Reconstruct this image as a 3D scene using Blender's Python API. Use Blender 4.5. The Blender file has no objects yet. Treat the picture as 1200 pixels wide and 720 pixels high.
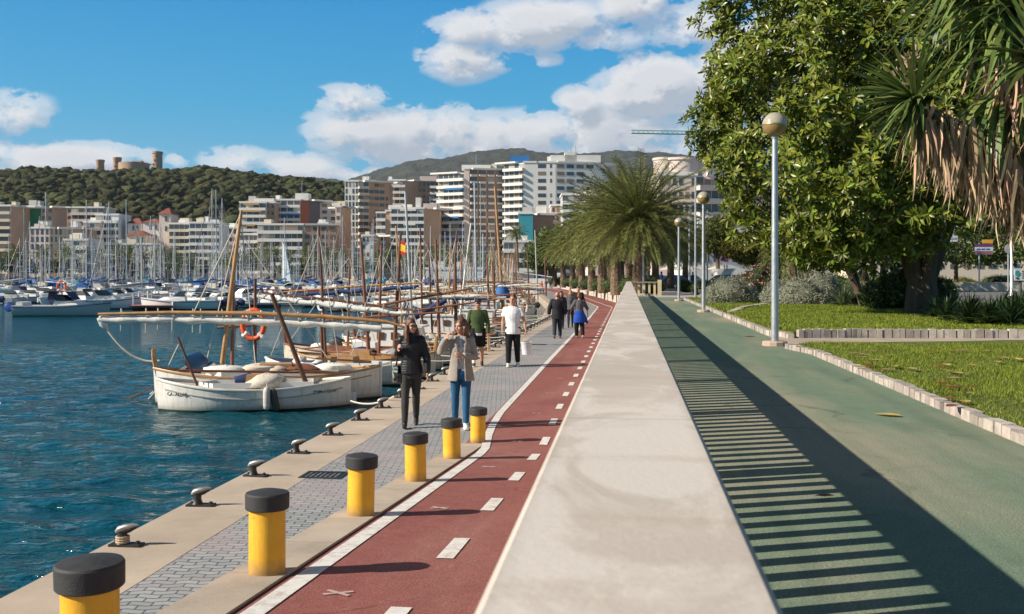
import bpy, math, random
import numpy as np
from mathutils import Vector, Matrix
R = random.Random(11)
NR = np.random.RandomState(5)
PI = math.pi
TH = math.radians(6.51); F = 1200.0; HZ = 324.0; CZ = 2.42
FW = Vector((-math.sin(TH), math.cos(TH), 0)); RT = Vector((math.cos(TH), math.sin(TH), 0))
WATER = -0.75; UP = 1.08
sc = bpy.context.scene
COL = sc.collection

def at(px, py, Z):
    """world point seen at photo position (px, py) and Z metres in front of the viewpoint"""
    return Vector((0, 0, CZ)) + FW * Z + RT * ((px - 600) / F * Z) + Vector((0, 0, (HZ - py) / F * Z))
def gp(px, py, z=0.0):
    return at(px, py, (CZ - z) * F / (py - HZ))
def xz(px, Z, z=0.0):
    p = at(px, HZ, Z); p.z = z; return p

class MB:
    def __init__(s): s.v = []; s.f = []; s.m = []
    def add(s, vs, fs, mi=0):
        o = len(s.v); s.v += [tuple(p) for p in vs]
        s.f += [tuple(i + o for i in f) for f in fs]; s.m += [mi] * len(fs); return s
    def box(s, c, d, rz=0, mi=0, taper=1.0):
        cx, cy, cz = c; a, b, h = d[0] / 2, d[1] / 2, d[2] / 2; ca, sa = math.cos(rz), math.sin(rz); vs = []
        for z, k in ((-h, 1), (h, taper)):
            for x, y in ((-a, -b), (a, -b), (a, b), (-a, b)):
                x *= k; y *= k; vs.append((cx + x * ca - y * sa, cy + x * sa + y * ca, cz + z))
        return s.add(vs, [(3, 2, 1, 0), (4, 5, 6, 7), (0, 1, 5, 4), (1, 2, 6, 5), (2, 3, 7, 6), (3, 0, 4, 7)], mi)
    def span(s, x0, x1, y0, y1, z0, z1, mi=0):
        return s.box(((x0 + x1) / 2, (y0 + y1) / 2, (z0 + z1) / 2), (x1 - x0, y1 - y0, z1 - z0), 0, mi)
    def tube(s, pts, r, n=8, mi=0, cap=True, flat=1.0):
        pts = [Vector(p) for p in pts]; k = len(pts)
        rs = [r] * k if not hasattr(r, '__len__') else list(r)
        vs = []; prev = None
        for i, p in enumerate(pts):
            t = (pts[min(i + 1, k - 1)] - pts[max(i - 1, 0)]).normalized()
            if prev is None:
                a = Vector((0, 0, 1)) if abs(t.z) < .9 else Vector((0, 1, 0)); u = t.cross(a).normalized()
            else:
                u = (prev - t * prev.dot(t)).normalized()
            prev = u; w = t.cross(u)
            for j in range(n):
                q = 2 * PI * j / n; vs.append(p + u * (math.cos(q) * rs[i]) + w * (math.sin(q) * rs[i] * flat))
        fs = [(i * n + j, i * n + (j + 1) % n, (i + 1) * n + (j + 1) % n, (i + 1) * n + j) for i in range(k - 1) for j in range(n)]
        if cap: fs += [tuple(range(n - 1, -1, -1)), tuple((k - 1) * n + j for j in range(n))]
        return s.add(vs, fs, mi)
    def rings(s, rings, mi=0, cap=True, closed=True):
        n = len(rings[0]); vs = [p for r in rings for p in r]; fs = []
        for i in range(len(rings) - 1):
            for j in range(n if closed else n - 1):
                fs.append((i * n + j, i * n + (j + 1) % n, (i + 1) * n + (j + 1) % n, (i + 1) * n + j))
        if cap: fs += [tuple(range(n - 1, -1, -1)), tuple((len(rings) - 1) * n + j for j in range(n))]
        return s.add(vs, fs, mi)
    def lathe(s, prof, c=(0, 0, 0), n=24, mi=0):
        return s.rings([[(c[0] + r * math.cos(2 * PI * j / n), c[1] + r * math.sin(2 * PI * j / n), c[2] + z) for j in range(n)] for r, z in prof], mi)
    def prism(s, poly, z0, z1, mi=0):
        a = sum(poly[i][0] * poly[(i + 1) % len(poly)][1] - poly[(i + 1) % len(poly)][0] * poly[i][1] for i in range(len(poly)))
        if a < 0: poly = poly[::-1]
        return s.rings([[(p[0], p[1], z0) for p in poly], [(p[0], p[1], z1) for p in poly]], mi)
    def sheet(s, poly, z, mi=0):
        a = sum(poly[i][0] * poly[(i + 1) % len(poly)][1] - poly[(i + 1) % len(poly)][0] * poly[i][1] for i in range(len(poly)))
        if a < 0: poly = poly[::-1]
        return s.add([(p[0], p[1], z) for p in poly], [tuple(range(len(poly)))], mi)
    def ell(s, c, r, nu=14, nv=9, mi=0, jit=0.0, rnd=R):
        if not hasattr(r, '__len__'): r = (r, r, r)
        rg = []
        for i in range(nv + 1):
            t = PI * (i + .02) / (nv + .04); k = []
            for j in range(nu):
                q = 1 + jit * rnd.uniform(-1, 1); f = 2 * PI * j / nu
                k.append((c[0] + r[0] * q * math.sin(t) * math.cos(f), c[1] + r[1] * q * math.sin(t) * math.sin(f), c[2] - r[2] * q * math.cos(t)))
            rg.append(k)
        return s.rings(rg, mi)
    def bar(s, p, q, w, h=None, mi=0):
        p = Vector(p); q = Vector(q); h = h or w; t = (q - p).normalized()
        a = Vector((0, 0, 1)) if abs(t.z) < .95 else Vector((0, 1, 0)); u = t.cross(a).normalized() * (w / 2); v = u.cross(t).normalized() * (h / 2)
        return s.rings([[e + u + v, e - u + v, e - u - v, e + u - v] for e in (p, q)], mi)
    def mesh(s, name, mats, smooth=None):
        me = bpy.data.meshes.new(name); me.from_pydata(s.v, [], s.f)
        for m in (mats if isinstance(mats, (list, tuple)) else [mats]): me.materials.append(m)
        me.polygons.foreach_set('material_index', s.m)
        if smooth:
            me.polygons.foreach_set('use_smooth', [True] * len(s.f)); me.set_sharp_from_angle(angle=math.radians(smooth))
        me.update(); return me
    def build(s, name, mats, parent=None, smooth=None, loc=None):
        return link(name, s.mesh(name, mats, smooth), parent, loc)

def link(name, me, parent=None, loc=None):
    o = bpy.data.objects.new(name, me); COL.objects.link(o)
    if parent is not None: o.parent = parent
    if loc is not None: o.location = loc
    return o
def npmesh(name, v, f, mats, mi=None, smooth=False):
    """mesh from arrays: v (n,3), f (m,k)"""
    me = bpy.data.meshes.new(name); k = f.shape[1]
    me.vertices.add(len(v)); me.vertices.foreach_set('co', np.ascontiguousarray(v, dtype=np.float32).ravel())
    me.loops.add(f.size); me.loops.foreach_set('vertex_index', f.astype(np.int32).ravel())
    me.polygons.add(len(f)); me.polygons.foreach_set('loop_start', np.arange(0, f.size, k, dtype=np.int32))
    me.polygons.foreach_set('loop_total', np.full(len(f), k, dtype=np.int32))
    for m in (mats if isinstance(mats, (list, tuple)) else [mats]): me.materials.append(m)
    if mi is not None: me.polygons.foreach_set('material_index', mi.astype(np.int32))
    if smooth: me.polygons.foreach_set('use_smooth', np.ones(len(f), dtype=bool))
    me.update(calc_edges=True); me.validate(); return me
def tag(o, label=None, cat=None, group=None, kind=None):
    if label: o['label'] = label
    if cat: o['category'] = cat
    if group: o['group'] = group
    if kind: o['kind'] = kind
    return o
def thing(name, label, cat, loc=(0, 0, 0), rz=0, group=None):
    o = bpy.data.objects.new(name, None); o.empty_display_size = .2; COL.objects.link(o); o.location = loc; o.rotation_euler = (0, 0, rz)
    return tag(o, label, cat, group)
def dup(root, loc=None, rz=None, label=None, scale=None, group=None, parent=None):
    c = root.copy(); COL.objects.link(c)
    if parent is not None: c.parent = parent
    if loc is not None: c.location = loc
    if rz is not None: c.rotation_euler = (0, 0, rz)
    if scale is not None: c.scale = scale if hasattr(scale, '__len__') else (scale,) * 3
    if label: c['label'] = label
    if group: c['group'] = group
    for ch in list(root.children): dup(ch, parent=c)
    return c
def struct(name, mb, m, smooth=None):
    return tag(mb.build(name, m, None, smooth), kind='structure')
ORD = 'first second third fourth fifth sixth seventh eighth ninth tenth eleventh twelfth thirteenth fourteenth fifteenth sixteenth seventeenth eighteenth nineteenth twentieth'.split()
def ordn(i):
    if i < 20: return ORD[i]
    t, u = divmod(i + 1, 10); tens = 'zero ten twenty thirty forty fifty sixty seventy eighty ninety'.split()
    return (tens[t] + '-' + ORD[u - 1]) if u else {'twenty': 'twentieth', 'thirty': 'thirtieth', 'forty': 'fortieth', 'fifty': 'fiftieth', 'sixty': 'sixtieth', 'seventy': 'seventieth', 'eighty': 'eightieth', 'ninety': 'ninetieth'}[tens[t]]

# ------------------------------------------------------------------ materials
def nodes(name):
    m = bpy.data.materials.new(name); m.use_nodes = True; nt = m.node_tree
    return m, nt, nt.nodes['Principled BSDF']
def nd(nt, t, **kw):
    n = nt.nodes.new(t)
    for k, v in kw.items():
        if k.startswith('i_'): n.inputs[k[2:].replace('_', ' ')].default_value = v
        else: setattr(n, k, v)
    return n
def rgba(c, k=1.0): return (min(c[0] * k, 1), min(c[1] * k, 1), min(c[2] * k, 1), 1)
def coord(nt, scale=(1, 1, 1), rot=(0, 0, 0), space='Object'):
    tc = nd(nt, 'ShaderNodeTexCoord'); mp = nd(nt, 'ShaderNodeMapping')
    mp.inputs['Scale'].default_value = scale; mp.inputs['Rotation'].default_value = rot
    nt.links.new(tc.outputs[space], mp.inputs[0]); return mp.outputs[0]
def mixc(nt, fac, a, b, blend='MIX'):
    n = nd(nt, 'ShaderNodeMix', data_type='RGBA', blend_type=blend)
    for sock, val in ((n.inputs[0], fac), (n.inputs[6], a), (n.inputs[7], b)):
        if isinstance(val, bpy.types.NodeSocket): nt.links.new(val, sock)
        elif hasattr(val, '__len__'): sock.default_value = val if len(val) == 4 else (*val, 1)
        else: sock.default_value = val
    return n.outputs[2]
def mth(nt, op, a, b=0.0, c=None, clamp=False):
    n = nd(nt, 'ShaderNodeMath', operation=op, use_clamp=clamp)
    for i, val in enumerate((a, b) if c is None else (a, b, c)):
        if isinstance(val, bpy.types.NodeSocket): nt.links.new(val, n.inputs[i])
        else: n.inputs[i].default_value = val
    return n.outputs[0]
def ramp(nt, fac, stops):
    n = nd(nt, 'ShaderNodeValToRGB'); e = n.color_ramp.elements
    while len(e) < len(stops): e.new(.5)
    for el, (p, c) in zip(e, stops): el.position = p; el.color = (c, c, c, 1) if not hasattr(c, '__len__') else rgba(c)
    nt.links.new(fac, n.inputs[0]); return n.outputs[0]
def noise(nt, vec, scale, detail=4, rough=.55, dist=0.0):
    n = nd(nt, 'ShaderNodeTexNoise'); n.inputs['Scale'].default_value = scale; n.inputs['Detail'].default_value = detail
    n.inputs['Roughness'].default_value = rough; n.inputs['Distortion'].default_value = dist; nt.links.new(vec, n.inputs['Vector']); return n.outputs[0]
def bump(nt, bsdf, h, strength=.3, dist=.01):
    b = nd(nt, 'ShaderNodeBump'); b.inputs['Strength'].default_value = strength; b.inputs['Distance'].default_value = dist
    nt.links.new(h, b.inputs['Height']); nt.links.new(b.outputs[0], bsdf.inputs['Normal']); return b
def mat(name, c, rough=.6, var=.18, scale=4.0, bmp=0.0, bscale=60.0, metal=0.0, spec=.5, stretch=(1, 1, 1), coat=0.0, island=0.0, trans=0.0, space='Object'):
    m, nt, b = nodes(name); v = coord(nt, stretch, space=space)
    n = noise(nt, v, scale, 6, .6); f = ramp(nt, n, [(.3, 0), (.7, 1)])
    col = mixc(nt, f, rgba(c, 1 - var), rgba(c, 1 + var))
    if island:
        g = nd(nt, 'ShaderNodeNewGeometry'); hs = nd(nt, 'ShaderNodeHueSaturation')
        rr = g.outputs['Random Per Island']
        nt.links.new(mth(nt, 'MULTIPLY_ADD', rr, island * 1.2, 1 - island * .6), hs.inputs['Value'])
        r2 = mth(nt, 'FRACT', mth(nt, 'MULTIPLY', rr, 17.3)); nt.links.new(mth(nt, 'MULTIPLY_ADD', r2, .07 * min(1, island * 1.5), .5 - .035 * min(1, island * 1.5)), hs.inputs['Hue'])
        nt.links.new(col, hs.inputs['Color']); col = hs.outputs[0]
    nt.links.new(col, b.inputs['Base Color'])
    nt.links.new(mth(nt, 'MULTIPLY_ADD', n, .25, rough - .125, clamp=True), b.inputs['Roughness'])
    b.inputs['Metallic'].default_value = metal; b.inputs['Specular IOR Level'].default_value = spec; b.inputs['Coat Weight'].default_value = coat
    if trans:
        tr = nd(nt, 'ShaderNodeBsdfTranslucent'); nt.links.new(col, tr.inputs[0]); mx = nd(nt, 'ShaderNodeMixShader'); mx.inputs[0].default_value = trans
        nt.links.new(b.outputs[0], mx.inputs[1]); nt.links.new(tr.outputs[0], mx.inputs[2]); nt.links.new(mx.outputs[0], nt.nodes['Material Output'].inputs[0])
    if bmp: bump(nt, b, noise(nt, v, bscale, 4, .6), bmp, .6 / bscale)
    return m
M = {}
def mm(key, *a, **k):
    if key not in M: M[key] = mat(key, *a, **k)
    return M[key]
WHITE = mm('white_paint', (.78, .77, .74), .45, .08, 3)
OFFWHITE = mm('aged_white_paint', (.66, .63, .56), .5, .14, 2.5, .1, 30)
WOOD = mm('varnished_wood', (.30, .12, .045), .4, .3, 6, stretch=(1, 1, .2))
PALEWOOD = mm('honey_wood', (.42, .23, .095), .45, .22, 5, .08, 60)
DARKWOOD = mm('dark_brown_wood', (.13, .055, .03), .5, .3, 6)
BLACK = mm('black_plastic', (.02, .02, .022), .5, .2, 8)
STEEL = mm('galvanised_steel', (.45, .47, .49), .45, .12, 8, metal=.7)
ALU = mm('mast_aluminium', (.5, .5, .5), .42, .08, 2, metal=.35)
NAVY = mm('navy_canvas', (.012, .03, .11), .75, .2, 5, .15, 80)
BLUE = mm('blue_canvas', (.02, .11, .33), .75, .2, 5, .15, 80)
GREYCANVAS = mm('grey_canvas', (.30, .30, .30), .8, .2, 4, .2, 60)
SAILCLOTH = mm('sailcloth', (.70, .68, .63), .75, .12, 7, .4, 25)
ROPE = mm('pale_rope', (.55, .50, .42), .85, .2, 20, .4, 150)
GLASS = mm('dark_glass', (.03, .045, .055), .08, .2, 2, spec=.8)
# ------------------------------------------------------------------ camera, sun, sky
cam = bpy.data.objects.new('camera', bpy.data.cameras.new('camera')); COL.objects.link(cam)
cam.location = (0, 0, CZ); cam.rotation_euler = (PI / 2, 0, TH)
cam.data.lens = 36; cam.data.sensor_width = 36; cam.data.shift_y = -36 / 1200; cam.data.clip_start = .1; cam.data.clip_end = 30000
cam.data.dof.use_dof = True; cam.data.dof.focus_distance = 20; cam.data.dof.aperture_fstop = 8
sc.camera = cam
SUN_EL = math.radians(30.6); SUN_AZ = math.radians(22)     # light travels towards +x, turned a little towards +y
sd = Vector((math.cos(SUN_AZ) * math.cos(SUN_EL), math.sin(SUN_AZ) * math.cos(SUN_EL), -math.sin(SUN_EL)))
L = bpy.data.lights.new('sun', 'SUN'); L.energy = 5.0; L.angle = math.radians(.53); L.color = (1, .91, .77)
lo = bpy.data.objects.new('sun', L); COL.objects.link(lo); lo.rotation_euler = sd.to_track_quat('-Z', 'Y').to_euler()
sc.view_settings.view_transform = 'Standard'; sc.view_settings.look = 'None'; sc.view_settings.exposure = 0.6; sc.view_settings.gamma = 1
sc.cycles.use_denoising = True; sc.cycles.max_bounces = 8; sc.cycles.transparent_max_bounces = 8; sc.cycles.caustics_reflective = False; sc.cycles.caustics_refractive = False
sc.cycles.sample_clamp_indirect = 4

def make_world():
    w = bpy.data.worlds.new('World'); sc.world = w; w.use_nodes = True; nt = w.node_tree; bg = nt.nodes['Background']
    sky = nd(nt, 'ShaderNodeTexSky', sky_type='NISHITA', sun_disc=False)
    sky.sun_elevation = SUN_EL; sv = -sd; sky.sun_rotation = math.atan2(sv.x, sv.y); sky.air_density = 1.0; sky.dust_density = .3; sky.ozone_density = 2.2
    # deep mediterranean blue: the sky texture blended with a gradient by elevation, dimmed overhead to weaken fill light
    tc = nd(nt, 'ShaderNodeTexCoord'); sp = nd(nt, 'ShaderNodeSeparateXYZ'); nt.links.new(tc.outputs['Generated'], sp.inputs[0])
    el0 = mth(nt, 'DIVIDE', mth(nt, 'ARCSINE', sp.outputs[2]), 1.5708, clamp=True)
    gr = ramp(nt, el0, [(.0, (.18, .40, .52)), (.05, (.095, .35, .53)), (.10, (.02, .29, .525)), (.17, (.0, .215, .50)), (.24, (.006, .10, .25)), (.4, (.008, .045, .11)), (1, (.006, .03, .07))])
    gs = nd(nt, 'ShaderNodeVectorMath', operation='SCALE'); nt.links.new(gr, gs.inputs[0]); gs.inputs[3].default_value = 13.2
    skyc = mixc(nt, .9, sky.outputs[0], gs.outputs[0])
    # --- cloud density as a function of a sky direction (azimuth, elevation)
    g = bpy.data.node_groups.new('cloud_density', 'ShaderNodeTree')
    g.interface.new_socket('az', in_out='INPUT', socket_type='NodeSocketFloat'); g.interface.new_socket('el', in_out='INPUT', socket_type='NodeSocketFloat')
    g.interface.new_socket('density', in_out='OUTPUT', socket_type='NodeSocketFloat')
    gi = g.nodes.new('NodeGroupInput'); go = g.nodes.new('NodeGroupOutput')
    az, el = gi.outputs[0], gi.outputs[1]
    cmb = nd(g, 'ShaderNodeCombineXYZ'); g.links.new(az, cmb.inputs[0]); g.links.new(mth(g, 'MULTIPLY', el, 1.5), cmb.inputs[1]); cmb.inputs[2].default_value = 3.7
    n1 = noise(g, cmb.outputs[0], 15, 8, .6); n2 = noise(g, cmb.outputs[0], 30, 5, .55)
    wob = mth(g, 'SUBTRACT', n1, .5)
    clouds = [(18, 132, 46, 24, .95), (60, 186, 120, 20, .8), (4, 180, 30, 16, .75), (205, 188, 16, 10, .7), (150, 180, 50, 18, .72), (292, 190, 54, 20, .8),
              (412, 117, 40, 20, 1.0), (350, 192, 70, 20, .85), (425, 158, 74, 32, 1.05), (510, 162, 100, 36, 1.05), (600, 162, 110, 38, 1.05), (676, 124, 30, 24, .9), (725, 166, 120, 42, 1.0),
              (540, 75, 52, 25, .98), (556, 32, 52, 24, .88), (636, 28, 84, 32, 1.05), (706, 44, 80, 22, .82), (742, 8, 54, 26, .9), (806, 30, 74, 30, .95), (776, 102, 76, 44, 1.08), (648, 70, 30, 12, .72), (880, 110, 90, 90, 1.0), (850, 170, 90, 40, .8), (470, 70, 20, 8, .32), (430, 206, 170, 14, .78)]
    tot = None
    for px, py, rx, ry, a in clouds:
        ca = (px - 600) / 1200; c_az = math.atan(ca) if abs(ca) < .8 else ca * .78; c_el = math.atan((324 - py) / 1200 * math.cos(min(abs(c_az), .6)))
        dx = mth(g, 'MULTIPLY', mth(g, 'SUBTRACT', az, c_az), 1200 / rx); dy = mth(g, 'MULTIPLY', mth(g, 'SUBTRACT', el, c_el), 1200 / ry)
        r2 = mth(g, 'ADD', mth(g, 'MULTIPLY', dx, dx), mth(g, 'MULTIPLY', dy, dy))
        b = mth(g, 'MULTIPLY', mth(g, 'POWER', 2.718, mth(g, 'MULTIPLY', r2, -.62)), a)
        tot = b if tot is None else mth(g, 'MAXIMUM', tot, b)
    d = mth(g, 'ADD', tot, mth(g, 'MULTIPLY', wob, 1.55)); bil = mth(g, 'SUBTRACT', .72, mth(g, 'MULTIPLY', mth(g, 'ABSOLUTE', mth(g, 'SUBTRACT', n2, .5)), 3.4)); d = mth(g, 'ADD', d, mth(g, 'MULTIPLY', mth(g, 'SUBTRACT', bil, .5), .22))
    g.links.new(d, go.inputs[0])
    az = mth(nt, 'ADD', mth(nt, 'ARCTAN2', sp.outputs[0], sp.outputs[1]), TH); el = mth(nt, 'ARCSINE', sp.outputs[2])
    def dens(da, de):
        n = nd(nt, 'ShaderNodeGroup'); n.node_tree = g
        nt.links.new(mth(nt, 'ADD', az, da), n.inputs[0]); nt.links.new(mth(nt, 'ADD', el, de), n.inputs[1]); return n.outputs[0]
    d0 = dens(0, 0); d1 = dens(-.010, .013)
    cover = ramp(nt, d0, [(.42, 0), (.58, .55), (.86, 1)]); nt.nodes[-1].color_ramp.interpolation = 'EASE'
    lit = mth(nt, 'MULTIPLY_ADD', mth(nt, 'SUBTRACT', d0, d1), 2.4, .50, clamp=True)
    thick = ramp(nt, d0, [(.6, 0), (1.4, 1)])
    lit = mth(nt, 'SUBTRACT', lit, mth(nt, 'MULTIPLY', thick, .35), clamp=True)
    wide = mth(nt, 'MULTIPLY', ramp(nt, mth(nt, 'DIVIDE', mth(nt, 'ABSOLUTE', az), PI), [(.22, 0), (.34, .13)]), 1.0)      # unseen cloud cover added outside the view as pale fill light
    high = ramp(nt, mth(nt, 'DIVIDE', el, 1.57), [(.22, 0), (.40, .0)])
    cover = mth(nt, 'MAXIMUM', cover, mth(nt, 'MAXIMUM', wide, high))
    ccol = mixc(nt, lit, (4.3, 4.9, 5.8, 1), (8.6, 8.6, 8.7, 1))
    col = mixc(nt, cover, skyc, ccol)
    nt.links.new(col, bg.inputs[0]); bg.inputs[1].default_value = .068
    w.cycles.sampling_method = 'MANUAL'; w.cycles.sample_map_resolution = 256
make_world()

# ------------------------------------------------------------------ setting materials
def m_water():
    m, nt, b = nodes('sea_water'); v = coord(nt)
    b.inputs['Base Color'].default_value = (.004, .07, .12, 1); b.inputs['Roughness'].default_value = .07; b.inputs['IOR'].default_value = 1.33
    n0 = noise(nt, v, .06, 2, .5); col = mixc(nt, ramp(nt, n0, [(.35, 0), (.65, 1)]), (.002, .046, .072, 1), (.003, .066, .082, 1)); nt.links.new(col, b.inputs['Base Color'])
    v1 = coord(nt, (.55, 1.5, 1), (0, 0, .45)); v2 = coord(nt, (1.2, 2.6, 1), (0, 0, -.25))
    h = mth(nt, 'ADD', mth(nt, 'MULTIPLY', noise(nt, v1, 1.0, 3, .5, .4), 1.0), mth(nt, 'MULTIPLY', noise(nt, v2, 2.2, 4, .55, .3), .38))
    bump(nt, b, h, 1.0, .36)
    return m
def m_concrete(name, c, scale=1.3, stain=.25, fine=160, bstr=.25, joints=0):
    m, nt, b = nodes(name); v = coord(nt)
    n1 = noise(nt, v, scale, 8, .62, .3); n2 = noise(nt, v, fine, 3, .7); n3 = noise(nt, v, scale * .25, 3, .5)
    col = mixc(nt, ramp(nt, n1, [(.32, 0), (.68, 1)]), rgba(c, 1 - stain), rgba(c, 1 + stain * .5))
    col = mixc(nt, mth(nt, 'MULTIPLY', ramp(nt, n2, [(.35, 0), (.65, 1)]), .45), col, rgba(c, 1.15), 'MIX'); col = mixc(nt, mth(nt, 'MULTIPLY', ramp(nt, n3, [(.45, 0), (.75, 1)]), .3), col, rgba(c, .66))
    if joints:
        sp = nd(nt, 'ShaderNodeSeparateXYZ'); nt.links.new(v, sp.inputs[0]); fr = mth(nt, 'FRACT', mth(nt, 'DIVIDE', sp.outputs[1], joints))
        j = mth(nt, 'LESS_THAN', fr, .012 / joints); col = mixc(nt, mth(nt, 'MULTIPLY', j, .6), col, rgba(c, .35))
    nt.links.new(col, b.inputs['Base Color']); b.inputs['Roughness'].default_value = .85; b.inputs['Specular IOR Level'].default_value = .3
    bump(nt, b, mth(nt, 'ADD', n2, mth(nt, 'MULTIPLY', n1, .6)), bstr, .004); return m
def m_pavers():
    m, nt, b = nodes('interlocking_pavers'); v = coord(nt, (1, 1, 1), (0, 0, -.12))
    sp = nd(nt, 'ShaderNodeSeparateXYZ'); nt.links.new(v, sp.inputs[0])
    tri = mth(nt, 'ABSOLUTE', mth(nt, 'SUBTRACT', mth(nt, 'FRACT', mth(nt, 'DIVIDE', sp.outputs[0], .24)), .5))
    cb = nd(nt, 'ShaderNodeCombineXYZ'); nt.links.new(sp.outputs[0], cb.inputs[0]); nt.links.new(mth(nt, 'MULTIPLY_ADD', tri, .06, sp.outputs[1]), cb.inputs[1])
    br = nd(nt, 'ShaderNodeTexBrick', offset=.5); nt.links.new(cb.outputs[0], br.inputs['Vector'])
    br.inputs['Scale'].default_value = 1; br.inputs['Brick Width'].default_value = .18; br.inputs['Row Height'].default_value = .088; br.inputs['Mortar Size'].default_value = .008; br.inputs['Mortar Smooth'].default_value = .15; br.inputs['Bias'].default_value = 0
    br.inputs['Color1'].default_value = (.27, .285, .295, 1); br.inputs['Color2'].default_value = (.37, .385, .39, 1); br.inputs['Mortar'].default_value = (.075, .077, .08, 1)
    n = noise(nt, v, .7, 5, .6); n2 = noise(nt, v, 60, 3, .7)
    sp2 = sp.outputs[1]; pk = ramp(nt, mth(nt, 'ADD', mth(nt, 'MULTIPLY', sp2, .1), mth(nt, 'MULTIPLY', n, .5)), [(.0, 0), (1, 1)])
    far = mth(nt, 'MULTIPLY_ADD', sp2, .16, -1.55, clamp=True)
    col = mixc(nt, mth(nt, 'MULTIPLY', ramp(nt, n, [(.42, 0), (.6, 1)]), .4), br.outputs[0], (.44, .33, .32, 1), 'MIX')
    col = mixc(nt, mth(nt, 'MULTIPLY', n2, .3), col, (.2, .2, .21, 1))
    nt.links.new(col, b.inputs['Base Color']); b.inputs['Roughness'].default_value = .8; b.inputs['Specular IOR Level'].default_value = .3
    bump(nt, b, mth(nt, 'ADD', mth(nt, 'MULTIPLY', br.outputs[1], -1), mth(nt, 'MULTIPLY', n2, .15)), .8, .008); return m
def m_asphalt(name, c, c2, worn, amount=.4, sc_=.6, fine=75):
    m, nt, b = nodes(name); v = coord(nt)
    n = noise(nt, coord(nt, (1, .3, 1)), sc_, 6, .6, .4); f = noise(nt, v, fine, 2, .7); g_ = noise(nt, v, 6, 5, .65)
    col = mixc(nt, ramp(nt, g_, [(.3, 0), (.7, 1)]), rgba(c), rgba(c2))
    col = mixc(nt, mth(nt, 'MULTIPLY', ramp(nt, n, [(.48, 0), (.66, 1)]), amount), col, rgba(worn))
    col = mixc(nt, mth(nt, 'MULTIPLY', ramp(nt, f, [(.4, 1), (.6, 0)]), .55), col, rgba(c, .45)); col = mixc(nt, mth(nt, 'MULTIPLY', ramp(nt, f, [(.58, 0), (.72, 1)]), .35), col, rgba(worn))
    vo = nd(nt, 'ShaderNodeTexVoronoi', feature='DISTANCE_TO_EDGE'); vo.inputs['Scale'].default_value = .28; wv_ = nd(nt, 'ShaderNodeVectorMath', operation='MULTIPLY_ADD'); nw = nd(nt, 'ShaderNodeTexNoise'); nw.inputs['Scale'].default_value = 1.1; nw.inputs['Detail'].default_value = 6; nt.links.new(v, nw.inputs['Vector']); nt.links.new(nw.outputs[1], wv_.inputs[0]); wv_.inputs[1].default_value = (1.6, 1.6, 0); nt.links.new(v, wv_.inputs[2]); nt.links.new(wv_.outputs[0], vo.inputs['Vector'])
    crack = mth(nt, 'MULTIPLY', mth(nt, 'LESS_THAN', vo.outputs['Distance'], .006), ramp(nt, noise(nt, v, .5, 3), [(.48, 0), (.56, 1)])); col = mixc(nt, mth(nt, 'MULTIPLY', crack, .4), col, rgba(c, .3))
    st = noise(nt, coord(nt, (3.5, .12, 1)), 1.2, 5, .6); col = mixc(nt, mth(nt, 'MULTIPLY', ramp(nt, st, [(.5, 0), (.7, 1)]), .35), col, rgba(c, .6)); col = mixc(nt, mth(nt, 'MULTIPLY', ramp(nt, noise(nt, v, .35, 7, .7, .6), [(.55, 0), (.6, 1)]), .22), col, rgba(c, .55))
    nt.links.new(col, b.inputs['Base Color']); b.inputs['Roughness'].default_value = .85; b.inputs['Specular IOR Level'].default_value = .3
    bump(nt, b, f, .6, .006); return m
def m_marking():
    m, nt, b = nodes('worn_road_paint'); v = coord(nt); n = noise(nt, v, 9, 6, .7); f = noise(nt, v, 150, 2, .7)
    col = mixc(nt, ramp(nt, mth(nt, 'ADD', mth(nt, 'MULTIPLY', n, .7), mth(nt, 'MULTIPLY', f, .3)), [(.36, 1), (.52, 0)]), (.66, .65, .62, 1), (.42, .33, .31, 1))
    nt.links.new(col, b.inputs['Base Color']); b.inputs['Roughness'].default_value = .8; return m
CONC = m_concrete('quay_concrete', (.46, .375, .295), 1.1, .28, 48, .5, joints=6.0)
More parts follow.
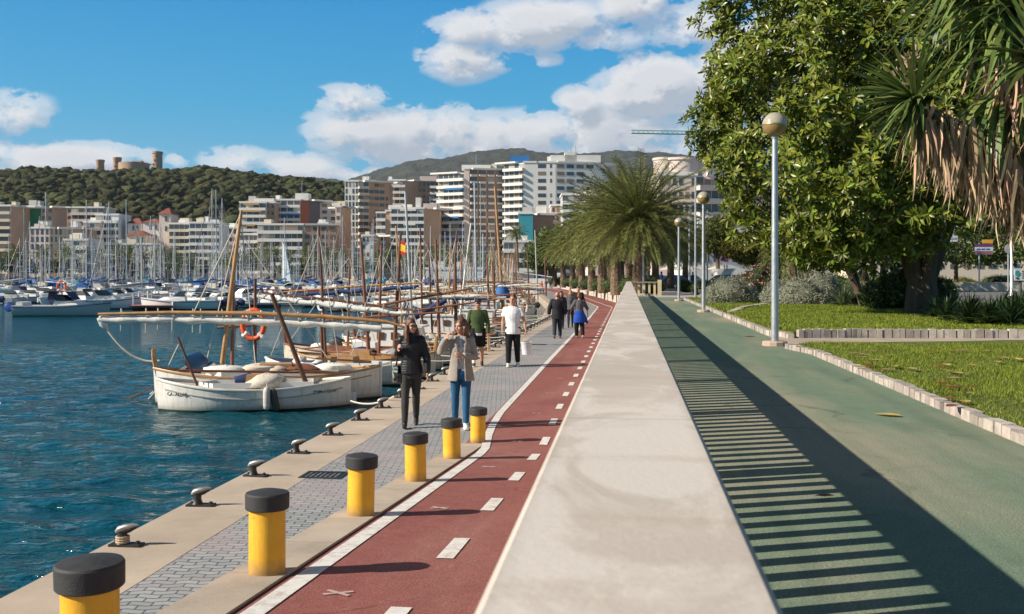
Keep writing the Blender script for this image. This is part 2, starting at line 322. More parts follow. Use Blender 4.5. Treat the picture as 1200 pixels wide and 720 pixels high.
def m_cap():
    m, nt, b = nodes('cap_concrete'); v = coord(nt); c = (.50, .44, .385)
    n1 = noise(nt, v, 1.3, 8, .65, .5); n2 = noise(nt, v, 60, 4, .7); n3 = noise(nt, coord(nt, (2.2, 1.0, 1)), 1.5, 6, .62, .8); n4 = noise(nt, coord(nt, (.5, 3.5, 1)), .9, 4, .6)
    col = mixc(nt, ramp(nt, n1, [(.3, 0), (.7, 1)]), rgba(c, .84), rgba(c, 1.06))
    col = mixc(nt, mth(nt, 'MULTIPLY', ramp(nt, n3, [(.5, 0), (.58, 1)]), .55), col, (.68, .635, .59, 1)); col = mixc(nt, mth(nt, 'MULTIPLY', ramp(nt, n4, [(.58, 0), (.72, 1)]), .55), col, (.33, .235, .165, 1))
    sp = nd(nt, 'ShaderNodeSeparateXYZ'); nt.links.new(v, sp.inputs[0]); fr = mth(nt, 'FRACT', mth(nt, 'DIVIDE', sp.outputs[1], 2.6)); j = mth(nt, 'LESS_THAN', fr, .0032)
    edge = ramp(nt, mth(nt, 'ADD', mth(nt, 'ABSOLUTE', sp.outputs[0]), mth(nt, 'MULTIPLY', n1, .05)), [(.165, 0), (.2, 1)])
    col = mixc(nt, mth(nt, 'MULTIPLY', edge, .45), col, (.30, .24, .19, 1)); col = mixc(nt, mth(nt, 'MULTIPLY', n2, .3), col, rgba(c, .8)); col = mixc(nt, mth(nt, 'MULTIPLY', j, .55), col, (.16, .13, .11, 1))
    nt.links.new(col, b.inputs['Base Color']); b.inputs['Roughness'].default_value = .85; b.inputs['Specular IOR Level'].default_value = .3; bump(nt, b, mth(nt, 'ADD', n2, mth(nt, 'MULTIPLY', n1, 1.5)), .3, .004); return m
CAPM = m_cap()
KERBM = m_concrete('kerb_concrete', (.43, .36, .29), 2.0, .3, 48, .5, joints=1.0)
STONE = m_concrete('pale_limestone', (.52, .46, .38), 2.5, .3, 40, .5)
PAV = m_pavers()
REDA = m_asphalt('red_cycle_asphalt', (.25, .08, .068), (.32, .112, .095), (.40, .20, .17), .6)
GREENA = m_asphalt('green_asphalt', (.14, .205, .14), (.19, .255, .175), (.42, .35, .25), .8, .34)
GREYA = m_asphalt('grey_asphalt', (.05, .05, .052), (.075, .075, .078), (.12, .12, .12), .3)
PLAZA = m_concrete('plaza_paving', (.40, .37, .35), .5, .2)
PAINT = m_marking()

# ------------------------------------------------------------------ ground, water, quay
def wall_pt(s):   # quay line beyond the bend runs along the view axis
    pass
Ybend = 62.0
struct('ground', MB().sheet([(-9000, -300), (9000, -300), (9000, 12000), (-9000, 12000)], -4.0), mm('seabed', (.04, .05, .05), .9))
NX0, NX1, NY0, NY1 = -34.0, -4.69, -2.0, 46.0
sea = MB().sheet([(-1500, -60), (NX0, -60), (NX0, NY1), (-4.69, NY1), (-4.69, Ybend), *[tuple(gp(a, b).xy) for a, b in ((643, 356.5), (624, 341))], tuple(xz(606, 330).xy), tuple(xz(560, 345).xy), tuple(xz(-900, 345).xy), (-1500, 200)], WATER)
WAT = m_water(); wpoly = sea; 
sea.sheet([(NX0, -60), (-4.69, -60), (-4.69, NY0), (NX0, NY0)], WATER)
def waves():
    ys = [NY0]; st = .05
    while ys[-1] < NY1: ys.append(ys[-1] + max(.05, .0052 * (ys[-1] + 4)))
    ys = np.array(ys); ys[-1] = NY1; xs = np.linspace(NX0, NX1, 420); X, Y = np.meshgrid(xs, ys); z = np.zeros_like(X); r0 = np.random.RandomState(3)
    for k in range(46):
        lam = .32 * (2.1 / .32) ** r0.uniform(0, 1); a = r0.normal(1.35, .55); q = 2 * np.pi / lam; ph = q * (X * np.cos(a) + Y * np.sin(a)) + r0.uniform(0, 6.3) + .9 * np.sin(X * .35 * r0.uniform(.5, 1.5) + k) + .8 * np.sin(Y * .3 + 2 * k)
        z += .0052 * lam ** .85 * (np.sin(ph) + .25 * np.sin(2 * ph + .6)) * (.6 + .4 * np.sin(X * .21 + k) * np.sin(Y * .17 + 2.2 * k))
    edge = np.clip((NY1 - Y) / 6, 0, 1) * np.clip((X - NX0) / 4, 0, 1) * np.clip((Y - NY0) / 2, 0, 1); z = z * edge + WATER
    idx = np.arange(X.size).reshape(X.shape); f = np.stack([idx[:-1, :-1], idx[:-1, 1:], idx[1:, 1:], idx[1:, :-1]], -1).reshape(-1, 4)
    return np.stack([X, Y, z], -1).reshape(-1, 3), f
wv, wf = waves(); o_ = len(sea.v); me_ = bpy.data.meshes.new('water'); me_.from_pydata(sea.v + wv.tolist(), [], sea.f + (wf + o_).tolist()); me_.materials.append(WAT); me_.polygons.foreach_set('use_smooth', [True] * len(me_.polygons)); tag(link('water', me_), kind='structure')
qx = [(-4.69, -12), (-4.69, 20), (-4.69, Ybend - 8), tuple(gp(643, 356).xy), tuple(gp(624, 341).xy), tuple(xz(606, 330).xy)]
qi = [(-3.85, -12), (-3.85, 20), (-3.85, Ybend - 8), tuple(gp(651, 356).xy), tuple(gp(628.5, 341).xy), tuple(xz(609, 330).xy)]
pv = [(-2.35, -12), (-2.35, 20), (-2.35, Ybend - 2), tuple(gp(699, 360).xy), tuple(gp(688, 355).xy), tuple(gp(640, 341).xy), tuple(xz(616, 330).xy)]
ln = [(-.2, -12), (-.2, 20), (-.2, Ybend), (-.2, 84), tuple(gp(700, 348.5).xy), tuple(gp(652, 337).xy), tuple(xz(628, 330).xy)]
q = MB().prism(qx + qi[::-1], -3.5, 0.0); struct('quay', q, CONC)
p = MB().prism(qi + pv[::-1], -1.0, -.003); struct('pavement', p, PAV)
p = MB().prism(pv + ln[::-1], -1.0, 0.001); struct('cycle_path', p, REDA)
RAMP0 = 14.6; RS = .0705
def rz(y): return max(0.0, (RAMP0 - y) * RS)
# ramp that lifts the cycle lane to the upper promenade
ys = [-3, RAMP0]
def ramp_strip(name, x0, x1, dz, m, y0=-1.2, y1=RAMP0, base=-.9):
    b = MB(); v = []
    for y in (y0, y1):
        for x in (x0, x1): v.append((x, y, base)); v.append((x, y, rz(y) + dz))
    b.add(v, [(1, 3, 7, 5), (0, 4, 6, 2), (0, 1, 5, 4), (2, 6, 7, 3), (0, 2, 3, 1), (4, 5, 7, 6)]); return struct(name, b, m)
ramp_strip('cycle_ramp', -2.02, -.205, .004, REDA)
ramp_strip('ramp_kerb', -2.42, -2.06, .012, KERBM)
ramp_strip('ramp_gutter', -2.058, -2.022, -.004, mm('dark_red_gutter', (.09, .02, .018), .8))
# markings: white edge line, lane dashes and worn marks
mk = MB()
def strip(mk, pts, w, zf):
    for (x0, y0), (x1, y1) in zip(pts, pts[1:]):
        d = Vector((x1 - x0, y1 - y0)).normalized(); nx, ny = d.y * w / 2, -d.x * w / 2
        mk.add([(x0 - nx, y0 - ny, zf(y0)), (x0 + nx, y0 + ny, zf(y0)), (x1 + nx, y1 + ny, zf(y1)), (x1 - nx, y1 - ny, zf(y1))], [(0, 1, 2, 3)])
zf = lambda y: rz(y) + .010 if y < RAMP0 else .008
strip(mk, [(-1.93, -1), (-1.93, 6), (-1.93, 13.2), (-1.97, 14.0), (-2.05, 14.69), (-2.12, 15.4), (-2.2, 16.5), (-2.26, 18), (-2.28, 30), (-2.28, Ybend - 2)], .125, zf)
strip(mk, [(-2.28, Ybend - 2)] + [tuple(Vector(q_) + Vector((.12, 0))) for q_ in pv[3:]], .12, zf)
struct('lane_edge_line', mk, PAINT)
mk = MB(); y = .62
while y < 80:
    L_ = .72 if y < 40 else .8
    x = -1.2 if y < 13 else -1.2 - .08 * min(1, (y - 13) / 6)
    strip(mk, [(x, y), (x, min(y + L_, RAMP0)), (x, y + L_)] if y < RAMP0 < y + L_ else [(x, y), (x, y + L_)], .115, zf); y += 2.0
c0 = [(-1.27, 80), tuple(gp(703, 355.5).xy), tuple(gp(676, 345.5).xy), tuple(gp(646, 338).xy)]
strip(mk, c0, .1, zf)
mk2 = MB()
for i in range(12):     # worn crosses beside the dashes
    y = 5.6 + i * 3.1; x = -1.62
    for a in (.5, -.6): strip(mk2, [(x - .075, y - a * .09), (x + .075, y + a * .09)], .028, zf)
struct('lane_dashes', mk, PAINT); struct('lane_crosses', mk2, mat('nearly_worn_paint', (.46, .32, .29), .8, .3, 30))
# dark drain grate in the pavers
def grate(x, y, lab):
    t = thing('drain_grate', lab, 'drain', (x, y, -.003)); f = MB()
    for a in (-1, 1): f.box((a * .24, 0, .006), (.04, .42, .012)); f.box((0, a * .19, .006), (.44, .04, .012))
    f.build('frame', BLACK, t); s = MB()
    for i in range(7): s.box((-.18 + i * .06, 0, .003), (.03, .34, .006))
    s.build('grille', BLACK, t)
g0 = gp(380, 557); grate(g0.x, g0.y, 'dark drain grate set in the grey pavers behind the yellow bollards')
g0 = gp(631.5, 404); grate(g0.x, g0.y, 'dark drain grate in the pavers beside the walker with a white bucket')

# ------------------------------------------------------------------ upper promenade
UX = 3.1
up = MB().prism([(.2, -12), (UX, -12), (UX, 66), (.2, 66)], -1, UP - .0); struct('upper_path', up, GREENA)
pb = [(-.2 + .4, 66), (UX + .9, 66), (60, 66), (260, 60), (400, 700), tuple(xz(640, 700).xy), tuple(xz(632, 330).xy), tuple(gp(660, 337).xy), tuple(gp(706, 348.5).xy), (.2, 86)]
struct('plaza_ground', MB().prism(pb, -1, UP - .004), PLAZA)
struct('garden_soil', MB().prism([(UX, -12), (90, -12), (300, 60), (60, 65.99), (UX, 65.99)], -1, UP - .05), mm('soil', (.10, .075, .05), .9, .3, 3, .5, 30))
# balustrade: thick concrete cap on balusters over the retaining wall
WE = 71.0
rw = MB().span(-.2, .2, -3, WE, -1, UP - .03); tag(rw.build('retaining_wall', CAPM), 'long pale concrete retaining wall between cycle lane and upper path', 'wall')
bt = thing('balustrade', 'long concrete balustrade with broad pale cap running down the middle', 'balustrade', (0, 0, UP))
CT = CZ - .36 - UP      # cap top above the path
cp = MB(); bw = .169
prof = [(-bw, CT - .045), (bw, CT - .045), (bw, CT - .012), (bw - .012, CT), (-bw + .012, CT), (-bw, CT - .012)]
cp.rings([[(x, -2.2, z) for x, z in prof][::-1], [(x, WE, z) for x, z in prof][::-1]]); cp.build('cap', CAPM, bt)
BLM = m_concrete('baluster_concrete', (.55, .47, .33), 3, .2)
bm_ = MB().box((0, 0, (CT - .045 - .03) / 2 - .015), (.06, .10, CT - .045 - .03)).mesh('baluster', BLM)
pm_ = MB().box((0, 0, (CT - .045 - .03) / 2 - .015), (.16, .20, CT - .045 - .03)).mesh('post', BLM)
y = .6; k = 0; nb = 0; rest = MB(); nps = 0
while y < WE - .3:
    if k % 13 == 0: link('post', pm_, bt, (0.02, y, .0))
    elif nb < 94: link('baluster', bm_, bt, (0.02, y, 0)); nb += 1
    else: rest.box((.02, y, (CT - .105) / 2 - .015), (.06, .10, CT - .105))
    y += .238; k += 1
tag(rest.build('baluster_run', BLM, bt), kind='stuff')
# the short return of the balustrade at its far end
rt_ = thing('balustrade_return', 'short cream balustrade return closing the far end of the long cap', 'balustrade', (0, WE, UP))
MB().span(-.2, 2.05, 0.001, .38, CT - .09, CT - .01).build('cap', CAPM, rt_)
YB = m_concrete('cream_baluster', (.60, .50, .30), 3, .2)
for i in range(5): MB().box((.32 + i * .36, .19, (CT - .12) / 2), (.15, .18, CT - .06)).build('baluster', YB, rt_)
MB().box((2.1, .19, (CT + .1) / 2), (.26, .42, CT + .14)).build('end_post', YB, rt_)
# low white stone wall along the bend, hedge bed behind it
w2 = [(-.2, WE + .4), tuple(gp(724, 355.5).xy), tuple(gp(700, 348.5).xy), tuple(gp(676, 342.5).xy), tuple(gp(652, 337).xy), tuple(xz(629, 322).xy)]
wo = [(p[0] + .5, p[1] + .05) for p in w2]
def m_stonewall():
    m, nt, b = nodes('pale_block_wall'); v = coord(nt); sp = nd(nt, 'ShaderNodeSeparateXYZ'); nt.links.new(v, sp.inputs[0])
    cb = nd(nt, 'ShaderNodeCombineXYZ'); nt.links.new(mth(nt, 'ADD', sp.outputs[1], sp.outputs[0]), cb.inputs[0]); nt.links.new(sp.outputs[2], cb.inputs[1])
    br = nd(nt, 'ShaderNodeTexBrick'); nt.links.new(cb.outputs[0], br.inputs['Vector']); br.inputs['Scale'].default_value = 1; br.inputs['Brick Width'].default_value = .9; br.inputs['Row Height'].default_value = .3; br.inputs['Mortar Size'].default_value = .02
    br.inputs['Color1'].default_value = (.50, .44, .36, 1); br.inputs['Color2'].default_value = (.62, .57, .49, 1); br.inputs['Mortar'].default_value = (.3, .26, .21, 1)
    nt.links.new(mixc(nt, mth(nt, 'MULTIPLY', noise(nt, v, 1.5, 5, .6), .3), br.outputs[0], (.4, .33, .25, 1)), b.inputs['Base Color']); b.inputs['Roughness'].default_value = .85; return m
tag(MB().prism(w2 + wo[::-1], -1, UP + .06).build('stone_wall', m_stonewall()), 'low pale stone block wall curving away under the hedge and palms', 'wall')

# ------------------------------------------------------------------ lamp posts, bollards, cleats
def lamp(px, Z, lab, first=None):
    p = xz(px, Z, UP)
    if first: return dup(first, p, 0, lab)
    t = thing('street_lamp', lab, 'street lamp', p, 0, 'globe lamps along the upper path')
    MB().lathe([(.24, 0), (.24, .07), (.22, .09)], n=12).build('base', m_concrete('lamp_footing', (.45, .34, .27), 3, .2), t)
    MB().lathe([(.074, .09), (.07, 1.0), (.054, 4.0), (.064, 4.0), (.075, 4.07), (.05, 4.09)], n=16).build('pole', STEEL, t, 40)
    gl = MB().ell((0, 0, 4.27), .24, 24, 16)
    o = gl.build('globe', [mm('opal_globe', (.40, .36, .27), .18, .1, 3, spec=.6, coat=.4), mm('amber_globe_bowl', (.30, .19, .07), .25, .15, 3, spec=.6, coat=.4)], t, 180)
    o.data.polygons.foreach_set('material_index', [1 if p.center.z < 4.255 else 0 for p in o.data.polygons])
    MB().lathe([(.243, 4.25), (.246, 4.265), (.243, 4.28)], n=24).build('seam_ring', mm('brass_ring', (.35, .26, .13), .4, metal=.6), o, 40).parent = t
    return t
l1 = lamp(908, 19.8, 'tall globe street lamp nearest the camera, at the lawn corner')
lamp(824.5, 38.3, 'globe street lamp partly hidden by leaves, second from the camera', l1)
lamp(795.5, 55.4, 'globe street lamp third from camera, at the plaza edge', l1)
lamp(754, 74.0, 'small globe street lamp behind the balustrade end and before the palm', l1)
lamp(642, 235, 'tiny globe street lamp far off, left of the palm row', l1)

def bollard(proto, y, lab):
    z = rz(y) + .012
    if proto: return dup(proto, (-2.19, y, z), 0, lab)
    t = thing('bollard', lab, 'bollard', (-2.115, y, z + .035), 0, 'yellow bollards along the ramp kerb')
    YEL2, nt, bs = nodes('chipped_yellow_paint'); v = coord(nt); sp = nd(nt, 'ShaderNodeSeparateXYZ'); nt.links.new(v, sp.inputs[0]); n = noise(nt, v, 7, 6, .65); n2 = noise(nt, v, 26, 5, .7); n3 = noise(nt, coord(nt, (14, 14, 1.2)), 1.5, 4, .6)
    col = mixc(nt, ramp(nt, n, [(.35, 0), (.65, 1)]), (.72, .36, .018, 1), (.80, .44, .03, 1)); col = mixc(nt, mth(nt, 'MULTIPLY', ramp(nt, n3, [(.55, 0), (.75, 1)]), .35), col, (.36, .19, .04, 1))
    col = mixc(nt, ramp(nt, n2, [(.67, 0), (.69, 1)]), col, (.16, .12, .09, 1)); col = mixc(nt, mth(nt, 'MULTIPLY', ramp(nt, mth(nt, 'ADD', sp.outputs[2], mth(nt, 'MULTIPLY', n, .12)), [(.07, 1), (.16, 0)]), .75), col, (.22, .15, .08, 1))
    nt.links.new(col, bs.inputs['Base Color']); bs.inputs['Roughness'].default_value = .5; bump(nt, bs, mth(nt, 'ADD', n, n2), .35, .006)
    MB().lathe([(.108, -.05), (.112, .01), (.110, .03), (.110, .4)], n=36).build('post', YEL2, t, 40)
    MB().lathe([(.126, .387), (.132, .393), (.133, .477), (.127, .487), (.07, .501), (.0, .505)], n=36).build('cap', mat('black_cast_cap', (.028, .028, .03), .7, .35, 14, .6, 140), t, 28)
    return t
blabs = ['yellow bollard with black cap cut by the bottom frame edge', 'whole yellow black-capped bollard nearest the camera, right of the cut-off one', 'third yellow bollard from the camera, black capped, by the kerb', 'fourth yellow bollard from the camera, below the dark-jacketed woman', 'yellow bollard just below the beige-coated woman, fifth from the camera', 'smallest yellow bollard, farthest, at the ramp foot']
b0 = None
for i, lab in enumerate(blabs):
    o = bollard(b0, 3.84 + i * 2.19, lab); b0 = b0 or o; o.rotation_euler = (R.uniform(-.018, .018), R.uniform(-.018, .018), R.uniform(0, 6) if i else 0)

def cleat(proto, y, lab):
    if proto: return dup(proto, (-4.50, y, 0), R.uniform(-.12, .12), lab)
    t = thing('mooring_cleat', lab, 'mooring cleat', (-4.50, y, 0), 0, 'mooring cleats along the quay edge')
    IRON = mm('worn_iron', (.035, .033, .032), .5, .3, 12, .2, 60, metal=.4); PAL = mm('iron_highlight', (.26, .25, .235), .38, .4, 14, metal=.5)
    MB().box((.02, 0, .014), (.40, .17, .028)).build('base_plate', IRON, t)
    for a in (-1, 1): MB().lathe([(.028, .028), (.028, .06), (.01, .066)], (a * .14 + .03, 0, 0), 8).build('bolt', IRON, t)
    MB().lathe([(.085, .028), (.07, .05), (.055, .1), (.058, .16)], (-.03, 0, 0), 14).build('neck', IRON, t, 50)
    MB().tube([(-.11, 0, .165), (-.07, 0, .20), (.0, 0, .225), (.1, 0, .25), (.17, 0, .262)], [.03, .045, .045, .034, .015], 12).build('horn', [PAL], t, 60)  # pale top over dark underside: the horn's highlight is put into the colour
    MB().tube([(-.1, 0, .15), (-.05, 0, .18), (.06, 0, .205), (.15, 0, .235)], [.028, .05, .042, .015], 10).build('horn_underside', IRON, t, 60)
    return t
c0_ = None; cl_y = []
for i in range(36):
    Z = 2904 / 326.0 if i == 0 else None
    y = 8.75 + i * 1.61; cl_y.append(y)
    lab = ('nearest black mooring cleat on the quay edge, behind the cut-off bollard' if i == 0 else '%s mooring cleat from the camera along the quay edge' % ordn(i))
    o = cleat(c0_, y, lab); c0_ = c0_ or o; o.scale = (.72,) * 3

rp = MB()
for i in range(3): rp.tube([(-.03 + .075 * math.cos(q_ * .5236), .075 * math.sin(q_ * .5236), .05 + i * .03) for q_ in range(13)], .015, 6, cap=False)
rp.build('rope_coil', mm('tan_rope', (.42, .32, .22), .9, .2, 20), c0_)
# ------------------------------------------------------------------ far shore, hills, castle
fs = [tuple(xz(-1500, 345).xy), tuple(xz(560, 345).xy), tuple(xz(606, 330).xy), tuple(xz(633, 329).xy), tuple(xz(640, 690).xy), tuple(xz(-1500, 900).xy)]
struct('far_shore', MB().prism(fs, -3, .7), mm('dusty_shore', (.24, .21, .17), .9, .25, .05))
# quay wall stones of the far shore
def prof_z(tab, px):
    return np.interp(px, [a for a, b in tab], [b for a, b in tab])
def hmesh(name, pxs, Zs, zf_, m):
    P, Q = np.meshgrid(pxs, Zs); z = zf_(P, Q)
    X = np.stack([FW.x * Q + RT.x * (P - 600) / F * Q, FW.y * Q + RT.y * (P - 600) / F * Q, z], -1)
    r, c = P.shape; idx = np.arange(r * c).reshape(r, c)
    f = np.stack([idx[:-1, :-1], idx[:-1, 1:], idx[1:, 1:], idx[1:, :-1]], -1).reshape(-1, 4)
    return tag(link(name, npmesh(name, X.reshape(-1, 3), f, m, smooth=True)), kind='structure')
hill_tab = [(-300, 214), (-60, 211), (0, 208), (30, 205), (60, 206), (90, 207), (105, 208), (130, 208), (165, 208), (190, 207), (215, 206), (240, 204), (270, 208), (300, 211), (330, 215), (360, 217), (385, 221), (410, 227), (440, 238), (480, 258), (540, 290), (600, 310)]
def smooth(t): t = np.clip(t, 0, 1); return t * t * (3 - 2 * t)
def hill_z(P, Q):
    zr = CZ + (HZ - prof_z(hill_tab, P)) / F * 1000.0
    up_ = smooth((Q - 470) / 540.0) ** .85; dn = 1 - .6 * smooth((Q - 1010) / 500)
    wob = 3 * np.sin(P * .06 + Q * .011) * np.sin(Q * .02 + P * .013)
    return .7 + (zr - .7) * up_ * dn + wob * np.clip(up_ * (1 - up_) * 4, 0, 1)
def m_hill(name, a, b, s):
    m, nt, bs = nodes(name); v = coord(nt); n = noise(nt, v, s, 8, .7)
    nt.links.new(mixc(nt, ramp(nt, n, [(.35, 0), (.65, 1)]), a, b), bs.inputs['Base Color']); bs.inputs['Roughness'].default_value = .95; bs.inputs['Specular IOR Level'].default_value = .1
    bump(nt, bs, n, 1.0, 1.2 / s); return m
hmesh('hill', np.linspace(-300, 620, 120), np.linspace(470, 1500, 60), hill_z, m_hill('hill_ground', (.035, .035, .016), (.10, .075, .04), .06))
mt_tab = [(-200, 235), (200, 225), (300, 214), (345, 209), (375, 209), (400, 211), (420, 208), (450, 200), (480, 191), (510, 187), (540, 183), (570, 179), (600, 177), (630, 179), (660, 181), (690, 182), (715, 181), (745, 179), (775, 180), (800, 183), (840, 188), (900, 200), (1000, 205), (1150, 214), (1400, 225)]
def mt_z(P, Q):
    zr = (HZ - 3 - prof_z(mt_tab, P)) / F * 4200
    up_ = smooth((Q - 1500) / 2700.0); w = sum(a * np.sin(P * fx + Q * fy + k) for a, fx, fy, k in ((5, .05, .004, 1), (3, .11, .007, 2), (2, .23, .003, .5), (1.5, .51, .01, 3), (1.5, 1.3, .02, 1)))
    return zr * up_ * (1 - .3 * smooth((Q - 4200) / 1500)) + w * np.clip(up_ * 1.2, 0, 1) * np.clip((4600 - Q) / 900, .25, 1)
hmesh('mountain', np.linspace(-200, 1400, 500), np.linspace(1500, 5700, 70), mt_z, m_hill('mountain_scrub', (.06, .072, .06), (.13, .14, .12), .012))  # grey in the scrub colour carries the distance haze
def ico(sub=2):
    import bmesh
    b = bmesh.new(); bmesh.ops.create_icosphere(b, subdivisions=sub, radius=1); v = np.array([x.co[:] for x in b.verts]); f = np.array([[q_.index for q_ in p.verts] for p in b.faces]); b.free(); return v, f
IV, IF = ico(2); IV3, IF3 = ico(3)
def crowns(name, pos, rad, m, squash=.75, jit=.22, hi=False, seed=1):
    """many lumpy tree crowns as one mesh"""
    rs = np.random.RandomState(seed); V0, F0 = (IV3, IF3) if hi else (IV, IF); n = len(pos); k = len(V0)
    d = rs.normal(size=(n, 5, 3)) * 2.4; ph = rs.uniform(0, 6.3, (n, 5))
    amp = np.einsum('nkj,vj->nvk', d, V0) + ph[:, None, :]; s = 1 + jit * np.sin(amp).sum(-1) / 2.2 + rs.uniform(-jit, jit, (n, k)) * .55
    sc3 = np.stack([rad * rs.uniform(.85, 1.25, n), rad * rs.uniform(.85, 1.25, n), rad * squash * rs.uniform(.8, 1.2, n)], -1)
    v = V0[None] * s[..., None] * sc3[:, None] + pos[:, None]
    f = F0[None] + (np.arange(n) * k)[:, None, None]
    return npmesh(name, v.reshape(-1, 3), f.reshape(-1, 3), m)
PINEF = mat('pine_wood_foliage', (.074, .08, .034), .9, .6, .9, 1.0, 1.6, island=1.0, spec=.1)
for n_ in PINEF.node_tree.nodes:
    if n_.type == 'BUMP': n_.inputs['Distance'].default_value = 2.2
n = 6000; px = NR.uniform(-80, 500, n); t = NR.uniform(0, 1, n) ** .8; Zq = 520 + t * 500
zz = hill_z(px, Zq); rad = 1.5 * np.exp(NR.uniform(0, 1.25, n))
pos = np.stack([FW.x * Zq + RT.x * (px - 600) / F * Zq, FW.y * Zq + RT.y * (px - 600) / F * Zq, zz + rad * .35], -1)
tag(link('hill_woods', crowns('hill_woods', pos, rad, PINEF, squash=.66, jit=.42)), kind='stuff')

# castle on the hill top
CAS = m_concrete('castle_sandstone', (.42, .29, .20), .12, .25, 3, .4)
ct = thing('castle', 'old sandstone castle with round towers on the wooded hilltop', 'castle', xz(150, 1010, 0))
zc = lambda y: CZ + (HZ - y) / F * 1010
def cpt(px, dz=0): p = xz(px, 1010 + dz) - ct.location; return p
def ctower(px, r, top, bot=204, dz=0, cren=True):
    p = cpt(px, dz); b = MB().lathe([(r, zc(bot) - 6), (r * .97, zc(top) - 2.6), (r * 1.08, zc(top) - 2.0), (r * 1.08, zc(top)), (r * .9, zc(top)), (r * .9, zc(top) - 1)], (p.x, p.y, 0), 28)
    o = b.build('tower', CAS, ct, 40)
    w = MB()
    for k in range(3): w.box((p.x + r * (.2 - .3 * k), p.y - r * .98, zc(top) - 5 - 4 * k), (.8, .8, 1.8))
    w.build('window', GLASS, o)
ctower(184.3, 5.0, 178); ctower(117.5, 3.9, 187, dz=4); ctower(137.5, 4.0, 185, dz=-2)
MB().lathe([(14.5, zc(205) - 8), (14.5, zc(191.5)), (14.1, zc(191.5)), (14.1, zc(193))], (cpt(157).x, cpt(157).y, 0), 40).build('wall', CAS, ct, 40)
MB().box((*cpt(162, 3).xy, zc(191)), (9, 6, 4)).build('keep', CAS, ct)
MB().box((*cpt(175.5, 0).xy, zc(193)), (8, 1.5, 1.6)).build('bridge', CAS, ct)

# ------------------------------------------------------------------ apartment buildings
UNIT = {}
def unit(key, m):
    if key not in UNIT: UNIT[key] = MB().box((0, 0, 0), (1, 1, 1)).mesh(key, m)
    return UNIT[key]
FRM = mm('window_frame_white', (.6, .6, .58), .5)
WINM = [mat('window_glass_a', (.045, .055, .065), .15, .3, .3, spec=.7), mat('window_glass_b', (.08, .075, .07), .3, .3, .3), mat('window_shutter', (.22, .16, .12), .6, .2, .3), mat('window_curtain', (.33, .31, .28), .6, .2, .3)]
WCOL = {k: mat('render_' + k, c, .85, .09, .12, .1, 3) for k, c in dict(white=(.68, .66, .62), cream=(.60, .52, .41), brown=(.40, .265, .195), orange=(.50, .32, .215), pink=(.58, .42, .35), grey=(.42, .41, .40), rust=(.30, .10, .06), slate=(.13, .12, .14), beige=(.48, .40, .31), coldwhite=(.62, .66, .68), teal=(.03, .26, .32), mesh=(.18, .12, .10), green=(.02, .20, .11), pale=(.60, .50, .45), blue=(.03, .17, .42), sand=(.5, .3, .12)).items()}
nbld = [0]
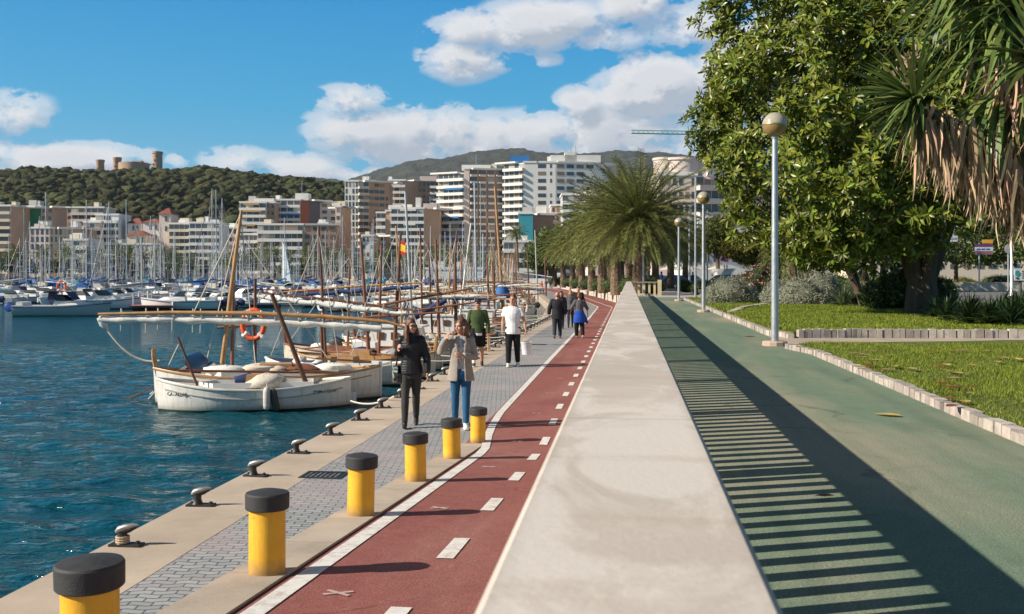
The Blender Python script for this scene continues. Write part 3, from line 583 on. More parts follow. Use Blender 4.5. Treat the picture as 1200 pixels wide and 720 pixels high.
def bld(lab, faces, top, Z, base=.7, deep=14, name='apartment_building', roof=None, fl=3.0):
    """faces: (px0, px1, dZ0, dZ1, style, colour, columns, extras) from left to right"""
    cx = (faces[0][0] + faces[-1][1]) / 2; o = xz(cx, Z, base); t = thing(name, lab, 'building', o)
    top_z = CZ + (HZ - top) / F * Z - base
    rs = random.Random(nbld[0]); nbld[0] += 1
    for fi, fc in enumerate(faces):
        px0, px1, d0, d1, style, colr, cols = fc[:7]; ex = fc[7] if len(fc) > 7 else {}
        ft = CZ + (HZ - ex['top']) / F * Z - base if 'top' in ex else top_z
        fb = max(0, CZ + (HZ - ex['bot']) / F * Z - base) if 'bot' in ex else 0
        a = xz(px0, Z + d0, base) - o; b = xz(px1, Z + d1, base) - o
        u = (b - a); w = u.length; u.normalize(); nrm = Vector((u.y, -u.x, 0))
        ang = math.atan2(u.y, u.x); back = FW * deep
        wl = MB().prism([a.xy, b.xy, (b + back).xy, (a + back).xy], fb, ft); wall = wl.build('wall', WCOL[colr], t)
        nf = max(1, int(round((ft - fb) / fl))); fh = (ft - fb) / nf
        f0 = max(0, int((4.0 - fb) / fh)) if fb == 0 else 0
        def put(key, m, c, dims, par=t):
            q = link(key, unit(key + m.name, m), par, c); q.rotation_euler = (0, 0, ang); q.scale = dims; return q
        if style in ('win', 'balc', 'strip', 'bays') and cols:
            for k in range(f0, nf):
                zf0 = fb + k * fh; zc_ = zf0 + fh * .55
                for c in range(cols):
                    if rs.random() < .06: continue
                    s = (c + .5) / cols * w; ww = w / cols * (.55 if style == 'win' else .84); hh = fh * (.5 if style == 'win' else .66)
                    if style == 'strip': ww, hh = w / cols * .5, fh * .72
                    if ex.get('ww'): ww = ex['ww']
                    mi = rs.choice([0, 0, 0, 1, 1, 2, 3] if style != 'win' else [0, 0, 1, 2])
                    p = a + u * s; put('window', WINM[mi], (p.x + nrm.x * .04, p.y + nrm.y * .04, zc_), (ww, .1, hh))
                if style in ('balc', 'bays'):
                    pm = WCOL[ex.get('par', 'white')]; dep = ex.get('dep', 1.5)
                    runs = [(0, 1)] if style == 'balc' else [((c + .12) / cols, (c + .88) / cols) for c in range(cols)]
                    for r0, r1 in runs:
                        p = a + u * ((r0 + r1) / 2 * w); wid = (r1 - r0) * w
                        put('balcony', pm, (p.x + nrm.x * dep / 2, p.y + nrm.y * dep / 2, zf0 + fh * .10), (wid, dep, fh * ex.get('ph', .40)))
                        if rs.random() < ex.get('awn', .0):
                            aw = WCOL[ex.get('awc', 'blue')]; q0 = rs.uniform(0, .4); q1 = rs.uniform(q0 + .25, 1); pp = a + u * ((r0 + (q0 + q1) / 2 * (r1 - r0)) * w)
                            put('awning', aw, (pp.x + nrm.x * (dep * .55), pp.y + nrm.y * (dep * .55), zf0 + fh * .82), (wid * (q1 - q0), dep * 1.1, fh * .25))
        if ex.get('cap', 1): 
            m_ = (a + b) / 2 + back / 2; put('roof', WCOL[ex.get('rc', 'white')], (m_.x, m_.y, ft + .35), (w + .6, deep + .6, .7)).rotation_euler = (0, 0, ang)
    for rb in (roof or []):
        p0, p1, rt, colr = rb[:4]; a = xz(p0, Z + 3, base) - o; b = xz(p1, Z + 3, base) - o; zt = CZ + (HZ - rt) / F * Z - base
        rf_ = MB().prism([a.xy, b.xy, (b + FW * 6).xy, (a + FW * 6).xy], top_z + .2, zt).build('roof_structure', WCOL[colr], t)
        if R.random() < .6:
            c = (a + b) / 2; MB().tube([(c.x, c.y, zt), (c.x, c.y, zt + R.uniform(2, 5))], .12, 5).build('antenna', STEEL, rf_)
    # rooftop clutter
    for k in range(R.randint(1, 3)):
        fc = R.choice(faces); q = R.uniform(.15, .85); p = xz(fc[0] + (fc[1] - fc[0]) * q, Z + 5, base) - o
        if 'top' in (fc[7] if len(fc) > 7 else {}): continue
        h = R.uniform(1.2, 2.6); MB().box((p.x, p.y, top_z + .7 + h / 2), (R.uniform(1.5, 4), 3, h)).build('roof_shed', WCOL[R.choice(['white', 'grey', 'cream'])], t)
    return t
bld('cream and brown balcony block at the left frame edge', [(-40, 13, 0, 0, 'balc', 'beige', 3, dict(par='cream')), (13, 26, 0, 8, 'plain', 'brown', 0)], 242, 425)
bld('brown flats with green netting near the left frame edge', [(26, 33, 0, 0, 'win', 'brown', 1), (33, 48, 0, 0, 'plain', 'green', 0, dict(bot=276)), (33.01, 48, 2, 2, 'win', 'brown', 2), (48, 62, 0, 3, 'win', 'brown', 2)], 243, 440)
bld('pale grey gabled block with narrow windows on the left shore', [(35, 58, 0, 0, 'strip', 'pale', 4), (58, 84, 0, 4, 'strip', 'beige', 5), (84, 100, 4, 8, 'plain', 'brown', 0)], 268, 405, roof=[(40, 52, 262, 'pale')])
bld('long beige flats with wide windows just under the castle hill', [(66, 84, 0, 0, 'win', 'brown', 3), (84, 122, 0, 0, 'balc', 'beige', 5, dict(par='pale'))], 244, 470)
bld('small white stepped block with bright balcony bands', [(75, 103, 0, 0, 'balc', 'white', 3, dict(ph=.55))], 282, 385)
bld('white terraced flats left of the red-roofed villas', [(98, 118, 0, 0, 'balc', 'white', 3), (112, 139, 3, 3, 'balc', 'coldwhite', 3, dict(top=252))], 261, 425)
bld('long low white villa block below the tiled roofs', [(135, 178, 0, 0, 'win', 'white', 9)], 287, 400)
def villa(lab, p0, p1, top, ridge, Z, colr, cols):
    a = xz(p0, Z, .7); b = xz(p1, Z, .7); t = thing('villa', lab, 'house', (a + b) / 2); o = t.location; w = (b - a).length
    zt = CZ + (HZ - top) / F * Z - .7; zr = CZ + (HZ - ridge) / F * Z - .7
    MB().box((0, 5, zt / 2), (w, 10, zt), TH).build('wall', WCOL[colr], t)
    RF = mm('terracotta_roof', (.22, .07, .045), .85, .3, .5, .3, 3)
    MB().box((0, 5, (zt + zr) / 2), (w + 1.2, 11.4, zr - zt), TH, taper=.18).build('roof', RF, t)
    for k in range(2):
        for c in range(cols):
            q = link('window', unit('window_v', WINM[k]), t, ((c + .5) / cols * w - w / 2, -.02, zt - 2 - 4 * k)); q.scale = (w / cols * .4, .1, 2.0)
villa('white villa with brown hipped roof left of the red tower', 148, 164, 262, 255, 430, 'white', 3)
villa('cream house with low tiled roof below the brown-roofed villa', 146, 170, 276, 270, 415, 'cream', 4)
villa('white villa with long red tiled roof joined to tower', 166, 186, 261, 256, 425, 'white', 3)
villa('slim white tower house with pointed red roof', 185, 198, 251, 243.5, 420, 'pale', 2)
villa('house with small red roof behind the white flats', 203, 218, 262, 257, 440, 'pale', 3)
bld('cream flats with shaded balconies right of the red tower', [(198, 222, 0, 0, 'balc', 'cream', 4, dict(par='cream'))], 263, 415)
bld('bluish white flats with open terraces behind the tall masts', [(222, 257, 0, 0, 'balc', 'coldwhite', 5)], 262, 412, roof=[(246, 256, 257, 'coldwhite')])
bld('pale plain block behind the thin masts left of the awnings', [(257, 283, 0, 0, 'win', 'pale', 5)], 268, 440)
bld('white balcony block with orange awning over the marina', [(281, 312, 0, 0, 'balc', 'white', 4, dict(awn=.25, awc='sand')), (312, 322, 1, 1, 'win', 'brown', 2)], 238, 440, roof=[(298, 321, 232, 'white')])
bld('white balcony block with blue awning, red and slate end walls', [(321, 352, 0, 0, 'balc', 'white', 4, dict(awn=.2)), (352, 362, 0, 4, 'plain', 'rust', 0), (362, 375, 4, 8, 'plain', 'slate', 0), (375, 396, 8, 10, 'win', 'pale', 2, dict(top=236))], 235, 450, roof=[(346, 361.5, 226, 'white')])
bld('low cream block with long window band below the awnings', [(281, 302, 4, 4, 'balc', 'coldwhite', 4, dict(top=275)), (302, 355, 0, 0, 'balc', 'cream', 8), (355, 394, 0, 2, 'win', 'orange', 4)], 264, 405, roof=[(372, 385, 260, 'white')])
bld('tall narrow plain pale pink slab beside the white-striped tower', [(393, 399, 0, 0, 'win', 'pale', 1), (399, 405, 0, 4, 'plain', 'orange', 0)], 243, 425)
bld('brown tower with white vertical window strips on its left', [(404, 420, 0, 0, 'strip', 'white', 4), (420, 432, 0, 2, 'balc', 'brown', 2, dict(par='cream')), (432, 451, 2, 6, 'win', 'orange', 3, dict(ww=2.2)), (451, 456, 6, 8, 'win', 'brown', 1)], 213, 455, roof=[(420, 440, 210.5, 'cream')])
bld('cream balcony tower with brown side behind the front blocks', [(455, 475, 0, 0, 'balc', 'cream', 3), (475, 490, 0, 4, 'plain', 'orange', 0), (490, 504, 4, 5, 'win', 'brown', 3), (504, 515, 5, 5, 'balc', 'brown', 2)], 212, 480, roof=[(492, 512, 206, 'pale')])
bld('low white house with pink panel at the brown tower foot', [(424, 438, 0, 0, 'win', 'white', 3), (438, 442, 0, 2, 'plain', 'orange', 0)], 277, 410)
bld('white balcony block with brown side walls before the towers', [(441, 452, 0, 0, 'balc', 'cream', 2, dict(top=250)), (452, 458, 0, 0, 'plain', 'orange', 0, dict(top=248)), (458, 497, 0, 0, 'balc', 'white', 5, dict(awn=.35, awc='white')), (497, 515, 0, 6, 'plain', 'orange', 0)], 245, 425, roof=[(455, 470, 240, 'white'), (487, 493, 231, 'white'), (496, 512, 238, 'pale')])
bld('tall tower with white balcony bands and blue awnings', [(513.5, 544, 6, 0, 'balc', 'pale', 5, dict(awn=.4, awc='blue', top=203)), (544, 550, 0, 0, 'plain', 'pale', 0), (550, 590, 0, 4, 'bays', 'brown', 4, dict(par='pale', ph=.3, awn=.05))], 198.5, 440, roof=[(541, 575, 192.5, 'white')])
bld('big white hotel block with rows of small windows', [(591, 614, 5, 0, 'balc', 'white', 4), (614, 630, 0, 0, 'plain', 'white', 0), (630, 640, 0, 0, 'win', 'white', 1, dict(ww=3.2)), (640, 651, 0, 0, 'win', 'white', 1, dict(ww=.7)), (651, 697, 0, 3, 'win', 'white', 4, dict(ww=3.0)), (697, 712, 3, 8, 'plain', 'white', 0)], 191, 420, base=1.0, roof=[(598, 620, 181.5, 'blue'), (645, 704, 181, 'white'), (662, 676, 177.5, 'white')])
bld('building wrapped in turquoise scaffold netting', [(608, 624.5, 0, 0, 'plain', 'teal', 0)], 251, 350, base=1.0)
bld('brown-netted building under works beside the turquoise netting', [(624.5, 648, 0, 3, 'plain', 'mesh', 0), (646, 661, 3, 3, 'win', 'pink', 3, dict(top=241))], 252, 355, base=1.0)
bld('grey glass-balcony block behind the big palm', [(659, 700, 0, 0, 'balc', 'grey', 6, dict(par='coldwhite'))], 229, 345, base=1.0)
bld('white low shops and flats at the netted buildings foot', [(590, 626, 0, 0, 'balc', 'white', 6)], 284, 340, base=1.0)
bld('pinkish block with rounded penthouse bays right of the palm', [(772, 816, 0, 0, 'win', 'pale', 6), (816, 868, 0, 4, 'balc', 'pale', 6, dict(par='pale')), (868, 960, 4, 8, 'win', 'pink', 8)], 206, 215, base=1.0)
bld('pale block behind the palm trunks across the road', [(690, 772, 0, 0, 'win', 'pale', 9)], 262, 260, base=1.0)
rb = [o for o in sc.objects if o.get('label', '').startswith('pinkish block with rounded')][0]
for pxx, r_, y0, y1 in ((780, 2.6, 207, 186), (800, 4.2, 207, 187), (826, 3.5, 210, 190)):
    p = xz(pxx, 219, 1.0) - rb.location; za, zb = [CZ + (HZ - yy) / F * 215 - 1 for yy in (y0, y1)]
    MB().lathe([(r_, za), (r_, zb), (r_ * 1.08, zb), (r_ * 1.08, zb + .5), (.1, zb + .5)], (p.x, p.y, 0), 24).build('penthouse_bay', WCOL['pale'], rb, 40)
bld('low white and pale blue marina building on the far quay', [(499, 522, 0, 0, 'win', 'white', 6), (522, 566, 0, 0, 'win', 'coldwhite', 3)], 316, 318, fl=3.4)
# background filler rows seen between the blocks
for k, (p0, p1, tp, zz, cc, cols) in enumerate([(-40, 40, 262, 500, 'pale', 8), (100, 150, 268, 480, 'pink', 7), (236, 290, 278, 480, 'cream', 7), (560, 640, 262, 520, 'pale', 9), (700, 790, 235, 420, 'grey', 9), (866, 1010, 250, 330, 'pale', 12), (1000, 1250, 262, 300, 'cream', 16)]):
    bld(['plain pale flats behind the left edge buildings', 'pink flats half hidden behind the white terraced flats', 'low cream flats behind the tall masts', 'pale far block between the awning tower and hotel', 'grey far block behind the big palm crown', 'pale far block behind the pine trees', 'cream far block behind the garden trees at right'][k], [(p0, p1, 0, 3, 'win', cc, cols)], tp, zz, base=.9)

# tower crane
cr = thing('tower_crane', 'green tower crane jib reaching left above the rounded block', 'crane', xz(872, 480, 1)); o = cr.location
def jib(b, p, q, s):
    p, q = Vector(p), Vector(q); L_ = (q - p).length; n_ = int(L_ / 2.2); ax = (q - p).normalized(); sd_ = ax.cross(Vector((0, 0, 1))); sd_ = sd_.normalized() if sd_.length > .1 else Vector((1, 0, 0)); up_ = sd_.cross(ax)
    cs = [sd_ * s + up_ * -s, sd_ * -s + up_ * -s, up_ * s * .9]
    for c in cs: b.tube([p + c, q + c], .16, 4)
    for i in range(n_):
        e, g_ = p + ax * (L_ * i / n_), p + ax * (L_ * (i + 1) / n_)
        for c1, c2 in ((0, 2), (2, 1), (1, 0)): b.tube([e + cs[c1], g_ + cs[c2]], .09, 3)
CG = mm('crane_green', (.05, .22, .19), .5)
zj = CZ + (HZ - 157) / F * 480 - 1
b = MB(); jib(b, xz(740, 480) - xz(872, 480) + Vector((0, 0, zj + 1)), (2, 0, zj), .8); b.build('jib', CG, cr)
b = MB(); jib(b, (0, 0, 0), (0, 0, zj + 8), 1.0); b.build('mast', CG, cr)
b = MB(); jib(b, (0, 0, zj), (14, 2, zj), .8); b.box((13, 2, zj - 1.5), (3, 2, 3)); b.build('counter_jib', CG, cr)
hk = MB().box((-20, -2.3, zj - 1.0), (2, 1.2, .5)).tube([(-20, -2.3, zj - 1), (-20, -2.3, zj - 9)], .1, 4).box((-20, -2.3, zj - 9.5), (.8, .8, 1.2)); hk.build('hook', CG, cr)
# ------------------------------------------------------------------ boats
def hull_mb(L, B, fb, rb, rs, keel=-.35, transom=False, n=22, pw=2.6):
    """boat along x, bow at +x; returns hull builder, deck builder and the sheer line"""
    h, d = MB(), MB(); R_ = []; D = []; sheer = []; m = 7
    for i in range(n + 1):
        t = -1 + 2 * i / n
        if transom: q = max(0, (t + .2) / 1.2); hb = B / 2 * (1 - q ** pw) ** .8 * (1 - .10 * max(0, -t))
        else: hb = B / 2 * (1 - abs(t) ** pw) ** .8
        hb = max(hb, .025); zs = fb + rb * max(t, 0) ** 2 + rs * max(-t, 0) ** 2
        zk = keel + (abs(keel) * .75 * max(0, t) ** 5) + (0 if transom else abs(keel) * .75 * max(0, -t) ** 5)
        x = t * L / 2; sec = []
        for j in range(-m, m + 1):
            s = abs(j) / m; y = hb * math.sin(s * PI / 2) ** .75 * (1 if j > 0 else -1); z = zk + (zs - zk) * (1 - math.cos(s * PI / 2)) ** (.8 + .5 * max(0, t))
            sec.append((x + (.06 * L * s * max(0, t) ** 6 if transom else .015 * L * s * max(t, 0) ** 4), y, z))
        R_.append(sec); e = hb * .96; xx = sec[-1][0]; sheer.append((xx, hb, zs)); D.append([(xx, -e, zs - .04), (xx, -e * .5, zs - .02), (xx, 0, zs), (xx, e * .5, zs - .02), (xx, e, zs - .04)])
    k = 2 * m + 1
    vs = [p for r in R_ for p in r]; fs = [(i * k + j, (i + 1) * k + j, (i + 1) * k + j + 1, i * k + j + 1) for i in range(n) for j in range(k - 1)]
    h.add(vs, fs, 0); 
    if transom: h.add(R_[0], [tuple(range(k))], 0)
    d.rings(D, 0, cap=False, closed=False); return h, d, sheer
ANTIF = mm('green_antifouling', (.02, .05, .04), .7, .3, 4)
def m_hullpaint(name, c, dirt=1.0, foul=(.03, .05, .035, 1), fz=.045):
    m, nt, b = nodes(name); v = coord(nt); n = noise(nt, coord(nt, (.6, .6, 2)), 2.2, 6, .65); st = noise(nt, coord(nt, (9, 9, .7)), 1.5, 4, .6)
    sp = nd(nt, 'ShaderNodeSeparateXYZ'); nt.links.new(v, sp.inputs[0])
    col = mixc(nt, ramp(nt, n, [(.35, 0), (.7, 1)]), rgba(c), rgba(c, 1 - .18 * dirt)); col = mixc(nt, mth(nt, 'MULTIPLY', ramp(nt, st, [(.5, 0), (.72, 1)]), .45 * dirt), col, (.36, .28, .19, 1))
    hz_ = mth(nt, 'ADD', sp.outputs[2], mth(nt, 'MULTIPLY', n, .1))
    low = mth(nt, 'MULTIPLY', ramp(nt, hz_, [(.10, 1), (.22, 0)]), .6 * dirt); col = mixc(nt, low, col, (.22, .19, .12, 1))
    col = mixc(nt, mth(nt, 'LESS_THAN', sp.outputs[2], fz), col, foul)
    nt.links.new(col, b.inputs['Base Color']); b.inputs['Roughness'].default_value = .35; b.inputs['Coat Weight'].default_value = .2; return m
HULLW = m_hullpaint('weathered_white_hull', (.76, .73, .68)); HULLC = m_hullpaint('cream_hull', (.66, .58, .45)); GEL = m_hullpaint('gelcoat_white', (.78, .77, .75), .25, (.05, .05, .06, 1), .12); HULLB = m_hullpaint('dark_blue_hull', (.02, .04, .09), .1); GELG = m_hullpaint('gelcoat_grey', (.46, .46, .46), .25, (.03, .035, .04, 1))
DECKM = mm('sun_bleached_deck', (.52, .47, .40), .8, .3, 4, .2, 40); CABM = mm('cabin_white', (.72, .71, .68), .45, .08, 2); ORANGE = mm('lifebuoy_orange', (.75, .10, .02), .5, .1, 4); TEAK = mm('teak_rail', (.22, .085, .045), .5, .25, 5)
TEALM = mm('teal_canvas', (.03, .22, .30), .75, .2, 4); REDM = mm('red_canvas', (.42, .03, .02), .7, .2, 4); BEIGEC = mm('beige_canvas', (.55, .48, .38), .8, .15, 4, .2, 30)
def outboard(t, x, y, z, m, tilt=.9, k=1.0):
    b = MB(); c, s = math.cos(tilt), math.sin(tilt)
    def tr(p): px_, pz = p[0] * k, p[1] * k; return (x - (px_ * c + pz * s) - .1, z + pz * c - px_ * s + .15)
    pts = [(-.05, .05), (.05, .38), (.32, .42), (.48, .25), (.45, .02), (.1, -.05)]
    rg = [[(tr(p)[0], y + w * k, tr(p)[1]) for p in [(q_[0] * sc_ + .1 * (1 - sc_), q_[1] * sc_ + .08 * (1 - sc_)) for q_ in pts]] for w, sc_ in ((-.17, .8), (-.13, 1), (.13, 1), (.17, .8))]
    b.rings(rg); o = b.build('outboard_motor', m, t, 50)
    l = MB(); p0, p1, p2 = tr((.2, 0)), tr((.22, -.75)), tr((.38, -.78)); l.tube([(p0[0], y, p0[1]), (p1[0], y, p1[1])], [.07 * k, .05 * k], 6); l.bar((p1[0], y, p1[1]), (p2[0], y, p2[1]), .04, .2 * k); l.tube([(tr((.15, -.75))[0], y, tr((.15, -.75))[1]), (tr((.42, -.75))[0], y, tr((.42, -.75))[1])], .06 * k, 8)
    l.build('motor_leg', mm('motor_grey', (.12, .12, .13), .5), o)
def seg_rope(pts, sag=.3, n=10):
    a, b = Vector(pts[0]), Vector(pts[1]); return [a.lerp(b, i / n) + Vector((0, 0, -sag * 4 * (i / n) * (1 - i / n))) for i in range(n + 1)]
def llaut(lab, mid, head, L=4.8, B=1.75, hull=HULLW, rail=TEAK, mast=None, yard=None, cover=None, cabin=False, posts=True, group='traditional boats moored along the quay', fb=.55, motor=None, junk=True, rs=R):
    t = thing('wooden_boat', lab, 'boat', mid, head, group)
    h, d, sh = hull_mb(L, B, fb, .24, .18); h.build('hull', hull, t, 60); d.build('deck', cover or DECKM, t)
    for s in (-1, 1): MB().tube([(x, s * y * 1.01, z + .01) for x, y, z in sh], .035, 6).build('gunwale', rail, t, 60)
    for s in (-1, 1): MB().tube([(x, s * (y * .985 + .005), z - .2 + .05 * abs(x) / L) for x, y, z in sh[1:-1]], .018, 5).build('rubbing_strake', rail if rs.random() < .5 else mm('grey_line', (.35, .34, .32), .6), t)
    if posts:
        MB().tube([(L * .5 - .02, 0, fb), (L * .51 + .02, 0, fb + .55), (L * .5 + .08, 0, fb + .74)], [.06, .06, .05], 6, flat=1.6).build('stem_post', rail, t)
        MB().tube([(-L * .5, 0, -.1), (-L * .5 - .02, 0, fb + .3)], .05, 6).build('stern_post', hull, t)
    # deck gear: coaming, hatch, engine box, thwarts, bundles
    MB().rings([[(x * L, y * B * s, fb + .02 + z) for x, y in ((-.3, -.26), (.22, -.26), (.3, 0), (.22, .26), (-.3, .26))] for s, z in ((1, 0), (1, .13), (.93, .13), (.9, .02))], cap=False).build('coaming', rail if rs.random() < .4 else CABM, t)
    MB().box((-.02 * L, 0, fb + .16), (.16 * L, B * .36, .3), taper=.9).build('engine_box', CABM if rs.random() < .7 else PALEWOOD, t)
    MB().bar((-L * .46, .02, fb + .3), (-L * .2, .1, fb + .42), .05).build('tiller', WOOD, t)
    if junk:
        for k in range(3):
            x = rs.uniform(-.33, .36) * L; MB().ell((x, rs.uniform(-.25, .25) * B, fb + .15), (rs.uniform(.2, .45), rs.uniform(.15, .3), rs.uniform(.1, .2)), 10, 6, jit=.2).build('bundle', rs.choice([SAILCLOTH, GREYCANVAS, BEIGEC, NAVY, SAILCLOTH, ROPE]), t, 60)
    if cabin:
        z0 = fb + .03; b = MB(); x0, x1 = -.22 * L, .16 * L; w = B * .32
        b.rings([[(x0, -w, z), (x1, -w, z), (x1 + .2, 0, z), (x1, w, z), (x0, w, z)] if z < z0 + .6 else [(x0 - .05, -w * .95, z), (x1 - .05, -w * .95, z), (x1 + .1, 0, z), (x1 - .05, w * .95, z), (x0 - .05, w * .95, z)] for z in (z0, z0 + .75)]); c = b.build('cabin', CABM, t)
        for s in (-1, 1):
            for k in range(3): MB().box((x0 + (x1 - x0) * (.2 + .3 * k), s * (w + .005), z0 + .45), (.26, .03, .26)).build('window', mm('brown_window', (.10, .05, .035), .4), c)
        MB().box(((x0 + x1) / 2, 0, z0 + .78), (x1 - x0 + .3, w * 2.1, .06)).build('roof', CABM, c)
    if mast:
        h_, lean, mmat, mr = mast; mo = MB().tube([(.1 * L, 0, 0.1), (.1 * L + lean * h_, 0, h_)], [mr, mr * .65], 10).build('mast', mmat, t, 60)
        for s in (-1, 1): MB().tube([(.1 * L + lean * h_ * .95, 0, h_ * .95), (-.05 * L, s * B * .46, fb)], .011, 4).build('shroud', ROPE, mo)
        MB().tube([(.1 * L + lean * h_ * .95, 0, h_ * .95), (.48 * L, 0, fb + .3)], .011, 4).build('forestay', ROPE, mo)
        if yard:
            zy, la, lb, tilt, ymat, sail = yard; p = Vector((.1 * L + lean * zy - la, .08, zy - tilt * la)); q_ = Vector((.1 * L + lean * zy + lb, .08, zy + tilt * lb))
            yo = MB().tube([p, (p + q_) / 2 + Vector((0, 0, .03)), q_], [.028, .042, .022], 8).build('yard', ymat, t, 60)
            if sail:
                n_ = 26; pts = []; rr = []
                for i in range(n_ + 1):
                    a = i / n_; pts.append(p.lerp(q_, .03 + .94 * a) + Vector((0, .02, -.10 - .05 * abs(math.sin(a * 16))))); rr.append(.04 + .04 * math.sin(a * PI) ** .6 + .012 * rs.uniform(-1, 1))
                MB().tube(pts, rr, 9).build('furled_sail', sail, yo, 70)
                for i in range(9):
                    e = p.lerp(q_, .06 + .11 * i); MB().tube([e + Vector((0, .12 * math.cos(a) + .02, -.07 + .15 * math.sin(a))) for a in [k * PI / 5 for k in range(11)]], .012, 4).build('sail_tie', ROPE, yo)
    if motor: outboard(t, -L * .47, .1, fb + .05, motor)
    return t
def two(pa, pb):   # mid point and heading from stern point pa to bow point pb
    d = pb - pa; return (pa + pb) / 2, math.atan2(d.y, d.x), d.length
PM = mm('black_lettering', (.02, .02, .025), .6)
def letters(txt, size, loc, rot, parent, m=PM, name='lettering', ext=.004):
    c = bpy.data.curves.new(name, 'FONT'); c.body = txt; c.size = size; c.extrude = ext; c.resolution_u = 2; c.align_x = 'CENTER'; c.align_y = 'CENTER'
    o = bpy.data.objects.new(name, c); dg = bpy.context.evaluated_depsgraph_get(); me = bpy.data.meshes.new_from_object(o.evaluated_get(dg) if False else o); bpy.data.objects.remove(o)
    me.materials.clear(); me.materials.append(m); q = link(name, me, parent, loc); q.rotation_euler = rot; return q
W0 = WATER
# foreground white boat
m_, hd, L_ = two(gp(411, 475.5, W0), gp(187, 481, W0))
fbt = llaut('nearest white wooden boat with fender hanging from its side', m_, hd, L_, 1.75, HULLW, OFFWHITE, posts=False, fb=.50, junk=True)
tt = fbt
MB().tube([(-.42 * L_, -.1, .8), (.4 * L_, .2, .95)], .03, 7).build('spar', TEAK, tt)
MB().tube([(-.26 * L_, .25, .6), (-.08 * L_, .3, 2.75)], [.06, .05], 8).build('leaning_pole', DARKWOOD, tt, 60)
MB().tube([(.30 * L_, .35, .6), (.40 * L_, .3, 1.75)], [.03, .025], 6).build('boat_hook', DARKWOOD, tt)
bf = MB().lathe([(.02, -.02), (.075, .02), (.085, .1), (.085, .42), (.06, .5), (.02, .52)], n=14)
near_s = 1   # side that faces the viewpoint is local +y for a bow pointing left
f_ = bf.build('fender', [mm('grubby_fender', (.50, .46, .42), .6, .2, 8)], tt, 50); f_.location = (-.06 * L_, .95, .08)
f2 = bf.build('fender', [mm('dark_fender', (.05, .045, .04), .7, .3, 8)], tt, 50); f2.location = (-.11 * L_, .93, .04); f2.rotation_euler = (0, .18, 0)
MB().tube([(-.06 * L_, .93, .58), (-.06 * L_, .86, .68)], .012, 5).build('fender_line', ROPE, tt)
MB().box((-.47 * L_ - .1, 0, .18), (.34, .06, .3)).build('rudder', HULLW, tt)
def on_side(x):  # outer hull y at station x just below the gunwale
    t = x / (L_ / 2); return 1.75 / 2 * (1 - abs(t) ** 2.6) ** .8
for txt, xx, zz, sz in (('CATALINA', .40 * L_, .42, .12), ('7ª PM-1 121-97', -.36 * L_, .42, .10)):
    y0, y1 = on_side(xx + .25), on_side(xx - .25); a = math.atan2(y0 - y1, .5)
    letters(txt, sz, (xx, on_side(xx) * .995 + .01, zz), (PI / 2 - .12, 0, PI + a), tt)
# second boat with the long lateen yard
m_, hd, LA = two(gp(445, 466, W0), gp(184, 473.5, W0))
yb = llaut('white wooden boat with tall brown stem post and long furled lateen yard', m_, hd, LA, 1.9, HULLW, PALEWOOD, fb=.64, cover=DECKM)
Zy = 26.4
def loc_of(o, p): return Matrix.Rotation(-o.rotation_euler[2], 3, 'Z') @ (p - o.location)
P_ = lambda x, y, dz=0: loc_of(yb, at(x, y, Zy + dz))
MB().tube([P_(259, 440), P_(271, 340), P_(283, 247)], [.065, .06, .04], 10).build('mast', PALEWOOD, yb, 60)
MB().tube([P_(272, 432, .2), P_(274, 300, .2)], [.05, .04], 8).build('pole', TEAK, yb, 60)
p, q = P_(115, 368.5, -.3), P_(640, 376, -1.5)
ya = MB().tube([P_(115, 368.5, -.2), P_(200, 366.5, -.2), P_(300, 367.5, -.2), P_(380, 371, -.2), P_(452, 377, -.2), P_(483, 386, -.2)], [.04, .05, .058, .055, .045, .025], 10).build('yard', PALEWOOD, yb, 60)
pts = []; rr = []
for i in range(61):
    a = i / 60; x = 117 + a * 330; yv = np.interp(x, [115, 200, 300, 380, 447], [372, 371.5, 373.5, 377, 381.5]); pts.append(P_(x, yv + 1.3 * abs(math.sin(a * 24)) + 2.2, -.1)); rr.append(.105 + .03 * abs(math.sin(a * 24)) + R.uniform(-.012, .012))
MB().tube(pts, rr, 10, flat=.8).build('furled_sail', SAILCLOTH, ya, 80)
for x in (143, 172, 186, 203, 227, 236, 261, 290, 322, 350, 378, 402):
    tb = MB(); c = P_(x, np.interp(x, [115, 200, 300, 380, 447], [370, 369.5, 371.5, 375, 379]), -.1)
    tb.tube([c + Vector((.02 * math.sin(a), .12 * math.cos(a), .17 * math.sin(a))) for a in [k * PI / 6 for k in range(13)]], .014, 5)
    if x < 240: tb.tube([c + Vector((.02, .1, -.1)), c + Vector((.03, .05, -.35 - .2 * R.random()))], .009, 4)
    tb.build('sail_tie', ROPE, ya)
MB().tube(seg_rope((P_(119, 376, -.1), P_(187, 423)), .35, 14), .035, 6).build('sheet_rope', ROPE, yb, 80)
MB().tube([P_(119, 372, -.1), P_(121, 380, -.1), P_(127, 388, -.1)], [.12, .1, .03], 8).build('sail_end', SAILCLOTH, yb, 80)
for a, b in (((283, 249), (240, 432)), ((282, 252), (300, 432)), ((280, 270), (398, 440)), ((283, 249), (192, 440))): MB().tube([P_(*a), P_(*b, .1)], .013, 4).build('stay', ROPE, yb)
for a, b in (((190, 444), (150, 467)), ((186, 447), (176, 462)), ((186, 452), (168, 472))): MB().tube(seg_rope((P_(*a), P_(*b, .3)), .06), .02, 5).build('mooring_rope', ROPE if b[0] > 160 else DARKWOOD, yb)
outboard(yb, LA * .36 + .25, -.2, .95, mm('blue_cowling', (.02, .07, .16), .35, .15, 4, coat=.3), 1.0, 1.15)
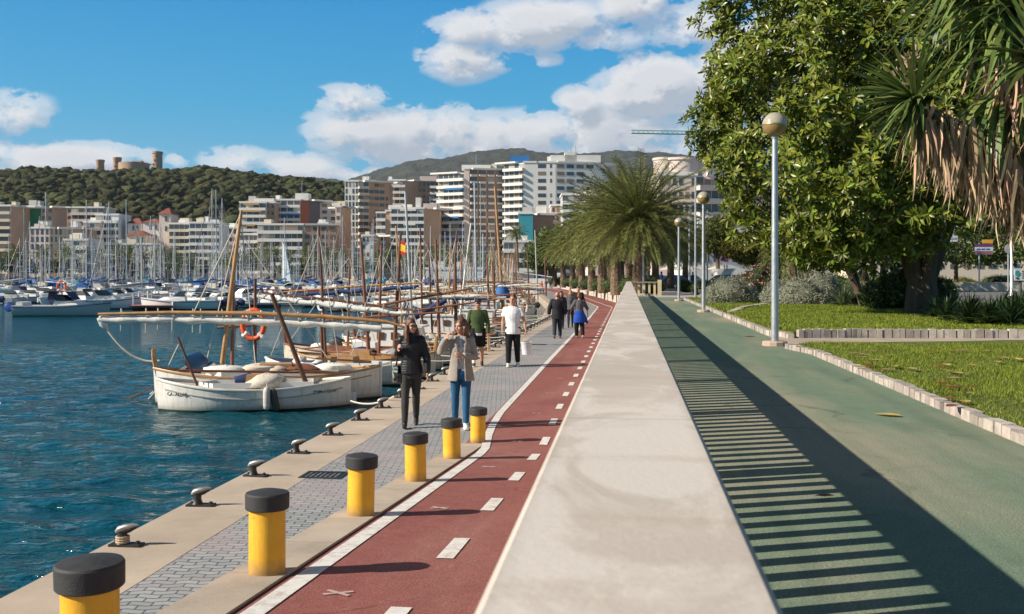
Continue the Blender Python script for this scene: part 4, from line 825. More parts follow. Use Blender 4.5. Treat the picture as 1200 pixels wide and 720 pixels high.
for k in range(4): MB().ell((LA * (.2 - .16 * k), .1, .82), (LA * .1, .35, .12), 12, 6, jit=.18).build('bundle', [SAILCLOTH, BEIGEC, TEAK, SAILCLOTH][k], yb, 60)
# lifebuoy on its post
lb = thing('lifebuoy', 'orange lifebuoy hung on a dark post behind the lateen yard boat', 'lifebuoy', at(297, 380.5, 28.5)); 
b = MB(); rg = []
for i in range(28):
    a = 2 * PI * i / 28; rg.append([((.31 + .075 * math.cos(c)) * math.cos(a), .075 * math.sin(c), (.40 + .075 * math.cos(c)) * math.sin(a)) for c in [2 * PI * j / 10 for j in range(10)]])
b.rings(rg + rg[:1], cap=False); o = b.build('ring', [ORANGE], lb, 80)
for a in (.8, 2.3, 3.9, 5.5): MB().tube([((.31 + dr) * math.cos(a), 0, (.40 + dr) * math.sin(a)) for dr in (-.085, .085)], .082, 10).build('band', WHITE, o)
pp = at(299, 350, 28.6); b = MB().tube([(0, 0, -.3), (0, 0, 3.1)], .045, 7).tube([(-1.0, 0, 2.15), (.15, 0, 2.2)], .03, 5); tag(b.build('mooring_post', DARKWOOD, None, 60, (pp.x, pp.y, WATER)), 'thin dark post carrying the orange lifebuoy', 'post')
for x, y0, y1, zz, lab in ((379, 378, 430, 30, 'short dark mooring post right of the leaning brown pole'), ): 
    p0 = at(x, y1, zz); tag(MB().tube([(0, 0, -.3), (-.08, 0, p0.z * 0 + (y1 - y0) / F * zz + .3)], .05, 7).build('mooring_post', DARKWOOD, None, 60, (p0.x, p0.y, p0.z)), lab, 'post')

# ---- moored row along the quay
def quay_x(Y):
    for (x0, y0), (x1, y1) in zip(qx, qx[1:]):
        if y0 <= Y <= y1: return x0 + (x1 - x0) * (Y - y0) / (y1 - y0)
    return qx[-1][0]
row = []
rs = random.Random(21)
mastspec = {}   # boats whose masts stand out in the photograph: row index -> (height, lean, material, radius)
hulls = [HULLW, HULLW, HULLC, HULLW, GEL, HULLW, HULLB, HULLC]
cnt = {}
def desc(key):
    cnt[key] = cnt.get(key, -1) + 1; return cnt[key]
Y = 29.6; i = 0
mats_mast = [TEAK, DARKWOOD, TEAK, PALEWOOD, ALU, TEAK]
while Y < 185:
    L = rs.uniform(4.4, 5.8); B = rs.uniform(1.6, 2.0); x = quay_x(Y) - 1.0 - L / 2 - rs.uniform(0, .7)
    head = PI if rs.random() < .55 else 0
    head += rs.uniform(-.08, .08)
    hull = hulls[i % len(hulls)] if i > 1 else HULLW; cv = rs.choice([None, None, SAILCLOTH, BLUE, BEIGEC, TEALM, NAVY])
    hm = rs.uniform(4.0, 5.4) * (1 + max(0, Y - 60) * .004); hasm = i % 5 != 3
    mast = (hm, rs.uniform(-.05, .06), mats_mast[(i * 5 + 1) % 6], rs.uniform(.045, .06)) if hasm else None
    yard = (rs.uniform(2.0, 2.9), rs.uniform(1.9, 3.0), rs.uniform(2.2, 3.2), rs.uniform(-.10, .12), rs.choice([TEAK, DARKWOOD, PALEWOOD]), rs.choice([SAILCLOTH, None, None, NAVY, BEIGEC])) if hasm and i % 3 != 1 else None
    cab = i % 4 == 3; mot = rs.choice([None, BLACK, BLUE, GEL]) if not hasm else None
    hn = {HULLW: 'white', HULLC: 'cream', GEL: 'glossy white', HULLB: 'dark blue'}[hull]
    lab = '%s boat with %s, %s in the quay row after the lateen boat' % (hn, ('cabin and mast' if cab and hasm else 'cabin and no mast' if cab else 'mast and yard' if yard else 'bare mast' if hasm else 'no mast'), ordn(i))
    o = llaut(lab, Vector((x, Y, WATER)), head, L, B, hull, rs.choice([TEAK, OFFWHITE, PALEWOOD, TEAK]), mast, yard, cv, cab, posts=rs.random() < .7, fb=rs.uniform(.45, .62), motor=mot, rs=rs)
    row.append((o, Y, L, x))
    Y += rs.uniform(2.05, 2.6) if Y < 70 else rs.uniform(2.6, 3.6); i += 1
# mooring ropes from the boats to the cleats
for k, (o, Y, L, x) in enumerate(row[:16]):
    qq = min(cl_y, key=lambda v: abs(v - Y)) 
    a = Vector((x + L / 2 - .15, Y, WATER + .75)); b_ = Vector((-4.5 if Y < Ybend - 8 else quay_x(Y) + .2, qq, .1))
    tag(MB().tube(seg_rope((a, b_), .12), .018, 5).build('mooring_line', ROPE), 'pale mooring rope from the %s boat of the quay row to its cleat' % ordn(k), 'rope')
a = gp(411, 470, W0 + .6); tag(MB().tube(seg_rope((a, Vector((-4.5, a.y - 1.2, .1))), .1), .018, 5).build('mooring_line', ROPE), 'pale mooring rope from the nearest white boat to the quay', 'rope')
for k in range(4):
    p = Vector((-4.5, cl_y[k], .1)); tag(MB().tube(seg_rope((p, p + Vector((-1.1, .35 - .1 * k, -.85))), .05), .016, 5).build('mooring_line', ROPE), 'loose pale rope hanging off the %s cleat into the water' % ordn(k), 'rope')
# quay ladder / gangplank pale on a boat
def rod(lab, p0, p1, Z, r, m, name='mast', cat='mast'):
    a, b = at(*p0, Z), at(*p1, Z)
    return tag(MB().tube([Vector((0, 0, 0)), b - a], [r, r * .6], 9).build(name, m, None, 60, a), lab, cat)
# masts that stand out between the walkers: each belongs to a boat of the row (nearest in depth)
def add_mast(p0, p1, Z, r, m, yards=()):
    o = min(row, key=lambda q_: abs((q_[0].location - Vector((0, 0, 0))).dot(FW) - Z))[0]
    Zb = o.location.dot(FW)
    inv = lambda p: Matrix.Rotation(-o.rotation_euler[2], 3, 'Z') @ (p - o.location)
    a, b = inv(at(*p0, Zb)), inv(at(*p1, Zb)); mo = MB().tube([a, b], [r, r * .6], 9).build('mast', m, o, 60)
    for (q0, q1, rr_, ym) in yards: MB().tube([inv(at(*q0, Zb - .2)), inv(at(*q1, Zb - .2))], [rr_, rr_ * .7], 7).build('yard', ym, mo, 60)
    return o, mo, inv, Zb
add_mast((433, 428), (423, 283), 31.5, .07, TEAK, [((255, 384), (520, 366), .045, TEAK)])
o, mo, inv, Zb = add_mast((462, 416), (469.5, 274), 36, .075, DARKWOOD, [((434, 360), (553, 338), .05, TEAK)])
fl = MB(); rg = []
fp = [inv(at(x, y, Zb - .05)) for x, y in ((470, 283), (474, 286), (473.5, 295), (470, 299), (469, 290))]
cc = fp[0]
for k, (y0, y1, mi) in enumerate(((282, 286, 0), (286, 294, 1), (294, 298, 0))):
    fl.add([inv(at(469.6, y0, Zb - .06)), inv(at(475.5, y0 + 2.5, Zb - .3)), inv(at(474.5, y1 + 2.5, Zb - .1)), inv(at(469.3, y1, Zb - .06))], [(0, 1, 2, 3)], mi)
fl.build('flag', [REDM, mm('flag_yellow', (.75, .42, .02), .7)], mo)
add_mast((484, 400), (475, 225), 39, .07, ALU)
add_mast((515, 402), (510.7, 281), 41, .075, TEAK, [((435, 371), (583, 351), .05, TEAK)])
add_mast((534.5, 398), (533.5, 297), 44, .09, DARKWOOD, [((485, 372), (523, 352), .16, NAVY)])
add_mast((536, 395), (552, 262), 46, .06, SAILCLOTH)
add_mast((559, 385), (556, 214), 62, .085, ALU)
add_mast((573, 376), (571, 303), 56, .08, TEAK, [((545, 352), (612, 343), .06, TEAK)])
add_mast((580, 378), (578.5, 300), 60, .07, DARKWOOD)
o, mo, inv, Zb = add_mast((590, 368), (580, 219), 74, .13, PALEWOOD, [((560, 345), (622, 338), .06, TEAK)])
MB().tube([inv(at(588, 330, Zb)), inv(at(588.5, 340, Zb)), inv(at(589, 350, Zb))], [.18, .5, .65], 10).build('sail_cover', BLUE, mo, 60)
add_mast((605, 360), (604, 292), 84, .09, TEAK); add_mast((620, 360), (618, 288), 92, .09, DARKWOOD, [((600, 347), (640, 344), .07, TEAK)])
add_mast((630, 352), (627, 270), 110, .11, ALU); add_mast((640, 348), (638.5, 300), 125, .11, TEAK); add_mast((566, 380), (566, 214 + 60), 66, .06, ALU)

# ------------------------------------------------------------------ marina boats (prototypes, then copies)
def motorboat(lab, L=6.4, B=2.3, canopy=NAVY, stripe=NAVY, hull=GEL, motor=NAVY, cab=True):
    t = thing('motorboat', lab, 'motorboat', (0, 0, WATER)); h, d, sh = hull_mb(L, B, .85, .3, .02, -.3, True); h.build('hull', hull, t, 50); d.build('deck', CABM, t)
    for s in (-1, 1): MB().tube([(x, s * (y * 1.0), z - .12) for x, y, z in sh], .055, 5, flat=.5).build('stripe', stripe, t)
    if cab:
        b = MB(); w = B * .36; z0 = .84
        b.rings([[(-.05 * L, -w, z0), (.22 * L, -w * .8, z0), (.36 * L, 0, z0 + .05), (.22 * L, w * .8, z0), (-.05 * L, w, z0)], [(-.04 * L, -w * .85, z0 + .42), (.17 * L, -w * .6, z0 + .36), (.26 * L, 0, z0 + .3), (.17 * L, w * .6, z0 + .36), (-.04 * L, w * .85, z0 + .42)]]); b.build('cabin', CABM, t)
        MB().rings([[(-.02 * L, -w * .9, z0 + .40), (.11 * L, -w * .7, z0 + .36), (.15 * L, 0, z0 + .36), (.11 * L, w * .7, z0 + .36), (-.02 * L, w * .9, z0 + .40)], [(-.08 * L, -w * .8, z0 + .85), (.03 * L, -w * .6, z0 + .85), (.06 * L, 0, z0 + .85), (.03 * L, w * .6, z0 + .85), (-.08 * L, w * .8, z0 + .85)]], cap=False).build('windscreen', GLASS, t)
    if canopy: MB().rings([[(-.30 * L, y, z + 1.25), (-.2 * L, y, z + 1.62), (-.02 * L, y, z + 1.66), (.06 * L, y, z + 1.3)] for y, z in ((-B * .4, -.1), (-B * .25, .04), (0, .08), (B * .25, .04), (B * .4, -.1))], cap=False, closed=False).build('canopy', canopy, t)
    rl = MB()
    for s in (-1, 1):
        rl.tube([(x, s * y * .9, z + .32 * min(1, max(0, (x / L + .02) * 6))) for x, y, z in sh[10:]], .02, 4)
        for x, y, z in sh[11::3]: rl.tube([(x, s * y * .9, z), (x, s * y * .9, z + .3)], .015, 4)
    rl.build('rail', ALU, t)
    outboard(t, -L * .5, 0, .6, motor, .75, 1.5); 
    MB().box((-.42 * L, 0, 1.0), (.5, B * .75, .3)).build('seat', CABM, t)
    f = bf.build('fender', WHITE, t, 50); f.location = (.1 * L, B * .5 + .06, .25); return t
def sailboat(lab, L=9.5, B=3.0, H=13.5, hull=GEL, cover=BLUE, stripe=NAVY):
    t = thing('sailboat', lab, 'sailboat', (0, 0, WATER)); h, d, sh = hull_mb(L, B, 1.05, .3, .05, -.4, True, 14); h.build('hull', hull, t, 50); d.build('deck', CABM, t)
    b = MB(); b.rings([[(-.18 * L, -B * .3, 1.0), (.22 * L, -B * .2, 1.05), (.3 * L, 0, 1.05), (.22 * L, B * .2, 1.05), (-.18 * L, B * .3, 1.0)], [(-.16 * L, -B * .24, 1.5), (.16 * L, -B * .15, 1.4), (.22 * L, 0, 1.35), (.16 * L, B * .15, 1.4), (-.16 * L, B * .24, 1.5)]]); c = b.build('cabin', CABM, t)
    for s in (-1, 1): MB().box((0, s * B * .255, 1.27), (.2 * L, .05, .16), -s * .1).build('window', GLASS, c)
    mo = MB().tube([(.08 * L, 0, 1.2), (.07 * L, 0, H)], [.085, .06], 6).build('mast', ALU, t)
    sp = MB()
    for q in (.45, .72): sp.tube([(.08 * L, -B * .33, H * q), (.08 * L, B * .33, H * q)], .05, 4)
    for s in (-1, 1): sp.tube([(.075 * L, 0, H * .97), (.08 * L, s * B * .33, H * .72), (.08 * L, s * B * .33, H * .45), (.06 * L, s * B * .46, 1.0)], .012, 3)
    sp.tube([(.075 * L, 0, H * .98), (-.49 * L, 0, 1.1)], .012, 3); sp.build('rigging', ALU, mo)
    MB().tube([(.075 * L, 0, H * .97), (.49 * L, 0, 1.35)], [.02, .055], 5).build('furled_jib', cover, mo)
    MB().tube([(.07 * L, 0, 2.3), (-.35 * L, 0, 2.15)], .06, 5).build('boom', ALU, t)
    MB().tube([(.065 * L, 0, 2.75), (-.1 * L, 0, 2.5), (-.35 * L, 0, 2.3)], [.12, .24, .11], 7, flat=.7).build('sail_cover', cover, t)
    MB().rings([[(x, y, z) for x, z in ((-.22 * L, 1.5), (-.2 * L, 2.1), (-.1 * L, 2.15), (-.04 * L, 1.5))] for y in (-B * .28, 0, B * .28)], cap=False, closed=False).build('spray_hood', cover, t)
    return t
def recolor(o, part, m):
    for c in [o] + list(o.children) + [g_ for c_ in o.children for g_ in c_.children]:
        if c.name.split('.')[0] in part and c.data and c.material_slots: c.material_slots[0].link = 'OBJECT'; c.material_slots[0].material = m
def place(o, px, Z, rz): o.location = xz(px, Z, WATER); o.rotation_euler = (0, 0, rz)
# large motorboat at left
mb0 = motorboat('white motorboat with navy cabin cover and tilted blue outboard motor', 7.0, 2.4, None, NAVY, GELG, mm('royal_blue_cowling', (.015, .05, .25), .4))
place(mb0, 72, 82, TH + .06); mb0.location.z = WATER
MB().rings([[(x, y, z) for x, z in ((-.75, 1.25), (-.62, 2.0), (.65, 1.95), (1.2, 1.3))] for y in (-.95, -.5, 0, .5, .95)], cap=False, closed=False).build('cockpit_cover', NAVY, mb0)
mp = motorboat('white motorboat'); sbp = sailboat('white sailboat')
mps, sps = [], []
dark = sailboat('dark blue hulled sailing yacht with tall mast right of the pontoon', 12, 3.4, 17.0, HULLB, BLUE); place(dark, 249, 150, TH + 2.9)
big = [(247, 223, 150, BLUE), (253.5, 221, 153, NAVY), (258.5, 232, 156, BEIGEC), (57, 225, 165, BLUE), (100, 234, 150, BLUE), (124.5, 237, 150, GREYCANVAS), (142.5, 234, 160, NAVY), (22.5, 244, 170, BEIGEC), (120, 243, 165, BLUE), (186, 262, 170, NAVY), (332, 255, 190, BLUE), (405, 252, 200, BEIGEC), (437, 262, 200, NAVY), (543, 262, 200, BLUE), (559, 213, 210, BEIGEC), (504, 265, 190, NAVY)]
def setmast(o, H, H0): 
    for c in o.children:
        if c.name.split('.')[0] == 'mast': c.scale = (1, 1, H / H0)
colname = {NAVY: 'navy', BLUE: 'blue', BEIGEC: 'beige', GREYCANVAS: 'grey', TEALM: 'teal', SAILCLOTH: 'white', WHITE: 'white'}
for k, (px, top, Z, cv) in enumerate(big):
    if k == 0: place(dark, px - 1, Z, TH + .3); setmast(dark, (HZ - top) / F * Z + CZ - WATER, 17); continue
    o = dup(sbp, label='tall-masted white sailboat with %s covers, %s tallest mast by the inner pontoons' % (colname[cv], ordn(k - 1)), group='larger sailboats at the inner pontoons')
    place(o, px, Z, TH + R.choice([1.57, -1.57, .3, 2.9]) + R.uniform(-.2, .2)); recolor(o, ('sail_cover', 'furled_jib', 'spray_hood'), cv); setmast(o, (HZ - top) / F * Z + CZ - WATER, 13.5)
# boats on both sides of the brown pontoon and by the grey pontoon
inner = [(13, 116, 1.75, None), (36, 122, 1.6, BLUE), (60, 112, 2.0, GREYCANVAS), (96, 104, 1.2, None), (122, 108, .5, NAVY), (118, 98, .25, None), (138, 114, .6, None), (150, 122, .5, BLUE), (78, 126, 1.5, WHITE), (140, 132, 1.4, NAVY), (104, 130, 1.4, BEIGEC), (50, 134, 1.5, None),
         (214, 96, 3.3, BEIGEC), (240, 98, 3.1, WHITE), (262, 103, 3.0, BLUE), (232, 110, 3.3, GREYCANVAS), (285, 112, 2.9, None), (300, 124, 3.2, TEALM), (236, 122, 3.2, NAVY), (196, 134, 3.2, WHITE), (276, 128, 3.1, BEIGEC),
         (398, 94, 1.2, WHITE), (420, 92, 1.9, None), (446, 88, 1.3, NAVY), (470, 93, 1.6, TEALM), (492, 87, 1.4, WHITE), (515, 92, 1.7, BLUE), (540, 97, 1.5, BEIGEC), (385, 118, 2.7, None), (430, 124, .3, NAVY), (480, 122, 2.9, None), (520, 128, .2, WHITE), (560, 122, 1.5, BLUE), (455, 112, 1.5, None), (500, 108, 1.6, GREYCANVAS), (580, 112, 1.4, None), (550, 140, 1.5, WHITE), (590, 140, 1.4, TEALM), (602, 158, 1.5, None), (575, 165, 1.5, NAVY), (330, 110, 2.8, WHITE), (350, 126, 3.1, BLUE)]
for k, (px, Z, a, cv) in enumerate(inner):
    zone = 'left of the brown pontoon' if px < 160 else 'right of the brown pontoon' if px < 320 else 'by the grey pontoon'
    i = desc(zone); s = R.uniform(.8, 1.15)
    if k == 0: o = mp; o.scale = (s,) * 3; o['group'] = 'motorboats at the inner pontoons'
    else: o = dup(mp, scale=s, group='motorboats at the inner pontoons')
    o['label'] = '%s motorboat with %s, %s of those %s' % (R.choice(['small', 'white', 'open']) if s < 1 else 'big white', (colname.get(cv, '') + ' canopy') if cv else 'bare cockpit', ordn(i), zone)
    place(o, px, Z, TH + a)
    if cv: recolor(o, ('canopy',), cv)
    else:
        for c in list(o.children):
            if c.name.split('.')[0] == 'canopy': bpy.data.objects.remove(c)
for k, (px, Z, a, cv, H) in enumerate([(266, 118, 3.0, NAVY, 9), (290, 120, 3.1, BLUE, 8), (160, 126, .4, GREYCANVAS, 9.5), (176, 140, .4, BLUE, 13), (28, 140, 1.5, NAVY, 10), (310, 138, 3, BEIGEC, 9)]):
    o = dup(sbp, scale=.85, label='sailboat with %s covers lying side-on, %s beside the inner pontoons' % (colname[cv], ordn(k)), group='larger sailboats at the inner pontoons'); place(o, px, Z, TH + a); recolor(o, ('sail_cover', 'furled_jib', 'spray_hood'), cv); setmast(o, H, 13.5)
# red-striped cruiser and the light sail behind it
cz = motorboat('white cabin cruiser with dark red hull stripe at the far berth', 13, 3.6, GREYCANVAS, REDM, GEL, BLACK); place(cz, 338, 165, TH + 3.14); cz.scale = (1, 1, 1.3)
for c in cz.children:
    if c.name.startswith('stripe'): c.scale = (1, 1.0, 1); 
MB().rings([[(x, s * 1.84 * (1 - max(0, x / 6.8) ** 3), z) for x in [-6.3 + .8 * i for i in range(16)]] for s in (1,) for z in (.45, .85)], cap=False, closed=False).build('hull_band', REDM, cz)
MB().rings([[(x, s * 1.84 * (1 - max(0, x / 6.8) ** 3), z) for x in [-6.3 + .8 * i for i in range(16)]] for s in (-1,) for z in (.45, .85)], cap=False, closed=False).build('hull_band', REDM, cz)
sl = thing('sailing_dinghy', 'small boat with pale blue hoisted sail in the far marina', 'sailboat', xz(332, 230, WATER), TH + 2.6)
h, d, sh = hull_mb(7, 2.2, .8, .25, .05, -.3, True, 12); h.build('hull', GEL, sl, 50); d.build('deck', CABM, sl)
MB().tube([(.3, 0, .7), (.3, 0, 11.4)], .08, 6).build('mast', ALU, sl)
b = MB(); rg = []
for i in range(9):
    q = i / 8; rg.append([(.28 - 2.9 * u * (1 - q) ** .8, .35 * math.sin(u * PI) * (1 - q), 1.4 + 9.8 * q) for u in (0, .25, .5, .75, 1)])
b.rings(rg, cap=False, closed=False); b.build('sail', mm('pale_blue_sail', (.50, .60, .66), .7, .05, 1, trans=.2), sl, 80)
# far rows
names = ['front', 'second', 'third', 'fourth', 'rear']
rowsZ = [196, 222, 246, 268, 290]; nfar = 0
for r_, Zr in enumerate(rowsZ):
    px = -14 + R.uniform(0, 8) if r_ else -10; i = 0
    while px < (585 if r_ > 1 else 560):
        if r_ == 0 and (310 < px < 372): px += 10; continue
        Z = Zr + R.uniform(-4, 4); ms = R.random() < (.30 if r_ < 2 else .12); cv = R.choice([BLUE, NAVY, BLUE, BEIGEC, GREYCANVAS, TEALM, SAILCLOTH]); a = TH + R.choice([1.57, -1.57, 1.57]) + R.uniform(-.25, .25)
        lab = '%s with %s cover, %s from left in the %s row of the far marina' % ('%s', colname[cv], ordn(i), names[r_])
        if ms:
            o = dup(mp, scale=(R.uniform(1.0, 1.6),) * 3, label=lab % 'white motorboat', group='motorboats in the far marina rows')
            recolor(o, ('canopy',), cv); place(o, px, Z, a)
            for c in list(o.children):
                if c.name.split('.')[0] in ('rail', 'fender', 'outboard_motor', 'seat'):
                    for g_ in list(c.children): bpy.data.objects.remove(g_)
                    bpy.data.objects.remove(c)
        else:
            o = dup(sbp, scale=(R.uniform(.85, 1.2),) * 3, label=lab % ('white sailboat' if r_ else 'white yacht'), group='sailboats in the far marina rows'); recolor(o, ('sail_cover', 'furled_jib', 'spray_hood'), cv); place(o, px, Z, a); setmast(o, R.choice([7, 8, 8.5, 9, 9.5, 10, 10.5, 11, 12, 13, 15]), 13.5)
            if R.random() < .14: recolor(o, ('hull',), HULLB)
        px += R.uniform(12, 20) * 225 / Zr; i += 1; nfar += 1
bpy.data.objects.remove(sbp) if False else place(sbp, 371, 214, TH + 1.4)
tag(sbp, 'white sailboat with blue covers just right of the pale blue sail', 'sailboat', 'sailboats in the far marina rows')
# pontoons
POB = mm('brown_pontoon_deck', (.24, .11, .09), .85, .25, .8, .2, 8, stretch=(1, 1, 1)); POG = m_concrete('pontoon_concrete', (.36, .33, .30), .8, .2)
def pontoon(lab, p0, p1, w, m, posts=6):
    a, b = Vector(p0), Vector(p1); mid = (a + b) / 2; d = b - a; t = thing('pontoon', lab, 'pontoon', (mid.x, mid.y, WATER), math.atan2(d.y, d.x)); L_ = d.length
    MB().box((0, 0, .42), (L_, w, .16)).build('deck', m, t)
    for k in range(int(L_ / 5)): MB().box((-L_ / 2 + 2.5 + 5 * k, 0, .1), (2.6, w * .9, .5)).build('float', BLACK, t)
    for k in range(posts):
        x = -L_ / 2 + L_ * (k + .5) / posts
        for s in (-1, 1): MB().tube([(x, s * (w / 2 - .12), .5), (x, s * (w / 2 - .12), 1.55)], .09, 6).build('service_post', WHITE if k % 2 else STEEL, t)
pontoon('brown decked pontoon between the moored motorboats at left', xz(176, 93, 0), xz(206, 140, 0), 3.6, POB, 8)
pontoon('grey concrete pontoon across the inner basin', xz(282, 102, 0), xz(470, 108, 0), 2.2, POG, 5)
pontoon('far grey pontoon before the front marina row', xz(-20, 186, 0), xz(330, 188, 0), 2.5, POG, 14)
pontoon('far grey pontoon before the right hand marina rows', xz(370, 184, 0), xz(575, 180, 0), 2.5, POG, 8)
rb2 = dup(lb, xz(72, 104, 1.4), TH, 'round red and white lifebuoy above the motorboats at far left', 1.35)
p0 = xz(72, 104.3, 0); tag(MB().tube([(0, 0, -.8), (0, 0, 2.0)], .06, 7).build('mooring_post', STEEL, None, 60, p0), 'steel post holding the red and white lifebuoy', 'post')
# white ramp shelter at the end of the row
t = thing('quay_shelter', 'white sloping shelter wall at the far end of the moored row', 'shelter', xz(628, 205, .0), TH)
MB().prism([(-5, 0), (4.5, 0), (4.5, 3), (-5, 3)], 0, 2.0).build('wall', WHITE, t); MB().rings([[(-5.2, -.3, 3.6), (4.8, -.3, 2.1), (4.8, -.3, 1.95), (-5.2, -.3, 3.4)], [(-5.2, 3.3, 3.6), (4.8, 3.3, 2.1), (4.8, 3.3, 1.95), (-5.2, 3.3, 3.4)]]).build('roof', WHITE, t); MB().box((-3.4, -.02, 1.3), (1.6, .1, .8)).build('window', GLASS, t)
# ------------------------------------------------------------------ foliage tools
def frames(d, a):
    d = d / np.linalg.norm(d, axis=-1, keepdims=True); z = a - (a * d).sum(-1, keepdims=True) * d; z = z / (np.linalg.norm(z, axis=-1, keepdims=True) + 1e-9); return d, np.cross(z, d), z
LEAF = np.array([(0, 0, 0), (.35, -.15, .035), (.75, -.13, .02), (1, 0, -.07), (.75, .13, .02), (.35, .15, .035), (.55, 0, -.02)]); LEAFF = np.array([(0, 1, 2, 6), (6, 2, 3, 3), (0, 6, 4, 5), (6, 3, 4, 4)])
LEAF5 = np.array([(0, 0, 0), (.5, -.2, .03), (1, 0, -.06), (.5, .2, .03)]); LEAF5F = np.array([(0, 1, 2, 3)])
def leaf_mesh(pos, d, up_, size, tmpl, faces, wide=1.0):
    x, y, z = frames(d, up_); n = len(pos); T = tmpl * np.array([1, wide, 1])
    v = pos[:, None] + size[:, None, None] * (T[None, :, 0:1] * x[:, None] + T[None, :, 1:2] * y[:, None] + T[None, :, 2:3] * z[:, None])
    f = faces[None] + (np.arange(n) * len(T))[:, None, None]; return v.reshape(-1, 3), f.reshape(-1, faces.shape[1])
def polys(name, v, f, m):   # drops the doubled corner of triangles
    me = bpy.data.meshes.new(name); me.from_pydata(v.tolist(), [], [tuple(dict.fromkeys(q)) for q in f.tolist()]); me.materials.append(m); me.update(); return me
def rnd_dir(n, rs): d = rs.normal(size=(n, 3)); return d / np.linalg.norm(d, axis=1, keepdims=True)
def leafcloud(name, blobs, n, size, m, rs, upbias=.4, shell=.35, wide=1.0, parent=None, bottom=-.75):
    """n small leaves spread through the outer shell of lumpy ellipsoids: (centre, radii)"""
    vol = np.array([b[1][0] * b[1][1] + b[1][1] * b[1][2] for b in blobs]); k = rs.choice(len(blobs), n, p=vol / vol.sum())
    C = np.array([b[0] for b in blobs])[k]; Rr = np.array([b[1] for b in blobs])[k]; d = rnd_dir(n, rs); d[:, 2] = np.maximum(d[:, 2], bottom * rs.uniform(.7, 1, n))
    lump = 1 + .10 * np.sin(d[:, 0] * 7 + k) * np.sin(d[:, 1] * 6 + 2 * k) + .08 * np.sin(d[:, 2] * 9 + k * 3)
    q = (1 - shell * rs.uniform(0, 1, n) ** 1.5) * lump; pos = C + d * Rr * q[:, None]
    ld = d * .5 + rnd_dir(n, rs) * .9 + np.array([0, 0, upbias * .3]); v, f = leaf_mesh(pos, ld, d + rnd_dir(n, rs) * .5 + np.array([0, 0, upbias]), size * rs.uniform(.7, 1.3, n), LEAF5, LEAF5F, wide)
    return link(name, npmesh(name, v, f, m), parent)
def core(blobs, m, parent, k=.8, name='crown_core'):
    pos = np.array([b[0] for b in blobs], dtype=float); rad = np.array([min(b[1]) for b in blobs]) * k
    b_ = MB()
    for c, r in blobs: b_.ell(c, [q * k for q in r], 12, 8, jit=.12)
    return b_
BARK = mat('grey_brown_bark', (.11, .075, .05), .9, .35, 5, .6, 18, stretch=(1, 1, .3)); PBARK = mat('palm_bark', (.17, .11, .07), .9, .4, 6, .8, 14, stretch=(1, 1, 1.6))
def leafmat(name, c, isl=.9, rough=.45, tr=.25, spec=.4): return mat(name, c, rough, .2, 2, island=isl, trans=tr, spec=spec)
FICL = leafmat('rubber_tree_leaf', (.145, .175, .02), 1.2, .36, .28, .4); PALML = leafmat('date_palm_leaflet', (.155, .165, .043), 1.3, .45, .2); YUCL = leafmat('sword_leaf', (.13, .18, .05), .9, .38, .25); DEADL = leafmat('dead_leaf_straw', (.54, .37, .24), .5, .7, .2, .15)
SILV = leafmat('silver_leaf', (.25, .26, .19), .7, .75, .15, .2); HEDG = leafmat('hedge_leaf', (.075, .11, .02), 1.0, .5, .2); OLEA = leafmat('oleander_leaf', (.05, .075, .022), .9, .5, .2); PINK = leafmat('oleander_flower', (.55, .22, .17), .7, .6, .2); PINL = leafmat('pine_needle', (.11, .12, .022), 1.0, .6, .25, .2); PINY = leafmat('yellowish_pine_needle', (.21, .19, .028), 1.0, .6, .2, .2); DKST = leafmat('dark_strap_leaf', (.022, .045, .012), .9, .4, .15)  # PINY is a yellowish needle tone, paler than PINL
# ---------------- strap leaves (yucca, agapanthus) and feather palms
def straps(mb, c, n, L, w, droop, rs, axis=(0, 0, 1), spread=(0.1, 1.5), segs=5, mi=0):
    c = Vector(c); ax = Vector(axis).normalized(); e1 = ax.orthogonal().normalized(); e2 = ax.cross(e1)
    for i in range(n):
        f = rs.uniform(0, 2 * PI); a = rs.uniform(*spread); d = (e1 * math.cos(f) + e2 * math.sin(f)) * math.sin(a) + ax * math.cos(a); l = L * rs.uniform(.75, 1.1); sd_ = d.cross(Vector((0, 0, 1)))
        sd_ = sd_.normalized() if sd_.length > .05 else e1; tw = rs.uniform(-.5, .5); up_ = sd_.cross(d); sd_ = (sd_ * math.cos(tw) + up_ * math.sin(tw)); p = c.copy(); vs = []; k_ = droop * rs.uniform(.5, 1.4)
        for s in range(segs + 1):
            q = s / segs; ww = w * (.6 + .8 * q if q < .4 else .92 * (1 - ((q - .4) / .6) ** 1.6) + .02); vs += [p - sd_ * ww / 2, p + sd_ * ww / 2]; p = p + d * (l / segs); d = (d + Vector((0, 0, -k_ / segs))).normalized()
        mb.add(vs, [(2 * s, 2 * s + 1, 2 * s + 3, 2 * s + 2) for s in range(segs)], mi)
